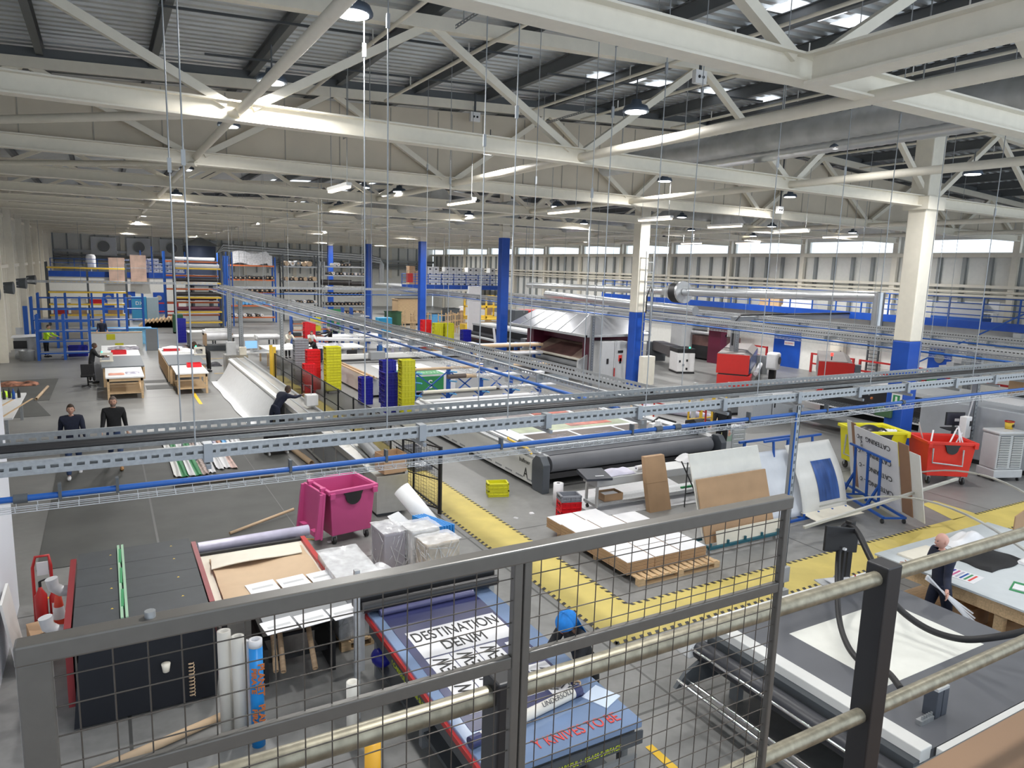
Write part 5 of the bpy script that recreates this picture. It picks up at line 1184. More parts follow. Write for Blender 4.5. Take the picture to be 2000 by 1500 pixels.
# ---- operator desk + rolls near worker
t=thing('tool_cabinet_desk','light grey drawer cabinet desk with papers stuck on its side','cabinet',(16.15,15.0,0),math.radians(-8))
B(-.55,-.3,0,.5,.35,.78).obj('body',lgrey,t,bevel=.01);B(-.58,-.33,.78,.53,.38,.81).obj('worktop',black,t)
for i in range(5): d_=B(.0,-.32,.08+i*.14,.46,-.30,.20+i*.14).obj('drawer',galvl,t);B(.05,-.335,.17+i*.14,.41,-.32,.19+i*.14).obj('handle',paper,d_)
for i,(x,z,m_) in enumerate([(-.45,.55,ycrate),(-.42,.35,txtr),(-.2,.4,greenp),(-.4,.1,ycrate)]): B(x,-.305,z,x+.2,-.30,z+.2).obj('stuck_paper',mat('paper%d'%i,tuple(.5*c+.3 for c in m_.node_tree.nodes['Principled BSDF'].inputs['Base Color'].default_value[:3]),.6),t)
t=thing('monitor','computer monitor showing a tan window with a dark blue block','monitor',(15.95,15.1,.811),math.radians(-5));B(-.1,-.08,0,.1,.08,.015).box(-.02,0,.015,.02,.03,.2).obj('stand',black,t);B(-.26,-.03,.15,.26,.0,.52).obj('bezel',black,t);B(-.24,-.034,.17,.24,-.031,.5).obj('screen',screent,t);B(-.12,-.037,.27,.1,-.035,.38).obj('blue_window',mat('blue_window_glow',(.02,.02,.15),.4,noise=0,emit=.5),t)
loose('keyboard_and_papers','keyboard and white papers on the drawer cabinet desk',16.3,14.85,.811,.5,.25,.015,paper,.1,'papers')
tube_on_floor('kraft_roll','very long kraft paper roll on the floor behind the cutter',(14.9,16.0,0),(17.6,21.0,0),.2,mat('kraft_pale',(.55,.43,.28),.6),'roll')
tube_on_floor('lilac_roll','long lilac film roll lying behind the drawer desk',(19.6,17.4,0),(17.9,21.6,0),.13,lilac,'roll')
t=thing('red_frame_trolley','red tubular roll trolley behind the cutter','trolley',(15.9,18.0,0));a=MB();a.bar((0,0,0.05),(0,0,1.0),.04,.04);a.bar((1.4,-1.0,.05),(1.4,-1.0,.9),.04,.04);a.bar((0,0,1.0),(1.4,-1,.75),.04,.04);a.bar((0,.6,.05),(0,.6,1.0),.04,.04);a.bar((0,0,.5),(.3,.3,.05),.04,.04);a.bar((0,.6,.5),(.3,.3,.05),.04,.04);a.bar((0,0,.07),(0,.6,.07),.04,.04);a.bar((0,0,.07),(1.4,-1,.07),.04,.04);a.obj('frame',red,t)
t=thing('yellow_trolley_frame','yellow tubular trolley frame behind the worker','trolley',(17.1,17.0,0));a=MB()
for x in (0,.55,1.1):
    for y in (0,.6): a.bar((x,y,.05),(x,y,1.3),.05,.05)
for z in (.4,.85,1.28): a.bar((0,0,z),(1.1,0,z),.04,.04);a.bar((0,.6,z),(1.1,.6,z),.04,.04);a.bar((0,0,z),(0,.6,z),.04,.04);a.bar((1.1,0,z),(1.1,.6,z),.04,.04)
a.obj('frame',yellow,t)
o=MB().bar((18.6,18.9,0),(18.6,18.9,1.4),.12,.12).obj('grey_stand',lgrey);tag(o,'grey stand behind the monitor','stand')
# ================= FAR OBJECTS =================
# ---- second flatbed table with green print
t=thing('flatbed_cutter','second white flatbed table with grey and green sheets, behind the crate stacks','cutting machine',(9.0,27.0,0))
W=6.2;L=6.5
B(0,0,.1,.14,L,.80).obj('side_panel',mat('pinkish_panel',(.62,.55,.54),.5),t);B(.14,.1,.1,W,L,.74).obj('bed_body',lgrey,t);B(.35,.1,.74,W-.1,L-.1,.80).obj('belt',mat('pale_belt',(.34,.34,.34),.6),t)
MB().cyl((.16,.0,.86),(.16,L,.86),.05,8).box(0,0,.80,.3,L,.84).obj('rail',plywood,t);B(-.1,4.7,.95,W+.1,4.9,1.18).obj('gantry_beam',white,t);B(-.1,4.4,.9,W+.1,4.6,.98).obj('gantry_track',black,t);B(1.5,4.3,.95,2.2,4.7,1.3).obj('cutting_head',mgrey,t)
B(1.2,.2,.805,3.6,3.5,.812).obj('white_sheet',paper,t);B(1.2,-.025,.15,3.75,-.012,.8).obj('hanging_white_sheet',paper,t);B(1.4,-.04,.2,3.2,-.028,.78).obj('hanging_green_banner',mat('green_banner',(.03,.24,.08),.45),t);text('S',.5,(2.5,-.045,.28),(1,0,0),(0,0,1),txtw,'lettering',t);g=B(1.5,.2,.813,3.4,1.7,.82).obj('green_print',mat('green_banner',(.03,.24,.08),.45),t);text('GROW',.6,(2.3,.5,.822),(1,0,0),(0,1,0),mat('pale_green_ink',(.45,.6,.45),.5,noise=0),'lettering',t,fit=1.0)
# long grey/white tables further
def table(lab,x,y,w,d,h,top,legm,n=2,shelf=None,name='work_table',cat='table',rz_=0):
    t=thing(name,lab,cat,(x,y,0),rz_);B(0,0,h-.05,w,d,h).obj('tabletop',top,t)
    for i in range(n):
        for yy in (.04,d-.12): 
            xx=.04+(w-.16)*i/(n-1);B(xx,yy,0,xx+.08,yy+.08,h-.05).obj('leg',legm,t)
    if shelf: B(.05,.06,.2,w-.05,d-.06,.24).obj('shelf',shelf,t);B(.05,.04,h-.17,w-.05,.09,h-.05).obj('front_rail',legm,t)
    return t
table('near pine table with white top on the left, coral cloth on it',-.12,29.0+.95,1.28,2.6,.85,plast,wood,2,wood)
table('near pine table with white top on the right, red tray on it',2.28,30.25,1.18,2.35,.85,plast,wood,2,wood)
for o_ in ('a',): pass
t=thing('sewing_bench','long sewing bench with slate and white top behind the left pine table','bench',(-.25,32.9,0));B(0,0,.80,1.55,3.6,.85).obj('slate_top',blueboard,t);B(0,3.6,.80,1.55,8,.85).obj('white_top',plast,t)
for y in (.1,3.8,7.7):
    for x in (.05,1.4): B(x,y,0,x+.1,y+.1,.8).obj('leg',wood,t)
B(1.5,0,.3,1.56,7.9,.8).obj('side_boards',wood,t)
t=thing('sewing_bench','long sewing bench with slate and white top behind the right pine table','bench',(2.2,32.9,0));B(0,0,.80,1.5,3.4,.85).obj('slate_top',blueboard,t);B(0,3.4,.80,1.5,6.2,.85).obj('white_top',plast,t)
for y in (.1,3.8,6.0):
    for x in (.05,1.35): B(x,y,0,x+.1,y+.1,.8).obj('leg',wood,t)
B(-.02,0,.12,.02,6.1,.8).obj('side_boards',wood,t)
cloth('coral_cloth','coral cloth crumpled on the left pine table',.25,30.7,.852,.55,.5,.05,mat('coral_cloth',(.62,.28,.20),.7),31);cloth('grey_film','thin grey film on the left pine table',.8,30.9,.852,.5,.6,.03,lilac,32)
def tray(lab,x,y,z,w,d,h,m):
    t=thing('plastic_tray',lab,'tray',(x,y,z));a=MB();a.box(-w/2,-d/2,0,w/2,d/2,.02);a.box(-w/2,-d/2,.02,w/2,-d/2+.02,h);a.box(-w/2,d/2-.02,.02,w/2,d/2,h);a.box(-w/2,-d/2+.02,.02,-w/2+.02,d/2-.02,h);a.box(w/2-.02,-d/2+.02,.02,w/2,d/2-.02,h);a.obj('tray_body',m,t)
tray('red tray standing on the right pine table',3.1,32.0,.852,.55,.4,.16,rcrate);tray('red tray on the left sewing bench',.45,37.2,.852,.62,.4,.17,rcrate);tray('red tray at the far end of the right sewing bench',2.7,38.0,.852,.7,.5,.15,rcrate)
cloth('cloth_heap','white and pink cloths heaped in the far red tray',2.75,38.0,.98,.95,.6,.14,paper,33);cloth('cloth_heap','white cloth heap on the right sewing bench',3.1,37.0,.852,.85,.5,.14,white,34);cloth('cloth_heap','grey, navy and peach cloths heaped on the left sewing bench',.7,39.3,.852,1.4,1.2,.2,mat('mixed_cloth',(.25,.24,.27),.8,noise=.9,scale=5),35)
cloth('cloth_heap','orange and black cloths heaped on the small matting by the wall',-3.2,34.6,.013,1.4,.9,.22,mat('orange_black_cloth',(.30,.13,.08),.8,noise=.95,scale=4),36);cloth('cloth_heap','black fabric heap on the floor by the conveyor head',4.4,38.4,.001,1.2,1.0,.22,mat('black_white_cloth',(.05,.05,.06),.8,noise=.95,scale=4),37)
for i,(x,y) in enumerate([(-.05,34.6),(3.75,35.9)]):
    t=thing('sewing_machine','industrial sewing machine on the %s sewing bench'%['left','right'][i],'sewing machine',(x,y,.852));MB().box(-.25,-.1,0,.25,.1,.05).box(.12,-.06,.05,.24,.06,.38).box(-.24,-.05,.28,.24,.05,.38).box(-.24,-.04,.1,-.18,.04,.28).obj('body',cream,t);MB().ball((-.16,-.02,.42),.035,8,6).obj('green_light',greenled,t)
t=thing('office_chair','black office chair by the left sewing bench','chair',(-.75,33.2,0));MB().cyl((0,0,.08),(0,0,.45),.03,8).box(-.24,-.24,.45,.24,.24,.52).obj('seat',dkfab,t);B(-.22,-.28,.55,.22,-.22,.98).obj('backrest',dkfab,t);a=MB()
for k in range(5): a.bar((0,0,.08),(.28*math.cos(k*1.257),.28*math.sin(k*1.257),.05),.04,.03)
a.obj('star_base',black,t)
t=thing('cable_trunk_posts','grey machine post unit at the head of the steel bench','machine',(4.75,35.0,0));B(0,0,0,1.0,.8,.9).obj('cabinet',stainless,t);B(.1,.2,.9,.5,.5,1.5).obj('column_box',lgrey,t);B(.65,.1,.9,.95,.35,1.25).obj('cream_unit',cream,t)
# ---- far left blue cantilever racks
def blue_rack(lab,x0,x1,y,h,n,levels,d=.7):
    t=thing('storage_rack',lab,'rack',(x0,y,0));W=x1-x0
    for i in range(n):
        x=W*i/(n-1);a=MB();a.box(x-.06,-.05,0,x+.06,.05,h);a.box(x-.05,d-.05,0,x+.05,d+.05,h);a.obj('upright',rblue,t)
    a=MB()
    for z in levels: a.box(0,-.03,z-.03,W,.03,z+.03);a.box(0,d-.03,z-.03,W,d+.03,z+.03)
    a.obj('beams',rblue,t);a=MB()
    for z in levels[:-1]: a.box(.06,.03,z,W-.06,d-.03,z+.02)
    a.obj('shelves',galvl,t);return t
blue_rack('blue open rack nearest the left wall door, front row',-3.0,-.75,42.4,2.3,3,(.35,.95,1.45,1.95))
blue_rack('blue open rack behind the front blue rack on the left',-3.6,1.1,48,2.9,5,(.4,1.0,1.6,2.2))
blue_rack('blue open rack row farthest left with red goods',-3.6,2.2,53,2.9,5,(.5,1.2,1.9,2.6))
o=B(-3.7,44.5,0,-3.5,44.7,2.6).obj('blue_post',rblue);tag(o,'blue upright standing by the left wall','post')
t=thing('grey_cabinet_unit','white and black machine cabinet by the left wall','cabinet',(-4.1,43.6,0));B(0,0,0,1.0,.8,1.05).obj('body',lgrey,t);B(-.02,-.03,.5,.55,.0,.9).obj('black_panel',black,t);MB().hexa([(-.1,-.2,1.06),(1,-.2,1.1),(1,.7,1.16),(-.1,.7,1.1)],[(-.1,-.2,1.08),(1,-.2,1.12),(1,.7,1.18),(-.1,.7,1.12)]).obj('white_board_top',paper,t);B(.1,.2,1.2,.45,.3,1.55).obj('monitor',lgrey,t)
t=thing('metal_drum','galvanised round drum by the left wall','drum',(-3.5,42.6,0));MB().lathe([(0,0),(.32,0),(.34,.5),(.36,.52),(.30,.52),(.28,.1),(0,.1)]).obj('drum',galvl,t)
t=thing('glass_display','low white partition unit behind the blue racks','partition',(-.9,46,0));B(0,0,0,2.7,.3,1.0).obj('panel',white,t);B(0,-.02,1.0,2.7,.32,1.04).obj('top_rail',plywood,t)
for i,(x,z) in enumerate(((.9,.62),(1.3,.1))): B(x,-.03,z,x+.42,-.01,z+.32).obj('yellow_notice',ycrate,t)
t=thing('grey_mesh_panel','blue framed grey mesh panel right of the white partition','panel',(1.95,45.5,0));B(0,0,0,.6,.04,1.25).obj('mesh_area',mgrey,t);MB().box(-.03,-.01,0,0,.05,1.3).box(.6,-.01,0,.63,.05,1.3).box(-.03,-.01,1.25,.63,.05,1.3).obj('frame',lblue,t)
t=thing('blue_bench','light blue glazed low bench behind the partition','bench',(-.8,49.2,0));B(0,0,0,3.2,.6,.95).obj('front',mat('pale_blue_print',(.16,.38,.55),.4,noise=.4,scale=3),t);B(-.05,-.05,.95,3.25,.65,1.0).obj('top',lblue,t)
# ---- pallet racks
def prack(lab,x0,x1,y,d,h,levels,um,bm,bays=1):
    t=thing('pallet_rack',lab,'rack',(x0,y,0));W=x1-x0
    for i in range(bays+1):
        x=W*i/bays;a=MB()
        for yy in (0,d): a.box(x-.06,yy-.05,0,x+.06,yy+.05,h)
        for k in range(int(h/1.0)): a.bar((x,0,k+.1),(x,d,k+1.0),.03,.03)
        a.obj('upright_frame',um,t)
    for z in levels:
        a=MB();a.box(.06,-.06,z-.12,W-.06,.0,z);a.box(.06,d,z-.12,W-.06,d+.06,z);a.obj('beam',bm,t)
        B(.08,.0,z-.02,W-.08,d,z).obj('shelf_deck',galvl,t)
    return t
lv=[.55,1.4,2.05,2.75,3.5,4.3]
prack('yellow beamed rack in front of the doors at far left',-3.6,1.55,62.5,1.1,4.75,[.9,1.7,2.6,3.4,4.6][:4]+[4.4],dsteel,yellow,2)
prack('tall rack with yellow beams left of the blue uprights',4.7,8.0,59.6,1.2,5.8,[.5,1.3,2.4,3.5,4.6],dsteel,yellow)
prack('tall rack with orange beams behind the yellow beamed one',4.2,8.2,62.0,1.2,5.8,[.9,1.9,2.95,4.0,5.1],rblue,orange)
prack('tall orange beamed rack with shrink wrapped load on top',9.1,13.0,64.4,1.2,5.6,[.5,1.5,2.6,3.7,4.9],rblue,orange)
prack('rack of big kraft rolls right of the orange beamed rack',14.0,17.1,66,1.2,5.9,[.6,1.6,2.6,3.6,4.9],dsteel,galvl)
prack('grey steel rack full of roll ends, left of the second blue column',17.7,22.0,66,1.3,5.4,[.6,1.4,2.3,3.1,4.2,5.0],galv,galvl)
for i in range(4):
    o=MB().box(8.3+i*.22,61,0,8.4+i*.22,61.1,5.6+.3*(i%2)).obj('blue_upright',rblue);tag(o,'loose blue upright between the tall racks, %s from the left'%od(i),'post','blue uprights between racks')
rc=0
def rolls(x0,x1,y,z,r,n,mats,where,ln=1.2,corem=kraft):
    global rc
    for i in range(n):
        m_=mats[i%len(mats)];x=x0+(x1-x0)*(i+.5)/n
        rr=r*R_.uniform(.75,1.0)
        o=MB().cyl((x,y-.12,z+rr),(x,y+ln,z+rr),rr,12);o.mi=1;o.cyl((x,y-.13,z+rr),(x,y-.12,z+rr),rr*.45,8)
        o=o.obj('stored_roll',[m_,txtw if m_ in (black,dkfab) else kraft]);tag(o,'roll end %s from the left %s'%(od(i),where),'roll','rolls '+where);rc+=1
bk=mat('black_roll',(.03,.025,.025),.5,0,.3,3)
rolls(14.1,16.6,66,4.9,.27,5,[kraft,paper,mgrey,kraft,kraft],'on top of the kraft roll rack')
rolls(14.1,17.0,66,3.6,.2,7,[kraft,bk],'on the third shelf of the kraft roll rack');rolls(14.1,17.0,66,2.6,.16,8,[bk],'on the middle shelf of the kraft roll rack');rolls(14.1,17.0,66,1.6,.15,9,[bk,bk,paper],'on the lower shelf of the kraft roll rack')
rolls(18.5,20.2,66,5.0,.18,5,[paper,paper,bk,bk,bk],'on top of the grey rack');rolls(18.0,21.9,66,4.2,.15,11,[bk,paper,mgrey],'on the fifth shelf of the grey rack');rolls(17.8,21.9,66,2.3,.17,11,[bk],'on the third shelf of the grey rack');rolls(17.8,21.9,66,1.4,.16,12,[bk],'on the second shelf of the grey rack');rolls(17.8,21.9,66,.6,.15,13,[bk,kraft],'on the lowest shelf of the grey rack')
rolls(9.2,12.9,64.4,3.7,.17,10,[bk],'on the fourth shelf of the orange rack');rolls(9.2,12.9,64.4,2.6,.2,9,[bk],'on the third shelf of the orange rack');rolls(9.2,12.0,64.4,.5,.15,8,[bk,paper],'on the lowest shelf of the orange rack')
for i,(x0,x1,y,z,r,m_) in enumerate([(17.4,20.2,65.6,3.25,.26,bk),(19.5,21.7,65.7,3.2,.22,bk),(4.8,7.9,59.5,2.45,.16,bk),(4.8,7.8,59.5,1.35,.15,maroon),(4.8,7.9,59.5,3.55,.14,bk),(4.8,7.9,62.2,5.15,.12,paper),(4.8,7.9,62.0,2.0,.18,maroon),(4.8,7.9,59.7,4.62,.13,paper)]):
    o=MB().cyl((x0,y+.35,z+r),(x1,y+.35,z+r),r,12).obj('long_roll',m_);tag(o,'long %s roll laid lengthwise on the tall racks, %s of these'%('white' if m_ is paper else 'dark',od(i)),'roll','lengthwise rolls on the racks')
t=thing('wrapped_load','big shrink wrapped silvery load on top of the orange rack','load',(9.6,64.5,4.92));MB().sheet(lambda u,v:(u*3.2,v*1.0,1.05+.12*math.sin(u*9)*math.cos(v*5)-.3*(u>.9)),14,6,1.0).obj('film_bundle',film,t)
t=thing('blue_sheet_pile','light blue rolls piled on the orange rack','pile',(9.9,64.4,1.52));a=MB()
for i in range(9): a.cyl((.1+i*.3,0,.13),(.1+i*.3,1,.13),.13,10)
a.obj('blue_rolls',lblue,t)
for i,(x,w_) in enumerate([(-3.3,.9),(-2.2,1.0),(-1.0,.9),(.2,1.0)]):
    t=thing('stored_goods','goods on the yellow beamed rack at far left, %s along'%od(i),'goods',(x,62.6,.9),0,'goods on the yellow rack');B(0,0,0,w_,.9,.45).obj('pack',[red,plywood,cream2,card][i],t)
    t=thing('stored_goods','goods on the second level of the yellow rack, %s along'%od(i),'goods',(x,62.6,1.7),0,'goods on the yellow rack, second level');B(0,0,0,w_,.9,.3).obj('pack',[paper,white,rcrate,paper][i],t)
# ---- on the far mezzanine
for i,x in enumerate((1.3,3.0)):
    t=thing('wrapped_pallet_load','tall film wrapped peach load hanging over the mezzanine edge, the %s'%['left','right'][i],'load',(.5+i*1.75,75.0,2.95+0*i),0,'peach wrapped loads')
    B(0,0,.12,1.3,.8,2.2+.3*i).obj('wrapped_block',mat('peach_wrap',(.60,.42,.34),.4,noise=.2,scale=1.5),t);B(-.05,-.05,0,1.35,.84,.12).obj('base_board',wood,t);B(.02,-.02,1.1+.2*i,1.28,.0,1.35).obj('pale_band',film,t)
wb=None
for i in range(8):
    for j in range(4):
        if (i*7+j*3)%5==0 and j==3: continue
        lab='white carton on the far mezzanine, column %s from the left, layer %s'%(od(i),od(j));x=3.3+i*.48;z=3.5+j*.42
        if wb is None: wb=thing('white_carton',lab,'box',(x,76.6,z),0,'white cartons on the far mezzanine');B(0,0,0,.45,.6,.40).obj('carton',plast,wb);B(.15,-.01,.12,.3,0,.2).obj('label',txtg,wb)
        else: dup(wb,(x,76.6,z),0,lab)
for i in range(5):
    o=B(3.1+i*.95,76.1,3.5,3.22+i*.95,76.2,5.9+.4*(i%2)).obj('rack_upright',rblue);tag(o,'blue rack upright on the far mezzanine, %s from the left'%od(i),'post','uprights on the far mezzanine')
t=thing('water_tank','white cylinder tank on the far mezzanine','tank',(-.9,77,3.506));MB().lathe([(0,.6),(.38,.6),(.4,.7),(.4,1.7),(.3,1.85),(0,1.9)]).cyl((0,0,0),(0,0,.6),.06,8).obj('tank',paper,t)
t=thing('pale_cabinet_mezz','grey handling frame on the far mezzanine','frame',(-3.2,77,3.5));B(0,0,0,1.6,.5,.9).obj('frame',mgrey,t)
for i,px in enumerate((202,271,335,402)):
    p=at(px,480+i*1.8,6.6);d=(RIGHT*((px-1000)/FPX)+DOWN*((481+i*2-750)/FPX)+_f);P_=CAM+d*((YF-.4)/d.y)
    t=thing('wall_fan','round louvred wall fan in a square foil panel, %s from the left'%od(i),'fan',(P_.x,YF-.45,P_.z),0,'wall fans')
    B(-1.15,.0,-.95,1.15,.1,.95).obj('foil_panel',galvl,t);MB().cyl((0,-.15,0),(0,0,0),.58,24).obj('round_grille',mgrey,t);MB().pipe((0,-.2,0),(0,0,0),.62,.56,24).obj('ring',white,t)
t=thing('silo_hopper','dark silo with a white cone roof at the far wall','silo',(9.0,82,0));MB().cyl((0,0,2.5),(0,0,6.6),1.5,24).obj('shell',mat('silo_blue_grey',(.06,.08,.14),.5),t);MB().cyl((0,0,6.6),(0,0,7.5),2.0,24,.1).obj('cone_roof',galvl,t);MB().box(-1,-1,0,-.8,-.8,2.6).box(.8,-1,0,1,-.8,2.6).box(-1,.8,0,-.8,1,2.6).box(.8,.8,0,1,1,2.6).obj('legs',dsteel,t)
t=thing('extract_pipes','bundle of silver pipes along the far wall with a bend','pipes',(0,84.5,0));a=MB()
for i in range(3): a.tube([(11,0,4.6),(11.0,0,6.0+i*.0),(11.6,0,6.9-i*.28),(28,0,6.3-i*.25),(29.5,0,6.0-i*.25),(29.9-i*.2,0,5.2),(29.9-i*.2,0,3.0)],.14,8)
a.obj('pipe_runs',silver,t)
# ---- back right mezzanine boxes
wb2=None;kb=None
for i in range(15):
    for j in range(4):
        x=27.0+i*.66;z=3.256+j*.5
        if j==3 and i%4==1: continue
        m_=card if i<3 else plast;lab='%s carton on the back right mezzanine, column %s, layer %s'%('brown' if i<3 else 'white',od(i),od(j))
        if i<3:
            if kb is None: kb=thing('stacked_carton',lab,'box',(x,68.5,z),0,'cartons on the back right mezzanine');B(0,0,0,.62,.8,.48).obj('carton',card,kb)
            else: dup(kb,(x,68.5,z),0,lab)
        else:
            if wb2 is None: wb2=thing('stacked_carton',lab,'box',(x,68.5,z),0,'cartons on the back right mezzanine');B(0,0,0,.62,.8,.48).obj('carton',plast,wb2);B(.2,-.01,.15,.4,0,.3).obj('label',txtg,wb2)
            else: dup(wb2,(x,68.5,z),0,lab)
t=thing('red_hose_box','red box on the blue column of the back mezzanine','box',(26.4,67.7,3.6));B(0,0,0,.7,.12,.9).obj('box',red,t)
# under it
for i,(x,y,w_,d_,h_,m_,lab,nm,ct) in enumerate([(22.6,60,2.6,1.5,2.3,wood,'tall pale timber crate left of the third blue column','timber_crate','crate'),(21.2,58.6,1.2,1.0,1.3,greenp,'dark green wheeled bin by the second blue column','wheeled_bin','bin'),(25.5,59,1.2,.8,1.0,lblue,'blue cabinet in front of the timber crate','cabinet','cabinet'),(26.5,58,1.2,1.2,1.6,dsteel,'dark machine under the back mezzanine','machine','machine')]):
    t=thing(nm,lab,ct,(x,y,0));B(0,0,.12,w_,d_,h_).obj('body',mat('bin_green',(.03,.10,.05),.5) if nm=='wheeled_bin' else m_,t,bevel=.03);B(-.04,-.04,h_-.08,w_+.04,d_+.04,h_).obj('rim',mat('bin_green',(0,0,0)) if nm=='wheeled_bin' else m_,t);castors(t,.15,.15,w_-.15,d_-.15,.06,rubber,.12)
t=thing('yellow_order_picker','yellow framed lift cage beside the wide black printer','lift cage',(24.6,49.5,0));a=MB()
for x in (0,1.3,2.6):
    for y in (0,1.2): a.box(x,y,1.3,x+.12,y+.12,3.1)
for z in (1.4,2.2,3.0): a.box(0,0,z,2.7,.1,z+.12);a.box(0,1.2,z,2.7,1.3,z+.12);a.box(0,0,z,.1,1.3,z+.12)
a.box(0,0,1.25,2.7,1.3,1.35);a.box(-.4,.1,.2,.6,1.1,.9);a.obj('cage_frame',yellow,t);MB().box(-.3,.2,0,2.5,1.1,.25).box(.2,.3,.25,.9,1,1.3).obj('dark_base',dsteel,t)
for i in range(6):
    x=19.8+i*1.0;t=thing('timber_trestle','pale timber trestle among the stored timber, %s from the left'%od(i),'trestle',(x,51+.8*(i%3),0),0,'timber trestles');a=MB()
    for xx in (0,.8): a.bar((xx,0,0),(xx,0,1.9-.2*(i%3)),.06,.06);a.bar((xx,.6,0),(xx,.6,1.6),.06,.06)
    for z in (.5,1.0,1.5): a.bar((0,0,z),(.8,0,z),.06,.06);a.bar((0,0,z),(0,.6,z),.05,.05)
    a.obj('frame',wood,t)
for i in range(7):
    t=thing('stored_carton','pale stack of goods beyond the maroon printer, %s from the left'%od(i),'goods',(27.5+i*.95,60+i*.4,0),0,'far goods under the mezzanine');B(0,0,.1,.85,.9,.9+.35*(i%3)).obj('pack',[plast,card,paper,cream2][i%4],t);B(0,0,0,.85,.9,.1).obj('pallet_base',wood,t)
# ---- blue cantilever rack with long rolls
t=thing('cantilever_rack','dark blue cantilever rack holding long rolls, in front of the green print','rack',(10.2,25.3,0));xs=[0,1.45,2.9,4.3,5.7]
for i,x in enumerate(xs):
    MB().box(x-.07,-.06,0,x+.07,.06,1.45).box(x-.05,-.6,.0,x+.05,.6,.07).obj('upright',rblue,t)
    for z in (.35,.85,1.22):
        MB().cyl((x+.02,-.1,z),(x+.06,-.62,z+.05),.03,8).obj('arm',lblue,t)
for a_,b_ in zip(xs[:-1],xs[1:]): MB().bar((a_,0,.15),(b_,0,1.25),.03,.05).bar((a_,0,1.25),(b_,0,.15),.03,.05).obj('cross_brace',rblue,t)
for i,(x0,x1,y,z,r,m_,lab) in enumerate([(10.0,16.2,25.0,1.34,.055,kraft,'very long thin kraft tube on the top arms'),(12.7,15.9,24.95,.96,.08,paper,'white roll on the middle arms'),(11.6,12.9,24.95,.97,.085,kraft,'short kraft roll on the middle arms'),(10.4,13.6,24.9,.44,.07,cream2,'cream roll on the lowest arms'),(13.8,16.5,24.95,.44,.07,paper,'white roll at the right of the lowest arms'),(9.6,14.8,23.6,.30,.09,paper,'long white roll lying in front on low supports'),(11.4,12.2,24.85,.99,.09,brownp,'brown roll end in the middle')]):
    o=MB().cyl((x0,y,z+r),(x1,y+.05,z+r),r,12).obj('long_roll',m_);tag(o,lab+' of the near blue cantilever rack','roll','rolls on the near cantilever rack')
t=thing('low_supports','pair of low supports under the front white roll','support',(9.8,23.4,0));B(0,0,0,.1,.4,.30).box(4.5,0,0,4.6,.4,.30).obj('blocks',dsteel,t)
t=thing('cantilever_rack','second blue cantilever rack with white rolls, in front of the maroon printer','rack',(15.9,31.2,0));xs=[0,1.1,2.2,3.3]
for x in xs:
    MB().box(x-.07,-.06,0,x+.07,.06,1.6).box(x-.05,-.6,0,x+.05,.6,.07).obj('upright',rblue,t)
    for z in (.5,1.0,1.4): MB().box(x-.04,-.6,z-.03,x+.04,-.06,z+.03).obj('arm',rblue,t)
for i in range(3):
    for j,z in enumerate((.53,1.03,1.43)):
        o=MB().cyl((15.7,30.9-.22*i+.1,z+.09),(19.3,30.9-.22*i+.1,z+.09),.085,10).obj('stored_roll',[paper,kraft,paper][(i+j)%3]);tag(o,'roll on the second blue cantilever rack, %s level, %s from the back'%(od(j),od(i)),'roll','rolls on the second cantilever rack')
# ---- maroon digital textile printer with steel hood
t=thing('textile_printer','maroon wide textile printer with printed fabric and grey roller','printer',(20.0,27.7,0));W=3.0;L=6.0
B(.25,0,.1,W,.7,2.3).obj('end_housing',maroon,t,bevel=.02);B(.25,L-.7,.1,W,L,2.3).obj('end_housing',maroon,t,bevel=.02);B(1.4,.7,.1,W,L-.7,2.1).obj('rear_body',maroon,t);B(.6,.7,.1,1.4,L-.7,.7).obj('lower_body',mat('dark_brown_fabric',(.10,.07,.06),.7),t);B(.9,.7,1.75,1.5,L-.7,2.05).obj('carriage_beam',maroon,t);B(.85,.8,2.15,.9,L-.8,2.2).obj('light_strip',paper,t)  # lower body in plain dark brown
MB().hexa([(.1,.75,.95),(.1,L-.75,.95),(.15,L-.75,.95),(.15,.75,.95)][::1],[(1.4,.75,1.62),(1.4,L-.75,1.62),(1.45,L-.75,1.6),(1.45,.75,1.6)]).obj('fabric',mat('printed_fabric',(.36,.26,.21),.6,noise=.35,scale=1.2),t)
MB().hexa([(.2,1.6,1.01),(.2,4.6,1.01),(.25,4.6,1.01),(.25,1.6,1.01)],[(1.2,1.8,1.53),(1.2,4.0,1.53),(1.25,4.0,1.51),(1.25,1.8,1.51)]).obj('print',mat('plum_print',(.17,.09,.08),.5,noise=.3,scale=2),t)
MB().cyl((-.15,.3,.78),(-.15,L-.3,.78),.14,16).obj('take_up_roller',mgrey,t);MB().cyl((.1,.6,.98),(.1,L-.6,.98),.07,12).obj('guide_roller',cream2,t)
for y in (.2,L-.35): MB().prism([(-.45,.1),(.4,.1),(.4,1.2),(.1,1.3),(-.35,.9)],'x',0,.01) ;MB().hexa([(-.35,y,.15),(.4,y,.15),(.4,y+.12,.15),(-.35,y+.12,.15)],[(-.3,y,1.0),(.4,y,1.35),(.4,y+.12,1.35),(-.3,y+.12,1.0)]).obj('side_bracket',lgrey,t)
for i in range(4): B(.24,-.004,.55+i*.16,.36,-.001,.66+i*.16).obj('white_notice',paper,t)
hd=thing('steel_extract_hood','large shiny sloped steel extract hood over the maroon printer','hood',(20.0,27.7,0))
MB().hexa([(-.7,-.9,2.35),(-.7,L+.3,2.35),(3.1,L+.3,2.35),(3.1,-.9,2.35)],[(.7,.6,3.15),(.7,L-.2,3.15),(2.6,L-.2,3.15),(2.6,.6,3.15)]).obj('canopy',mat('brushed_hood',(.42,.43,.46),.33,.9,.08,1.5),hd)
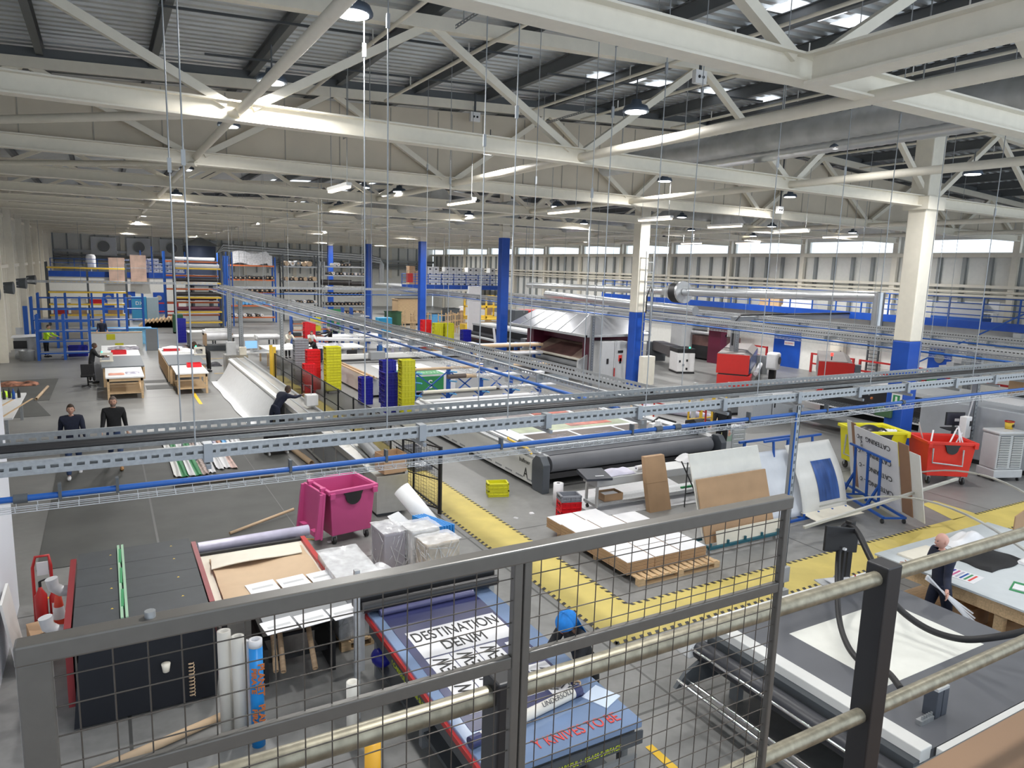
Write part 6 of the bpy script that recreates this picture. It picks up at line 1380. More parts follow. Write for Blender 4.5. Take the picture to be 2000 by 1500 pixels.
MB().box(-.75,-.95,2.25,3.15,-.88,2.36).box(-.75,-.95,2.25,-.68,L+.35,2.36).obj('rim',galvl,hd)
for i in range(5): MB().bar((-.71,i*1.2+.3,2.37),(.70,i*.95+.9,3.16),.05,.02).obj('seam_strip',galvl,hd)
for x,y in ((.0,-.5),(0,L),(2.8,-.5)): MB().cyl((x,y,2.9),(x,y,rz(20)-.3),.015,6).obj('suspension_rod',galv,hd)
t=thing('electrical_cabinet','pair of light grey electrical cabinets with warning labels, beside the maroon printer','cabinet',(20.05,26.55,0));
for i in range(2): d_=B(i*.75,0,.05,i*.75+.73,.8,2.05).obj('cabinet_door',lgrey,t,bevel=.01);B(i*.75+.3,-.02,1.0,i*.75+.42,-.005,1.25).obj('handle',black,d_)
B(.95,-.02,1.5,1.25,-.005,1.62).obj('warning_label',txt,t);B(1.0,-.02,1.1,1.2,-.005,1.4).obj('red_notice',txtr,t);MB().cyl((.75,-.06,0),(.75,-.06,.8),.03,8).obj('red_stand',red,t);B(0,-.01,0,1.48,.8,.05).obj('plinth',black,t)
o=B(21.55,26.3,1.5,22.1,26.5,2.5).obj('black_screen',black);tag(o,'black screen hung beside the ladder column','panel')
# ---- wide black printer left of it
t=thing('wide_printer','long low black printer with grey top, left of the maroon one','printer',(20.5,35.2,0));B(.3,0,.05,2.2,7.5,1.1).obj('body',mat('blue_black',(0,0,0)),t);B(.0,.2,.85,.9,7.3,.95).obj('front_table',lgrey,t);B(.9,0,1.1,2.2,7.5,1.5).obj('carriage_cover',black,t);B(.85,-.02,1.5,2.3,7.52,1.62).obj('top_cover',lgrey,t);B(.2,-.6,.05,1.6,-.05,1.35).obj('control_tower',mgrey,t);B(.29,.2,.7,.31,7.3,.72).obj('red_trim',red,t)
t=thing('red_cabinet','red and black machine end behind the steel hood','machine',(23.2,40.2,0));B(0,0,0,1.0,1.5,2.6).obj('black_side',dsteel,t);B(1.0,0,.0,2.5,1.5,2.6).obj('red_side',red,t)
o=B(22.0,44.6,0,22.9,44.8,4.0).obj('tall_board',paper);tag(o,'tall white board standing by the third blue column','board')
# ---- printers by the right wall
t=thing('roll_printer','white and black wide roll printer in front of the steel cabinets','printer',(26.5,28.4,0),math.radians(-22));B(0,0,.08,1.0,1.2,1.12).obj('body',plast,t,bevel=.05);B(-.02,-.02,1.12,1.0,1.22,1.35).obj('top_cover',black,t,bevel=.03);B(.15,1.2,.75,.85,4.6,1.3).obj('carriage_cover',mat('roll_printer_grey',(.07,.065,.07),.4),t,bevel=.04);MB().hexa([(.85,1.2,.45),(1.2,1.2,.3),(1.2,4.2,.3),(.85,4.2,.45)],[(.85,1.2,.75),(.9,1.2,.75),(.9,4.2,.75),(.85,4.2,.75)]).obj('media_sheet',paper,t);B(0,4.6,.08,1.0,5.2,1.2).obj('end_cabinet',dsteel,t);B(0,-.01,0,1,1.2,.08).obj('plinth',black,t);MB().ball((.7,.1,1.39),.05,8,6).obj('green_light',greenled,t)
for i,(x,z) in enumerate(((.1,.6),(.5,.65),(.3,.4),(.5,.2))): B(x,-.01,z,x+.1,-.002,z+.12).obj('port',black,t)
t=thing('cream_machine','maroon topped grey cabinets by the right wall','cabinet',(31.5,33.5,0));
for i in range(2): B(i*1.1,0,0,i*1.1+1.08,1,2.3).obj('cabinet_door',lgrey,t)
B(-.05,-.05,2.3,2.3,1.05,2.55).obj('maroon_top',maroon,t)
t=thing('textile_printer','second maroon printer with rolls, behind the red printer','printer',(31.9,30.6,0));B(0,0,0,.5,1,2.6).obj('end_housing',maroon,t);B(.5,.2,.9,1.9,3.0,1.5).obj('brown_fabric_roll',mat('plum_print',(0,0,0)),t);B(.5,0,2.1,1.9,3.0,2.5).obj('carriage_cover',mgrey,t);B(.5,.1,.1,1.9,3,.9).obj('base',black,t);MB().cyl((.45,0,1.7),(.45,3,1.7),.09,10).obj('white_roller',paper,t)
def red_printer(lab,x,y,rz_,L=5.5):
    t=thing('red_printer',lab,'printer',(x,y,0),rz_)
    B(0,0,.62,1.5,.06,1.55).obj('red_end_cover',mat('printer_red',(.62,.03,.025),.35),t);MB().prism([(0,.62),(1.5,.62),(1.5,1.4),(1.2,1.6),(.0,1.58)],'y',.06,L).obj('body',mat('taupe_cover',(.24,.22,.21),.5),t,bevel=.02)
    B(1.5,.2,.65,1.53,L-.2,1.35).obj('blue_window',mat('blue_cover',(.02,.05,.22),.2),t);B(.05,0,0,1.6,1.2,.55).obj('lower_red_box',mat('printer_red',(0,0,0)),t,bevel=.01);B(.1,.02,.55,1.4,L-.1,.62).obj('black_gap',black,t);MB().cyl((1.75,1.3,.55),(1.75,L-.6,.55),.11,12).obj('media_roll',paper,t);B(1.5,L-.4,0,2.1,L,1.0).obj('end_leg',mgrey,t);B(.6,-.012,.15,.9,-.002,.22).obj('label',cream2,t)
    for yy in (1.4,L-1): B(.2,yy,0,1.3,yy+.1,.55).obj('leg',mgrey,t)
    return t
red_printer('nearer red ended printer with taupe cover, right of centre',25.6,24.7,math.radians(-52),6.0)
r2=red_printer('farther red ended printer with a red beacon, before the blue double door',28.2,21.0,math.radians(-52),5.0)
bc=thing('beacon','small red light beacon on the farther red printer','beacon',(28.95,20.9,1.5));MB().cyl((0,0,0),(0,0,.28),.025,8).obj('stem',black,bc);MB().cyl((0,0,.28),(0,0,.42),.06,10).obj('red_lamp',redled,bc)
t=thing('portable_air_unit','white portable air unit with round grille behind the nearer red printer','air unit',(30.2,25.2,0),.4);B(-.3,-.3,.5,.3,.3,1.4).obj('housing',plast,t,bevel=.1);MB().cyl((0,-.33,1.0),(0,-.30,1.0),.2,18).obj('grille',dsteel,t);B(-.15,-.15,0,.15,.15,.5).obj('stand',black,t)
t=thing('bent_duct_frame','grey box tray bending horizontally above the red printers','tray',(0,0,0));MB().bar((25.9,24.2,3.25),(35.0,24.2,3.35),.25,.22).obj('tray',steelpost,t);MB().tube([(25.9,24.1,2.0),(25.9,24.1,3.1),(26.3,24.1,3.45),(35,24.1,3.5)],.05).obj('cables',black,t)
t=thing('canopy_strip','grey canopy strip above the blue double door','canopy',(XRL-.6,27.2,2.55));B(0,0,0,.6,3.0,.16).obj('canopy',mgrey,t)
for i,(x,y0,y1) in enumerate([(XRL-.5,19.8,23.4),(XRL-.5,23.8,26.4),(XRL-.5,29.6,33.4),(32.8,14.5,18.8)]):
    t=thing('guard_rail','red tubular guard rail by the right wall, %s from the viewer'%od(i),'rail',(x,y0,0),0,'red guard rails');L=y1-y0;a=MB()
    for y in (0,L): a.bar((0,y,0),(0,y,1.1),.1,.1)
    for z in (.5,1.05): a.bar((0,0,z),(0,L,z),.07,.09)
    a.obj('rails',red,t)
t=thing('white_switch_box','white switch cabinet on the right wall','cabinet',(XRL-.35,24.6,.7));B(0,0,0,.3,.8,1.3).obj('box',cream,t);B(-.01,.1,.5,0,.15,.7).obj('handle',black,t)
t=thing('wall_cable_ladder','vertical cable ladder on the right wall','ladder',(XRL-.2,22.6,0));a=MB();
for y in (0,.6): a.box(-.05,y,.3,.05,y+.06,3.2)
for k in range(14): a.box(-.03,0,.4+k*.2,.03,.6,.44+k*.2)
a.obj('ladder',dsteel,t)
t=thing('staircase','white sided stairs with a blue handrail rising to the right mezzanine','stairs',(XRL-1.1,14.2,0));a=MB()
for k in range(16): a.box(0,6.4-k*.33,0.0+k*.2,.9,6.4-(k-1)*.33,.2+k*.2)
a.obj('steps',lgrey,t);MB().bar((-.03,6.5,.95),(-.03,1.2,4.2),.05,.06).obj('handrail',rblue,t)
t=thing('wall_signs','small green and white safety signs on the right wall','signs',(XRL-.03,0,0));
for y,z in ((31.2,2.0),(24.0,2.1),(20.9,1.7),(17.9,2.55)): s_=B(-.02,y,z,0,y+.3,z+.3).obj('sign',paper,t);B(-.03,y+.05,z+.05,-.021,y+.25,z+.25).obj('green_mark',greenp,s_)
t=thing('coat_hooks','black row of wall hooks left of the round window door','hooks',(XRL-.08,20.8,1.9));B(0,0,0,.06,1.0,.14).obj('rail',black,t)
# ---- big grey flatbed printer behind bins
t=thing('industrial_printer','very large grey and black flatbed printer behind the coloured bins','printer',(22.2,9.5,0))
B(0,0,.12,3.2,3.2,1.72).obj('front_cabinet',mat('cool_grey',(.42,.44,.47),.4),t,bevel=.03);B(1.1,3.2,.12,3.6,7.6,1.0).obj('lower_body',black,t);B(1.2,3.2,1.0,3.6,7.6,1.5).obj('upper_cover',mat('graphite',(.03,.03,.035),.35),t)
MB().box(1.0,3.2,1.5,3.6,7.8,1.66).obj('grey_top',lgrey,t,bevel=.02);B(.2,3.2,.75,1.2,7.6,.80).obj('white_bed',paper,t);B(.1,3.2,.1,.25,9.4,.45).obj('front_trim',mat('cool_grey',(0,0,0)),t)
a=MB()
for i in range(43): a.box(.2,3.25+i*.1,.80,1.15,3.29+i*.1,.815)
for x in (.3,.5,.7,.9,1.1): a.box(x-.01,3.2,.816,x+.01,7.5,.825)
a.obj('grid_bars',dsteel,t)
for y in (4.2,5.5,6.8): MB().ball((.98,y,1.2),.05,8,6).obj('amber_button',txto,t)
B(-.6,3.2,.5,.2,7.6,.56).obj('front_shelf',mgrey,t);B(.4,3.0,1.665,2.0,3.1,1.67).box(1.3,4.5,1.665,2.3,6.0,1.67).box(1.3,1.0,1.722,2.6,2.6,1.74).obj('white_top_panels',paper,t);B(0,0,0,3.2,3.2,.12).obj('plinth',black,t)  # plain matt white slabs on the printer tops
t=thing('service_cabinet','pair of grey wheeled service cabinets left of the large printer','cabinet',(20.0,17.4,0),-.15);B(0,0,.1,.85,.8,1.12).obj('cabinet_body',mat('cool_grey',(0,0,0)),t,bevel=.02);castors(t,.1,.1,.75,.7,.045);B(.9,0,.15,1.9,.8,1.1).obj('cabinet_body',mat('cool_grey',(0,0,0)),t,bevel=.02);B(.95,-.01,.6,1.0,-.002,.85).obj('handle',black,t)
t=thing('service_cabinet','smaller grey cabinet behind the pair of service cabinets','cabinet',(20.6,19.0,0),-.15);B(0,0,.08,.9,.8,.95).obj('cabinet_body',mgrey,t,bevel=.02);B(0,-.01,0,.9,.8,.08).obj('plinth',black,t)
t=thing('monitor','black monitor on an arm in front of the large printer, dark software screen','monitor',(21.0,11.0,1.15),math.radians(-25));B(-.35,-.3,0,.35,.1,.03).obj('shelf',black,t);B(-.28,-.02,.1,.28,.02,.48).obj('bezel',black,t);B(-.26,-.025,.12,.26,-.021,.46).obj('screen',mat('dark_screen',(.03,.03,.045),.3,noise=0),t);B(-.02,-.03,.22,.12,-.026,.3).obj('white_dialog',paper,t);MB().bar((-.02,0,-1.15),(-.02,0,.1),.05,.05).obj('arm',dsteel,t)
t=thing('white_socket_box','white socket box hanging at the foot of the strut post','socket box',(21.0,10.7,.95));B(-.14,-.1,0,.14,.1,.62).obj('box',plast,t,bevel=.02);B(.02,-.11,.35,.12,-.1,.5).obj('black_socket',black,t);MB().tube([(.1,0,.62),(.25,0,1.1),(.55,0,1.3),(.7,0,1.0)],.02).obj('hose',lgrey,t);B(-.02,0,-.95,.02,.04,0).obj('support',galv,t)
t=thing('conveyor_unit','dark conveyor dryer with gridded lid at far right edge','machine',(27.0,10.6,0));B(0,0,.1,4.5,2.4,1.2).obj('body',mgrey,t,bevel=.02);MB().hexa([(1.2,-.1,1.3),(5,-.1,1.2),(5,2.3,1.2),(1.2,2.3,1.3)],[(1.2,-.1,1.4),(5,-.1,1.3),(5,2.3,1.3),(1.2,2.3,1.4)]).obj('lid',dsteel,t)
a=MB()
for i in range(4):
    for j in range(3): a.box(1.4+i*.85,.05+j*.75,1.405-i*.02,2.1+i*.85,.7+j*.75,1.415-i*.02)
a.obj('lid_windows',lgrey,t);B(.1,.1,1.2,.9,2.2,1.35).obj('cream_side',galvl,t);MB().ball((.3,-.1,1.45),.09,8,6).obj('green_lamp',greenled,t);B(.3,-.05,1.2,.34,-.01,1.4).obj('lamp_stand',black,t)
for i in range(4):
    t=thing('cardboard_box','brown box on top of the gridded lid machine, %s from the left'%od(i),'box',(29.2+i*.6,13.05,0),0,'boxes behind the lid machine');B(0,0,0,.5,.5,1.75).obj('carton',card,t)
t=thing('green_panel_stand','green board standing behind the large printer','board',(27.0,15.3,0));B(0,0,0,.6,.05,1.9).obj('board',greenp,t)
t=thing('blue_low_cabinet','blue low cabinet behind the large printer','cabinet',(28.2,17.2,0));B(0,0,.05,1.7,.7,1.0).obj('body',rblue,t);B(0,-.01,0,1.7,.7,.05).obj('plinth',black,t)
t=thing('blue_roll_stand','blue T-shaped roll stand beyond the curved white sheet','stand',(14.2,12.7,0));a=MB();
for x in (.2,1.9): a.bar((x,0,0),(x,0,1.0),.06,.06);a.bar((x,-.3,.03),(x,.3,.03),.05,.05)
a.bar((0,0,1.0),(2.2,0,1.0),.06,.06);a.obj('frame',rblue,t)
# ---- middle distance desks, plotters, shelves
table('white desk with large format rolls, far centre left',6.3,43.5,2.4,1.5,.9,plast,dsteel)
t=thing('roll_printer','white wide roll printer with curled paper, left of centre far away','printer',(4.95,44.6,0));B(0,0,.3,.12,1.0,1.0).box(1.45,0,.3,1.55,1.0,1.0).obj('side_frames',plywood,t);MB().cyl((.12,.1,.8),(1.5,.1,.8),.22,16).obj('curled_paper',paper,t);B(.0,.2,.85,1.55,1.2,1.15).obj('printer_top',plast,t,bevel=.03);B(.05,0,.0,1.5,1.0,.30).obj('lower_tray',dsteel,t);MB().cyl((.1,.5,1.2),(1.5,.5,1.2),.06,10).obj('roll',white,t)
table('white desk left of the white roll printer',4.3,47,1.6,1.2,.9,plast,dsteel)
t=thing('roll_printer','second white roll printer beside the tall strut posts','printer',(7.3,41.6,0.0));B(0,0,.9,1.3,.8,1.15).obj('printer_top',plast,t,bevel=.03);MB().cyl((.05,-.1,1.05),(1.25,-.1,1.05),.08,10).obj('roll',paper,t);B(.05,0,0,.15,.7,.9).box(1.15,0,0,1.25,.7,.9).box(.15,.3,.3,1.15,.4,.6).obj('stand',lgrey,t)
t=thing('monitor','bright blue monitor at the operator desk by the conveyor head','monitor',(6.1,36.2,.9));B(-.3,-.02,.15,.3,.02,.55).obj('bezel',lgrey,t);B(-.28,-.025,.17,.28,-.021,.53).obj('screen',screenb,t);B(-.05,0,0,.05,.05,.2).obj('stand',lgrey,t)
table('operator desk under the bright monitor',5.6,36.0,1.6,.9,.88,plast,galv)
cloth('cloth_heap','grey paper heap on the operator desk',6.6,36.4,.882,.8,.5,.12,mgrey,41)
table('long white sewing table with garments, centre left',7.0,37.2,5.2,2.2,.85,plast,wood,3);cloth('cloth_heap','white and grey garments heaped on the sewing table',10.3,38.0,.852,1.6,1.1,.3,mat('garments',(.55,.55,.60),.8,noise=.4,scale=4),42);cloth('cloth_heap','smaller white garment heap on the sewing table',8.4,38.3,.852,1.0,.7,.2,paper,43)
table('low pine stand behind the yellow crates',9.2,33.4,1.1,.8,.75,plast,wood)
table('long white finishing table, centre far',13.0,36.5,6.0,1.4,.9,paper,rblue,4);table('second long white finishing table farther back',11.5,42.0,6.8,1.6,.95,paper,rblue,4)
o=MB().cyl((9.8,38.2,1.25),(15.6,35.6,1.25),.1,12).obj('long_white_roll',paper);tag(o,'very long white roll bar across the middle of the hall','roll')
t=thing('roll_bar_stands','blue stand carrying the long white roll bar','stand',(12.8,36.8,0));B(0,0,0,.18,.18,2.1).box(-.1,.0,1.15,.28,.18,1.2).obj('post',mat('mid_blue',(.03,.15,.45),.4),t);
for x_,y_ in ((-2.9,1.3),(2.7,-1.1)): B(x_,y_,0,x_+.1,y_+.1,1.15).obj('leg',rblue,t)
t=thing('grey_case','grey lidded case on the long white finishing table','case',(14.6,36.7,.902));B(0,0,0,.85,.6,.35).obj('case',mgrey,t,bevel=.05)
t=thing('cardboard_box','open low cardboard box on the second flatbed gantry side','box',(15.2,33.7,0));open_box(t,.9,.7,1.15);
for i,(x,y,h,n,m_) in enumerate([(9.9,44.5,2.0,4,orange),(11.2,44.9,2.0,4,orange),(12.5,46.5,2.4,4,rblue),(14.2,46.2,2.4,4,rblue)]):
    t=thing('parts_shelf','open shelf with %s bins behind the sewing table, %s from the left'%('orange' if m_ is orange else 'blue',od(i)),'shelf',(x,y,0));B(0,0,0,.06,.6,h).box(1.2,0,0,1.26,.6,h).obj('uprights',rblue,t)
    for k in range(n): z=.3+k*(h-.4)/n;B(.06,0,z,1.2,.6,z+.05).obj('shelf_board',m_ if m_ is orange else galvl,t);B(.1,.05,z+.05,.6,.5,z+.25).obj('goods',[paper,dsteel,cream2,mgrey][k%4],t)
t=thing('notice_board','yellow notice sign on a post among the shelves','sign',(10.3,41.6,0));B(0,0,1.35,.62,.03,2.15).obj('yellow_sign',ycrate,t);B(.28,.03,0,.34,.08,1.4).obj('post',rblue,t);text('FINISHING',.12,(.08,-.003,1.8),(1,0,0),(0,0,1),txtg,'lettering',t,fit=.46);text('STATION',.12,(.12,-.003,1.62),(1,0,0),(0,0,1),txtg,'lettering',t,fit=.36)
t=thing('green_banner_stand','tall green banner behind the notice sign','banner',(12.2,45,0));B(0,0,.9,.9,.03,2.4).obj('banner',greenp,t);B(.4,.03,0,.46,.08,1.2).obj('post',dsteel,t)
t=thing('roll_cage','light blue trolley lettered DX by the far doors','trolley',(1.95,67.0,0));B(0,0,.15,1.1,.9,2.0).obj('blue_side',mat('dx_blue',(.05,.30,.55),.4),t);B(1.12,0,.15,2.0,.9,1.95).obj('grey_side',mat('pale_film_side',(.35,.45,.50),.3),t);text('DX',.42,(.3,-.01,1.35),(1,0,0),(0,0,1),txtw,'lettering',t,fit=.55);castors(t,.1,.1,1.9,.8,.06,rubber,.15)
cloth('white_sack','white sacks and cardboard beside the DX trolley',4.5,67.2,.001,1.2,.8,.7,cream2,51,'sack')
t=thing('red_barrier','red tubular barrier in front of the far doors','barrier',(3.9,72,0));B(0,0,.4,1.9,.08,.52).box(0,0,1.15,1.9,.08,1.27).box(1.85,0,0,2.0,.12,1.3).obj('rails',red,t)
t=thing('pallet_heap','row of wooden pallets leaning over each other on the floor','pallets',(2.2,60.4,0));
for i in range(9): MB().hexa([(i*.26,0,.02),(i*.26+.9,0,.02),(i*.26+.9,1.2,.02),(i*.26,1.2,.02)],[(i*.26-.03,0,.12),(i*.26+.5,0,.62+.03*i),(i*.26+.5,1.2,.62+.03*i),(i*.26-.03,1.2,.12)]).obj('pallet_board',wood,t)
t=thing('wheelie_bin','dark wheelie bin with white sack at the end of the pallets','bin',(4.15,55.5,0));B(0,0,.1,.65,.7,1.35).obj('tub',mat('bin_green',(0,0,0)),t,bevel=.03);MB().cyl((0,.6,.1),(.65,.6,.1),.1,10).obj('wheels',rubber,t)
t=thing('blue_plastic_box','light blue box left of the second blue column','box',(18.4,53,0));B(0,0,0,1.1,.8,1.2).obj('box',mat('cyan_box',(.03,.35,.65),.4),t,bevel=.03)
t=thing('leaning_tube','white tube leaning on the third blue column','tube',(19.45,35.6,0));MB().cyl((0,0,0),(-.1,.35,1.9),.07,10).obj('tube',paper,t)
# left wall speakers / heaters
for i,(y,m_) in enumerate([(24,0),(30,0),(36,0),(43,0),(50,0)]):
    t=thing('wall_heater','dark round unit heater on the left wall, %s from the viewer'%od(i),'heater',(XL+.1,y+8,3.55),0,'wall unit heaters');MB().cyl((.05,0,0),(.55,-.05,0),.26,16,.32).obj('drum',dsteel,t);B(0,-.25,-.15,.5,.25,.15).obj('box',galvl,t)
t=thing('wall_frame_panel','grey framed sheet panels stored along the left wall','panel',(XL+.15,20,0));B(0,0,0,.08,9,3.1).obj('sheets',galvl,t);B(.08,0,3.05,.2,9.05,3.15).obj('top_frame',lgrey,t)
t=thing('wall_bench','white workbench with bottles sticking out behind the partition','bench',(-3.9,23.2,0));B(0,0,.80,1.55,4.2,.85).obj('benchtop',plast,t)
for x in (.1,1.4):
    for y in (.1,4): B(x-.04,y-.04,0,x+.04,y+.04,.8).obj('leg',galv,t)
for i in range(5):
    t=thing('bottle','%s bottle on the white bench behind the partition, %s of five'%(['black','black','black','blue','black'][i],od(i)),'bottle',(-2.95+.12*i,26.5-.2*(i%2),.852),0,'bottles on the wall bench');MB().lathe([(0,0),(.045,0),(.045,.2),(.015,.27),(.015,.32),(0,.32)],n=10).obj('bottle_body',[blackpl,blackpl,blackpl,rblue,blackpl][i],t)
cloth('hi_vis_vest','yellow high visibility vest on the white bench',-2.9,26.9,.852,.5,.5,.22,hivis,61,'vest')
for i,x in enumerate((-3.4,-2.9)):
    o=MB().bar((x+.3,23.4,.856),(x+.8,26.2,.856),.06,.01).obj('wooden_strip',wood);tag(o,'flat wooden strip on the white bench, %s one'%['left','right'][i],'strip')
# small junction boxes on the roof
for i,(px,py,z) in enumerate([(63,178,8.6),(929,228,8.4),(957,158,9.5),(1370,150,9.0),(1525,410,7.6)]):
    p=at(px,py,z) if i not in (1,2) else None
    if p is None: d=(RIGHT*((px-1000)/FPX)+DOWN*((py-750)/FPX)+_f);p=CAM+d*(17.7/d.y)
    t=thing('junction_box','small white junction box fixed high in the roof, %s from the left'%od(i),'socket box',p,0,None);B(-.14,0,-.12,.14,.1,.12).obj('box',plast,t);MB().cyl((-.05,-.01,0),(-.05,0,0),.03,8).cyl((.05,-.01,0),(.05,0,0),.03,8).obj('holes',black,t);B(-.02,.02,.12,.02,.06,max(.2,rz(p.x)-p.z-.2)).obj('chain',dsteel,t)
for i,(px,py,w_) in enumerate([(940,20,1.6),(1250,70,1.4),(1380,120,1.2),(700,255,2.2),(1100,230,2.8)]):
    d=(RIGHT*((px-1000)/FPX)+DOWN*((py-750)/FPX)+_f);p=CAM+d*([9,10.5,12,15,16][i]/d.y);t=thing('strut_rail','perforated grey strut rail hung under the roof, %s of five'%od(i),'rail',p,math.radians(90));a=MB();slotrail(a,-w_/2,w_/2,0,-.03,.03);a.obj('channel',galv,t);MB().cyl((-w_/3,0,0),(-w_/3,0,max(.2,rz(p.x)-p.z-.1)),.01,5).cyl((w_/3,0,0),(w_/3,0,max(.2,rz(p.x)-p.z-.1)),.01,5).obj('hangers',galv,t)

# things on the right mezzanine
for i,(px,py,w_,d_,h_,m_,lab,nm,ct) in enumerate([(1505,597,1.6,.8,.55,wood,'brown slatted crate stack on the right mezzanine','slatted_crate','crate'),(1560,600,2.2,.5,.8,plast,'plain white panel unit on the right mezzanine','panel_unit','cabinet'),(1727,612,.9,.5,.7,plast,'small white unit on the mezzanine left of the thick column','white_unit','cabinet'),(1870,622,2.4,.9,.85,rblue,'blue bench frame with stacked sheets on the right mezzanine','bench_frame','bench')]):
    p=atx(px,py,36.2);t=thing(nm,lab,ct,(36.0,p.y,3.425));B(0,-w_/2,0,d_,w_/2,h_*.25).obj('base',m_,t);B(.05,-w_/2+.05,h_*.25,d_-.05,w_/2-.05,h_).obj('upper_part',m_ if m_ is not rblue else lgrey,t)
p=atx(1925,640,36.1);t=thing('white_desk_chair','white framed chair on the right mezzanine near the right edge','chair',(36.1,p.y,3.425))
B(0,-.25,.45,.5,.25,.50).obj('seat',plast,t);B(.45,-.25,.5,.5,.25,1.0).obj('backrest',plast,t)
for x_ in (0,.46):
    for y_ in (-.25,.21): B(x_,y_,0,x_+.04,y_+.04,.45).obj('leg',plast,t)
for i,(px,py) in enumerate([(1038,1003),(960,950),(1245,993),(1008,1012),(1165,960),(645,1058)]):
    p=at(px,py);t=thing('paper_scrap','small white paper scrap on the concrete floor, %s from the nearest mat'%od(i),'scrap',(p.x,p.y,0),.7*i,'paper scraps on the floor');MB().hexa([(-.05,-.03,0),(.05,-.04,0),(.06,.03,0),(-.04,.04,0)],[(-.04,-.02,.02),(.05,-.03,.01),(.05,.03,.02),(-.03,.03,.03)]).obj('scrap',paper,t)
hz_=MB()
for (x0,y0,x1,y1) in ((2.9,13.45,3.3,13.2),(4.4,12.55,4.85,12.75),(-1.2,12.5,-.75,12.62),(4.9,11.9,5.2,12.1)):
    hz_.bar((x0,y0,.006),(x1,y1,.006),.06,.004)
struct(hz_.obj('floor_tape',mat('line_yellow',(0,0,0))),'short yellow floor tape marks')
# ================= PEOPLE =================
def skinmesh(nodes,edges,levels=2):
    me=bpy.data.meshes.new('tmp');me.from_pydata([n[0] for n in nodes],edges,[]);o=bpy.data.objects.new('tmp',me);COL.objects.link(o)
    md=o.modifiers.new('sk','SKIN');md.use_smooth_shade=True
    for i,n in enumerate(nodes):
        r=n[1];v=me.skin_vertices[0].data[i];v.radius=(r if isinstance(r,tuple) else (r,r));v.use_root=(i==0);v.use_loose=False
    sb=o.modifiers.new('s','SUBSURF');sb.levels=levels;sb.render_levels=levels
    dg=bpy.context.evaluated_depsgraph_get();m2=bpy.data.meshes.new_from_object(o.evaluated_get(dg));bpy.data.objects.remove(o)
    vs=[tuple(v.co) for v in m2.vertices];fs=[tuple(p.vertices) for p in m2.polygons];bpy.data.meshes.remove(m2);return vs,fs
def rot2(v,ang,axis): return Matrix.Rotation(ang,3,axis)@Vector(v)
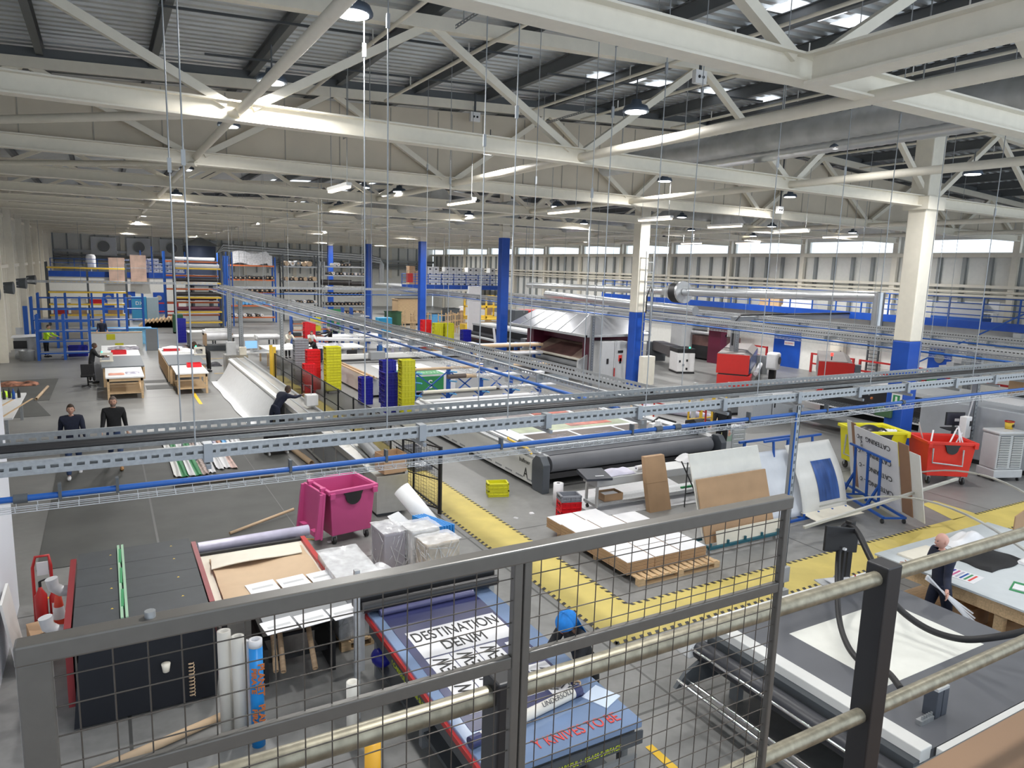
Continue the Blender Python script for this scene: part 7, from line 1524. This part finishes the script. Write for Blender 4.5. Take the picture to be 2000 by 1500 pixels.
def person(label,x,y,face,top=navy,legs=jeans,shoes=tan,sk=skin,hair=hairb,pose=None,hairstyle='short',beard=False,H=1.78,z=0,head_turn=0,head_tilt=0,apron=None,detail=True):
    """face = heading angle (0 looks towards -Y, the viewer); local frame: front is -Y, right hand is -X"""
    P=dict(lean=0,side=0,hip=(0,0),knee=(0,0),sh=((0,8),(0,8)),el=(12,12),crouch=0,sit=0);P.update(pose or {})
    s=H/1.78;t=thing('person',label,'person',(x,y,z),face);D=math.radians
    # legs
    foot=[];th=.43*s;shn=.42*s
    def leg(i):
        sx=(-1 if i==0 else 1)*.095*s
        a=D(P['hip'][i]);k=D(P['knee'][i])
        hip=Vector((sx,0,0));kn=hip+Vector((0,-math.sin(a)*th,-math.cos(a)*th));b=a-k
        an=kn+Vector((sx*.1,-math.sin(b)*shn,-math.cos(b)*shn));return hip,kn,an,b
    L=[leg(0),leg(1)];low=min(L[0][2].z,L[1][2].z);hz=-low+.08*s
    off=Vector((0,0,hz));ln=D(P['lean'])
    def T(v): return off+Matrix.Rotation(ln,3,'X')@Vector(v) # lean forward (towards -Y)
    # pelvis -> torso (rotate about X so +z tips to -y)
    pel=off;
    w1=T((0,0,.12*s));w2=T((0,0,.28*s));ch=T((0,-.0,.42*s));nk=T((0,.0,.535*s));
    sho=[T((-.185*s,0,.475*s)),T((.185*s,0,.475*s))]
    arms=[]
    for i in (0,1):
        fl,ab=P['sh'][i];sx=-1 if i==0 else 1
        d=Vector((0,0,-1));d=Matrix.Rotation(-D(fl),3,'X')@d   # flex: forward (-Y)
        d=Matrix.Rotation(-sx*D(ab),3,'Y')@d
        el=sho[i]+d*.29*s
        e=D(P['el'][i]);d2=Matrix.Rotation(-e,3,'X')@d
        inn=P.get('inn',(0,0))[i];d2=Matrix.Rotation(sx*D(inn),3,'Z')@d2
        wr=el+d2*.25*s;arms.append((sho[i],el,wr,d2))
    # body mesh: legs, torso, neck, arms, hands with fingers
    N=[(pel+Vector((0,0,.02)),(.09*s,.07*s)),(w1,(.09*s,.07*s)),(w2,(.09*s,.065*s)),(ch,(.10*s,.07*s)),(nk,(.058*s,.058*s)),(T((0,-.01,.60*s)),(.052*s,.052*s))]
    E=[(0,1),(1,2),(2,3),(3,4),(4,5)]
    Nt=[(pel+Vector((0,0,-.10)),(.165*s,.13*s)),(w1,(.165*s,.125*s)),(w2,(.16*s,.12*s)),(ch,(.185*s,.13*s)),(nk+(nk-ch)*.22,(.078*s,.074*s))];Et=[(0,1),(1,2),(2,3),(3,4)]
    for i in (0,1):
        a0,el,wr,d2=arms[i];b=len(N);N+=[(a0,.045*s),(el,.036*s),(wr,.027*s)];E+=[(3,b),(b,b+1),(b+1,b+2)]
        bt=len(Nt);Nt+=[(a0+Vector((0,0,.012)),.085*s),(a0.lerp(el,.5),.062*s),(el,.052*s),(wr.lerp(el,.08),.038*s)];Et+=[(3,bt),(bt,bt+1),(bt+1,bt+2),(bt+2,bt+3)]
        side=d2.cross(Vector((0,1,0)));side=side.normalized() if side.length>.1 else Vector((1,0,0));nrm=side.cross(d2).normalized()
        pm=wr+d2*.055*s;N.append((pm,(.036*s,.018*s)));E.append((b+2,b+3));hb=b+3
        if detail:
            for k in range(4):
                c=pm+side*(k-1.5)*.020*s+d2*.035*s;ln_=[.066,.074,.070,.055][k]*s
                q1=c+d2*ln_*.5;q2=q1+(d2*.8+nrm*-.55).normalized()*ln_*.5;f=len(N);N+=[(c,.0095*s),(q1,.009*s),(q2,.008*s)];E+=[(hb,f),(f,f+1),(f+1,f+2)]
            sgn=1 if i==0 else -1;c=pm+side*sgn*-.038*s-d2*.01;q=c+(d2*.7+side*sgn*-.6).normalized()*.045*s;f=len(N);N+=[(c,.011*s),(q,.009*s)];E+=[(hb,f),(f,f+1)]
    for i in (0,1):
        h,k,a,b=L[i];bb=len(N);N+=[(off+h,.065*s),(off+k,.045*s),(off+a,.038*s)];E+=[(0,bb),(bb,bb+1),(bb+1,bb+2)]
    vs,fs=skinmesh(N,E,1);body=MB();body.add(vs,fs,True)
    # head
    hc=T((0,-.015,.70*s));Rh=Matrix.Rotation(ln*.35+D(head_tilt),3,'X')@Matrix.Rotation(D(head_turn),3,'Z')
    def headpt(u,v):
        a=2*math.pi*u;b=math.pi*(v-.5);cx,cy,cz=math.cos(b)*math.cos(a),math.cos(b)*math.sin(a),math.sin(b)
        x_=.076*cx;y_=.097*cy;z_=.118*cz
        if cz<0: x_*=1+.25*cz;y_=y_*(1+.12*cz)+(-.012*-cz)
        fr=max(0,-cy)
        if fr>.55:
            n_=math.exp(-((x_/.014)**2))*math.exp(-(((z_+.012)/.026)**2));y_-=.024*n_
            for ex in (-.03,.03): y_+=.010*math.exp(-(((x_-ex)/.016)**2)-(((z_-.018)/.014)**2))
            y_-=.008*math.exp(-((z_-.045)/.014)**2)*fr;y_-=.006*math.exp(-((x_/.025)**2)-(((z_+.060)/.010)**2));y_-=.010*math.exp(-((x_/.025)**2)-(((z_+.10)/.018)**2))
        return hc+Rh@(Vector((x_,y_,z_))*s)
    body.grid(headpt,28,22)
    for sx in (-1,1):
        body.ball(hc+Rh@(Vector((sx*.078,.01,-.005))*s),.022*s,8,6,.45,1,1.45)
    bo=body.obj('body',sk,t)
    ey=MB()
    for ex in (-.03,.03): ey.ball(hc+Rh@(Vector((ex,-.086,.018))*s),.0085*s,8,6)
    ey.obj('eyes',dsteel,t);MB().bar(hc+Rh@(Vector((-.022,-.104,-.058))*s),hc+Rh@(Vector((.022,-.104,-.058))*s),.006,.008).obj('mouth',mat('lip',(.35,.12,.10),.5,noise=0),t)
    if hairstyle!='bald':
        hm=MB()
        def hp(u,v):
            p=Vector(headpt(u,.50+.5*v*.999))-hc;l=Rh.inverted()@p;k=1.09
            if l.y<-.045*s and l.z<.062*s: k=.96
            return hc+Rh@(l*k+Vector((0,.003,.004)))
        hm.grid(hp,24,10)
        def hp2(u,v): # back of head
            a=math.pi*(.08+.84*u);return hc+Rh@(Vector((.082*math.cos(a),.103*math.sin(a),.03-.085*v))*s)
        hm.grid(hp2,12,4)
        if hairstyle=='bun': hm.ball(hc+Rh@(Vector((0,.11,.06))*s),.045*s,10,8)
        if hairstyle=='long': hm.ball(hc+Rh@(Vector((0,.06,-.05))*s),.09*s,12,8,1,.8,1.5)
        hm.obj('hair',hair,t)
    if hairstyle=='wrap': pass
    if beard:
        def bp_(u,v):
            a=math.pi*(1.12+.76*u);z_=-.045-.062*v;k=1-.35*v;return hc+Rh@(Vector((.074*math.cos(a)*k,.096*math.sin(a)*(1-.05*v)-.012*v-.004,z_))*s)
        MB().grid(bp_,14,6).obj('beard',hairg,t)
    vs,fs=skinmesh(Nt,Et,2);MB().add(vs,fs,True).obj('top',top,t)
    Nl=[(off+Vector((0,-.10*math.sin(ln),.11*s)),(.150*s,.115*s)),(off+Vector((0,0,-.03*s)),(.15*s,.12*s))];El=[(0,1)]
    for i in (0,1):
        h,k,a,b=L[i];bb=len(Nl);Nl+=[(off+h+(k-h)*.12,.098*s),(off+h.lerp(k,.55),.085*s),(off+k,.066*s),(off+k.lerp(a,.5),.062*s),(off+a+(k-a)*.02,.052*s)];El+=[(1,bb)]+[(bb+j,bb+j+1) for j in range(4)]
    vs,fs=skinmesh(Nl,El,2);MB().add(vs,fs,True).obj('trousers',legs,t)
    for i in (0,1):
        h,k,a,b=L[i];A=off+a;q=b*.6
        d=Vector((0,-math.cos(q),-math.sin(q)*-1)) if b>0 else Vector((0,-math.cos(b),math.sin(-b)*-1))
        hl=A+Vector((0,.045*s,-.045*s));sh_=MB();sh_.tube([hl+Vector((0,.02,.03)),hl,A+d*.07*s+Vector((0,0,-.045*s)),A+d*.16*s+Vector((0,0,-.052*s)),A+d*.195*s+Vector((0,0,-.052*s))],[.030*s,.042*s,.042*s,.038*s,.020*s],10);sh_.obj('shoe',shoes,t)
    t['_h']=0;del t['_h'];t_data=dict(t=t,hc=hc,Rh=Rh,arms=arms,s=s,off=off);return t_data
walk1=dict(hip=(22,-16),knee=(6,22),sh=((-18,10),(20,10)),el=(18,25))
walk2=dict(hip=(-18,24),knee=(24,6),sh=((16,9),(-14,9)),el=(22,15))
p1=at(147,930);p2=at(228,912)
person('man in navy top, jeans and white trainers walking, left of the pair',p1.x,p1.y,math.atan2(p1.x,p1.y)*-1*0,navy,jeans,paper,skin,hairb,walk1,H=1.86,beard=False)
person('bearded man with greying hair, black jumper and tan boots walking, right of the pair',p2.x,p2.y,0,dkfab,jeans,tan,skin,hairg,walk2,beard=True,H=1.92)
d=person('bald man in navy shirt carrying white strips beside the wooden workbench',10.50,5.38,math.radians(-118),navy,navy,black,mat('skin_pink',(.62,.34,.27),.45,0,.04),hairb,dict(hip=(14,-12),knee=(6,14),sh=((15,10),(12,14)),el=(58,52),lean=5,inn=(50,45)),'bald',H=1.74,head_tilt=8)
a0,el,wr,d2=d['arms'][1];t=thing('white_strips','bundle of white plastic strips held under the arm of the bald man','strips',(10.50,5.38,0),math.radians(-118))
for k in range(5):
    c=wr+Vector((.02*k-.05,-.01*k,-.03));dr2=Vector((-.10+.03*k,.62,-.42-.05*k)).normalized();MB().bar(c-dr2*.40,c+dr2*(.62+.04*k),.032,.022).obj('strip',paper,t)
wk=at(545,845);person('worker in navy top bending over the steel bench',4.30,21.75,math.radians(115),navy,navy,black,skind,hairb,dict(lean=42,hip=(5,-14),knee=(4,6),sh=((75,8),(60,8)),el=(25,35)),H=1.78)
person('worker with tied back hair and black hoodie standing at the far corner of the cutter',15.45,14.5,math.radians(-62),dkfab,mat('black_trousers',(.012,.012,.014),.8),black,skin,hairb,dict(hip=(3,-3),sh=((18,8),(10,8)),el=(35,12)),'bun',H=1.72)
d=person('worker with bright blue headwrap and black top leaning over the glass table',4.62,6.12,math.radians(-78),dkfab,dkfab,black,skind,hairb,dict(lean=32,hip=(0,-10),knee=(5,5),sh=((38,10),(30,8)),el=(42,45)),H=1.68,hairstyle='bald',head_tilt=14)
hc,Rh,s=d['hc'],d['Rh'],d['s'];a=MB()
def wrapf(u,v):
    a_=2*math.pi*u;b=math.pi*(.40+.6*v-.5);return hc+Rh@(Vector((.114*math.cos(b)*math.cos(a_),.134*math.cos(b)*math.sin(a_)+.012,.128*math.sin(b)+.022+.006*math.sin(a_*5))))
a.grid(wrapf,24,12);a.grid(lambda u,v:hc+Rh@Vector(((u-.5)*(.15+.06*v),.112+.035*v+.012*math.sin(u*9),.03-.27*v)),10,8);a.ball(hc+Rh@Vector((0,.10,.02)),.07,10,8,1,.7,1)
a.obj('blue_headwrap',turq,d['t'],solid=.006)
person('seated style worker in black at the left sewing bench',-.62,34.4,math.radians(100),dkfab,dkfab,black,skind,hairb,dict(lean=12,hip=(4,-4),sh=((35,6),(35,6)),el=(50,50)),H=1.72)
person('worker in black bending over the right sewing bench',4.15,36.3,math.radians(-85),dkfab,dkfab,black,skind,hairb,dict(lean=55,hip=(0,-4),sh=((85,5),(80,5)),el=(20,20)),H=1.8)
person('worker in a bright yellow high visibility jacket by the left racks',-2.75,43.9,math.radians(60),hivis,dkfab,black,skin,hairb,dict(lean=14,sh=((40,6),(40,6)),el=(30,30)),H=1.74)
person('worker in dark top looking up behind the blue racks',-.2,47.4,0,navy,dkfab,black,skin,hairb,dict(sh=((20,8),(20,8)),el=(50,50)),H=1.75)
person('dark clothed worker handling the red crate stack',11.2,40.6,math.radians(-80),dkfab,dkfab,black,skin,hairg,dict(lean=4,sh=((75,6),(60,6)),el=(15,15)),H=1.72)
person('worker in black bending behind the grey crate stack',9.3,36.4,math.radians(-60),dkfab,dkfab,black,skin,mat('hair_blond',(.25,.19,.10),.7),dict(lean=38,sh=((70,6),(60,6)),el=(25,25)),H=1.7)
person('worker with long hair sewing at the far side of the white table',9.9,39.9,0,white,dkfab,black,skin,hairb,dict(lean=20,sh=((50,6),(50,6)),el=(40,40)),'long',H=1.6)
person('worker leaning on the white table near the orange bins',8.7,40.2,math.radians(10),cream2,dkfab,black,skin,hairb,dict(lean=30,sh=((60,6),(60,6)),el=(30,30)),'short',H=1.66)
person('worker in navy standing before the green banner',12.6,43.6+.9,math.radians(-10),navy,jeans,black,skin,hairb,dict(sh=((20,8),(20,8)),el=(60,60)),H=1.75)
person('worker in dark top with pale trousers among the finishing tables',14.6,39.6,math.radians(-90),dkfab,lilac,black,skin,hairb,dict(sh=((60,8),(50,8)),el=(60,60)),H=1.66)
for i,(x,y,m_) in enumerate([(8.9,35.9,navy),(10.35,35.0,dkfab)]):
    t=thing('task_chair','dark upholstered task chair by the sewing table, the %s one'%['left','right'][i],'chair',(x,y-1.0,0));B(-.25,-.25,.45,.25,.25,.53).obj('seat',m_,t,bevel=.03);B(-.26,-.32,.55,.26,-.24,1.15).obj('backrest',m_,t,bevel=.08);MB().cyl((0,0,.06),(0,0,.45),.03,8).bar((-.28,0,.05),(.28,0,.05),.04,.04).bar((0,-.28,.05),(0,.28,.05),.04,.04).obj('base',black,t)
# wall charts etc: keep every top-level thing labelled
for o in list(sc.objects):
    if o.parent is None and o.type in('MESH','EMPTY') and 'label' not in o and o.get('kind')!='structure': o['label']=o.name.replace('_',' ');o['category']=o.name.split('.')[0].replace('_',' ')
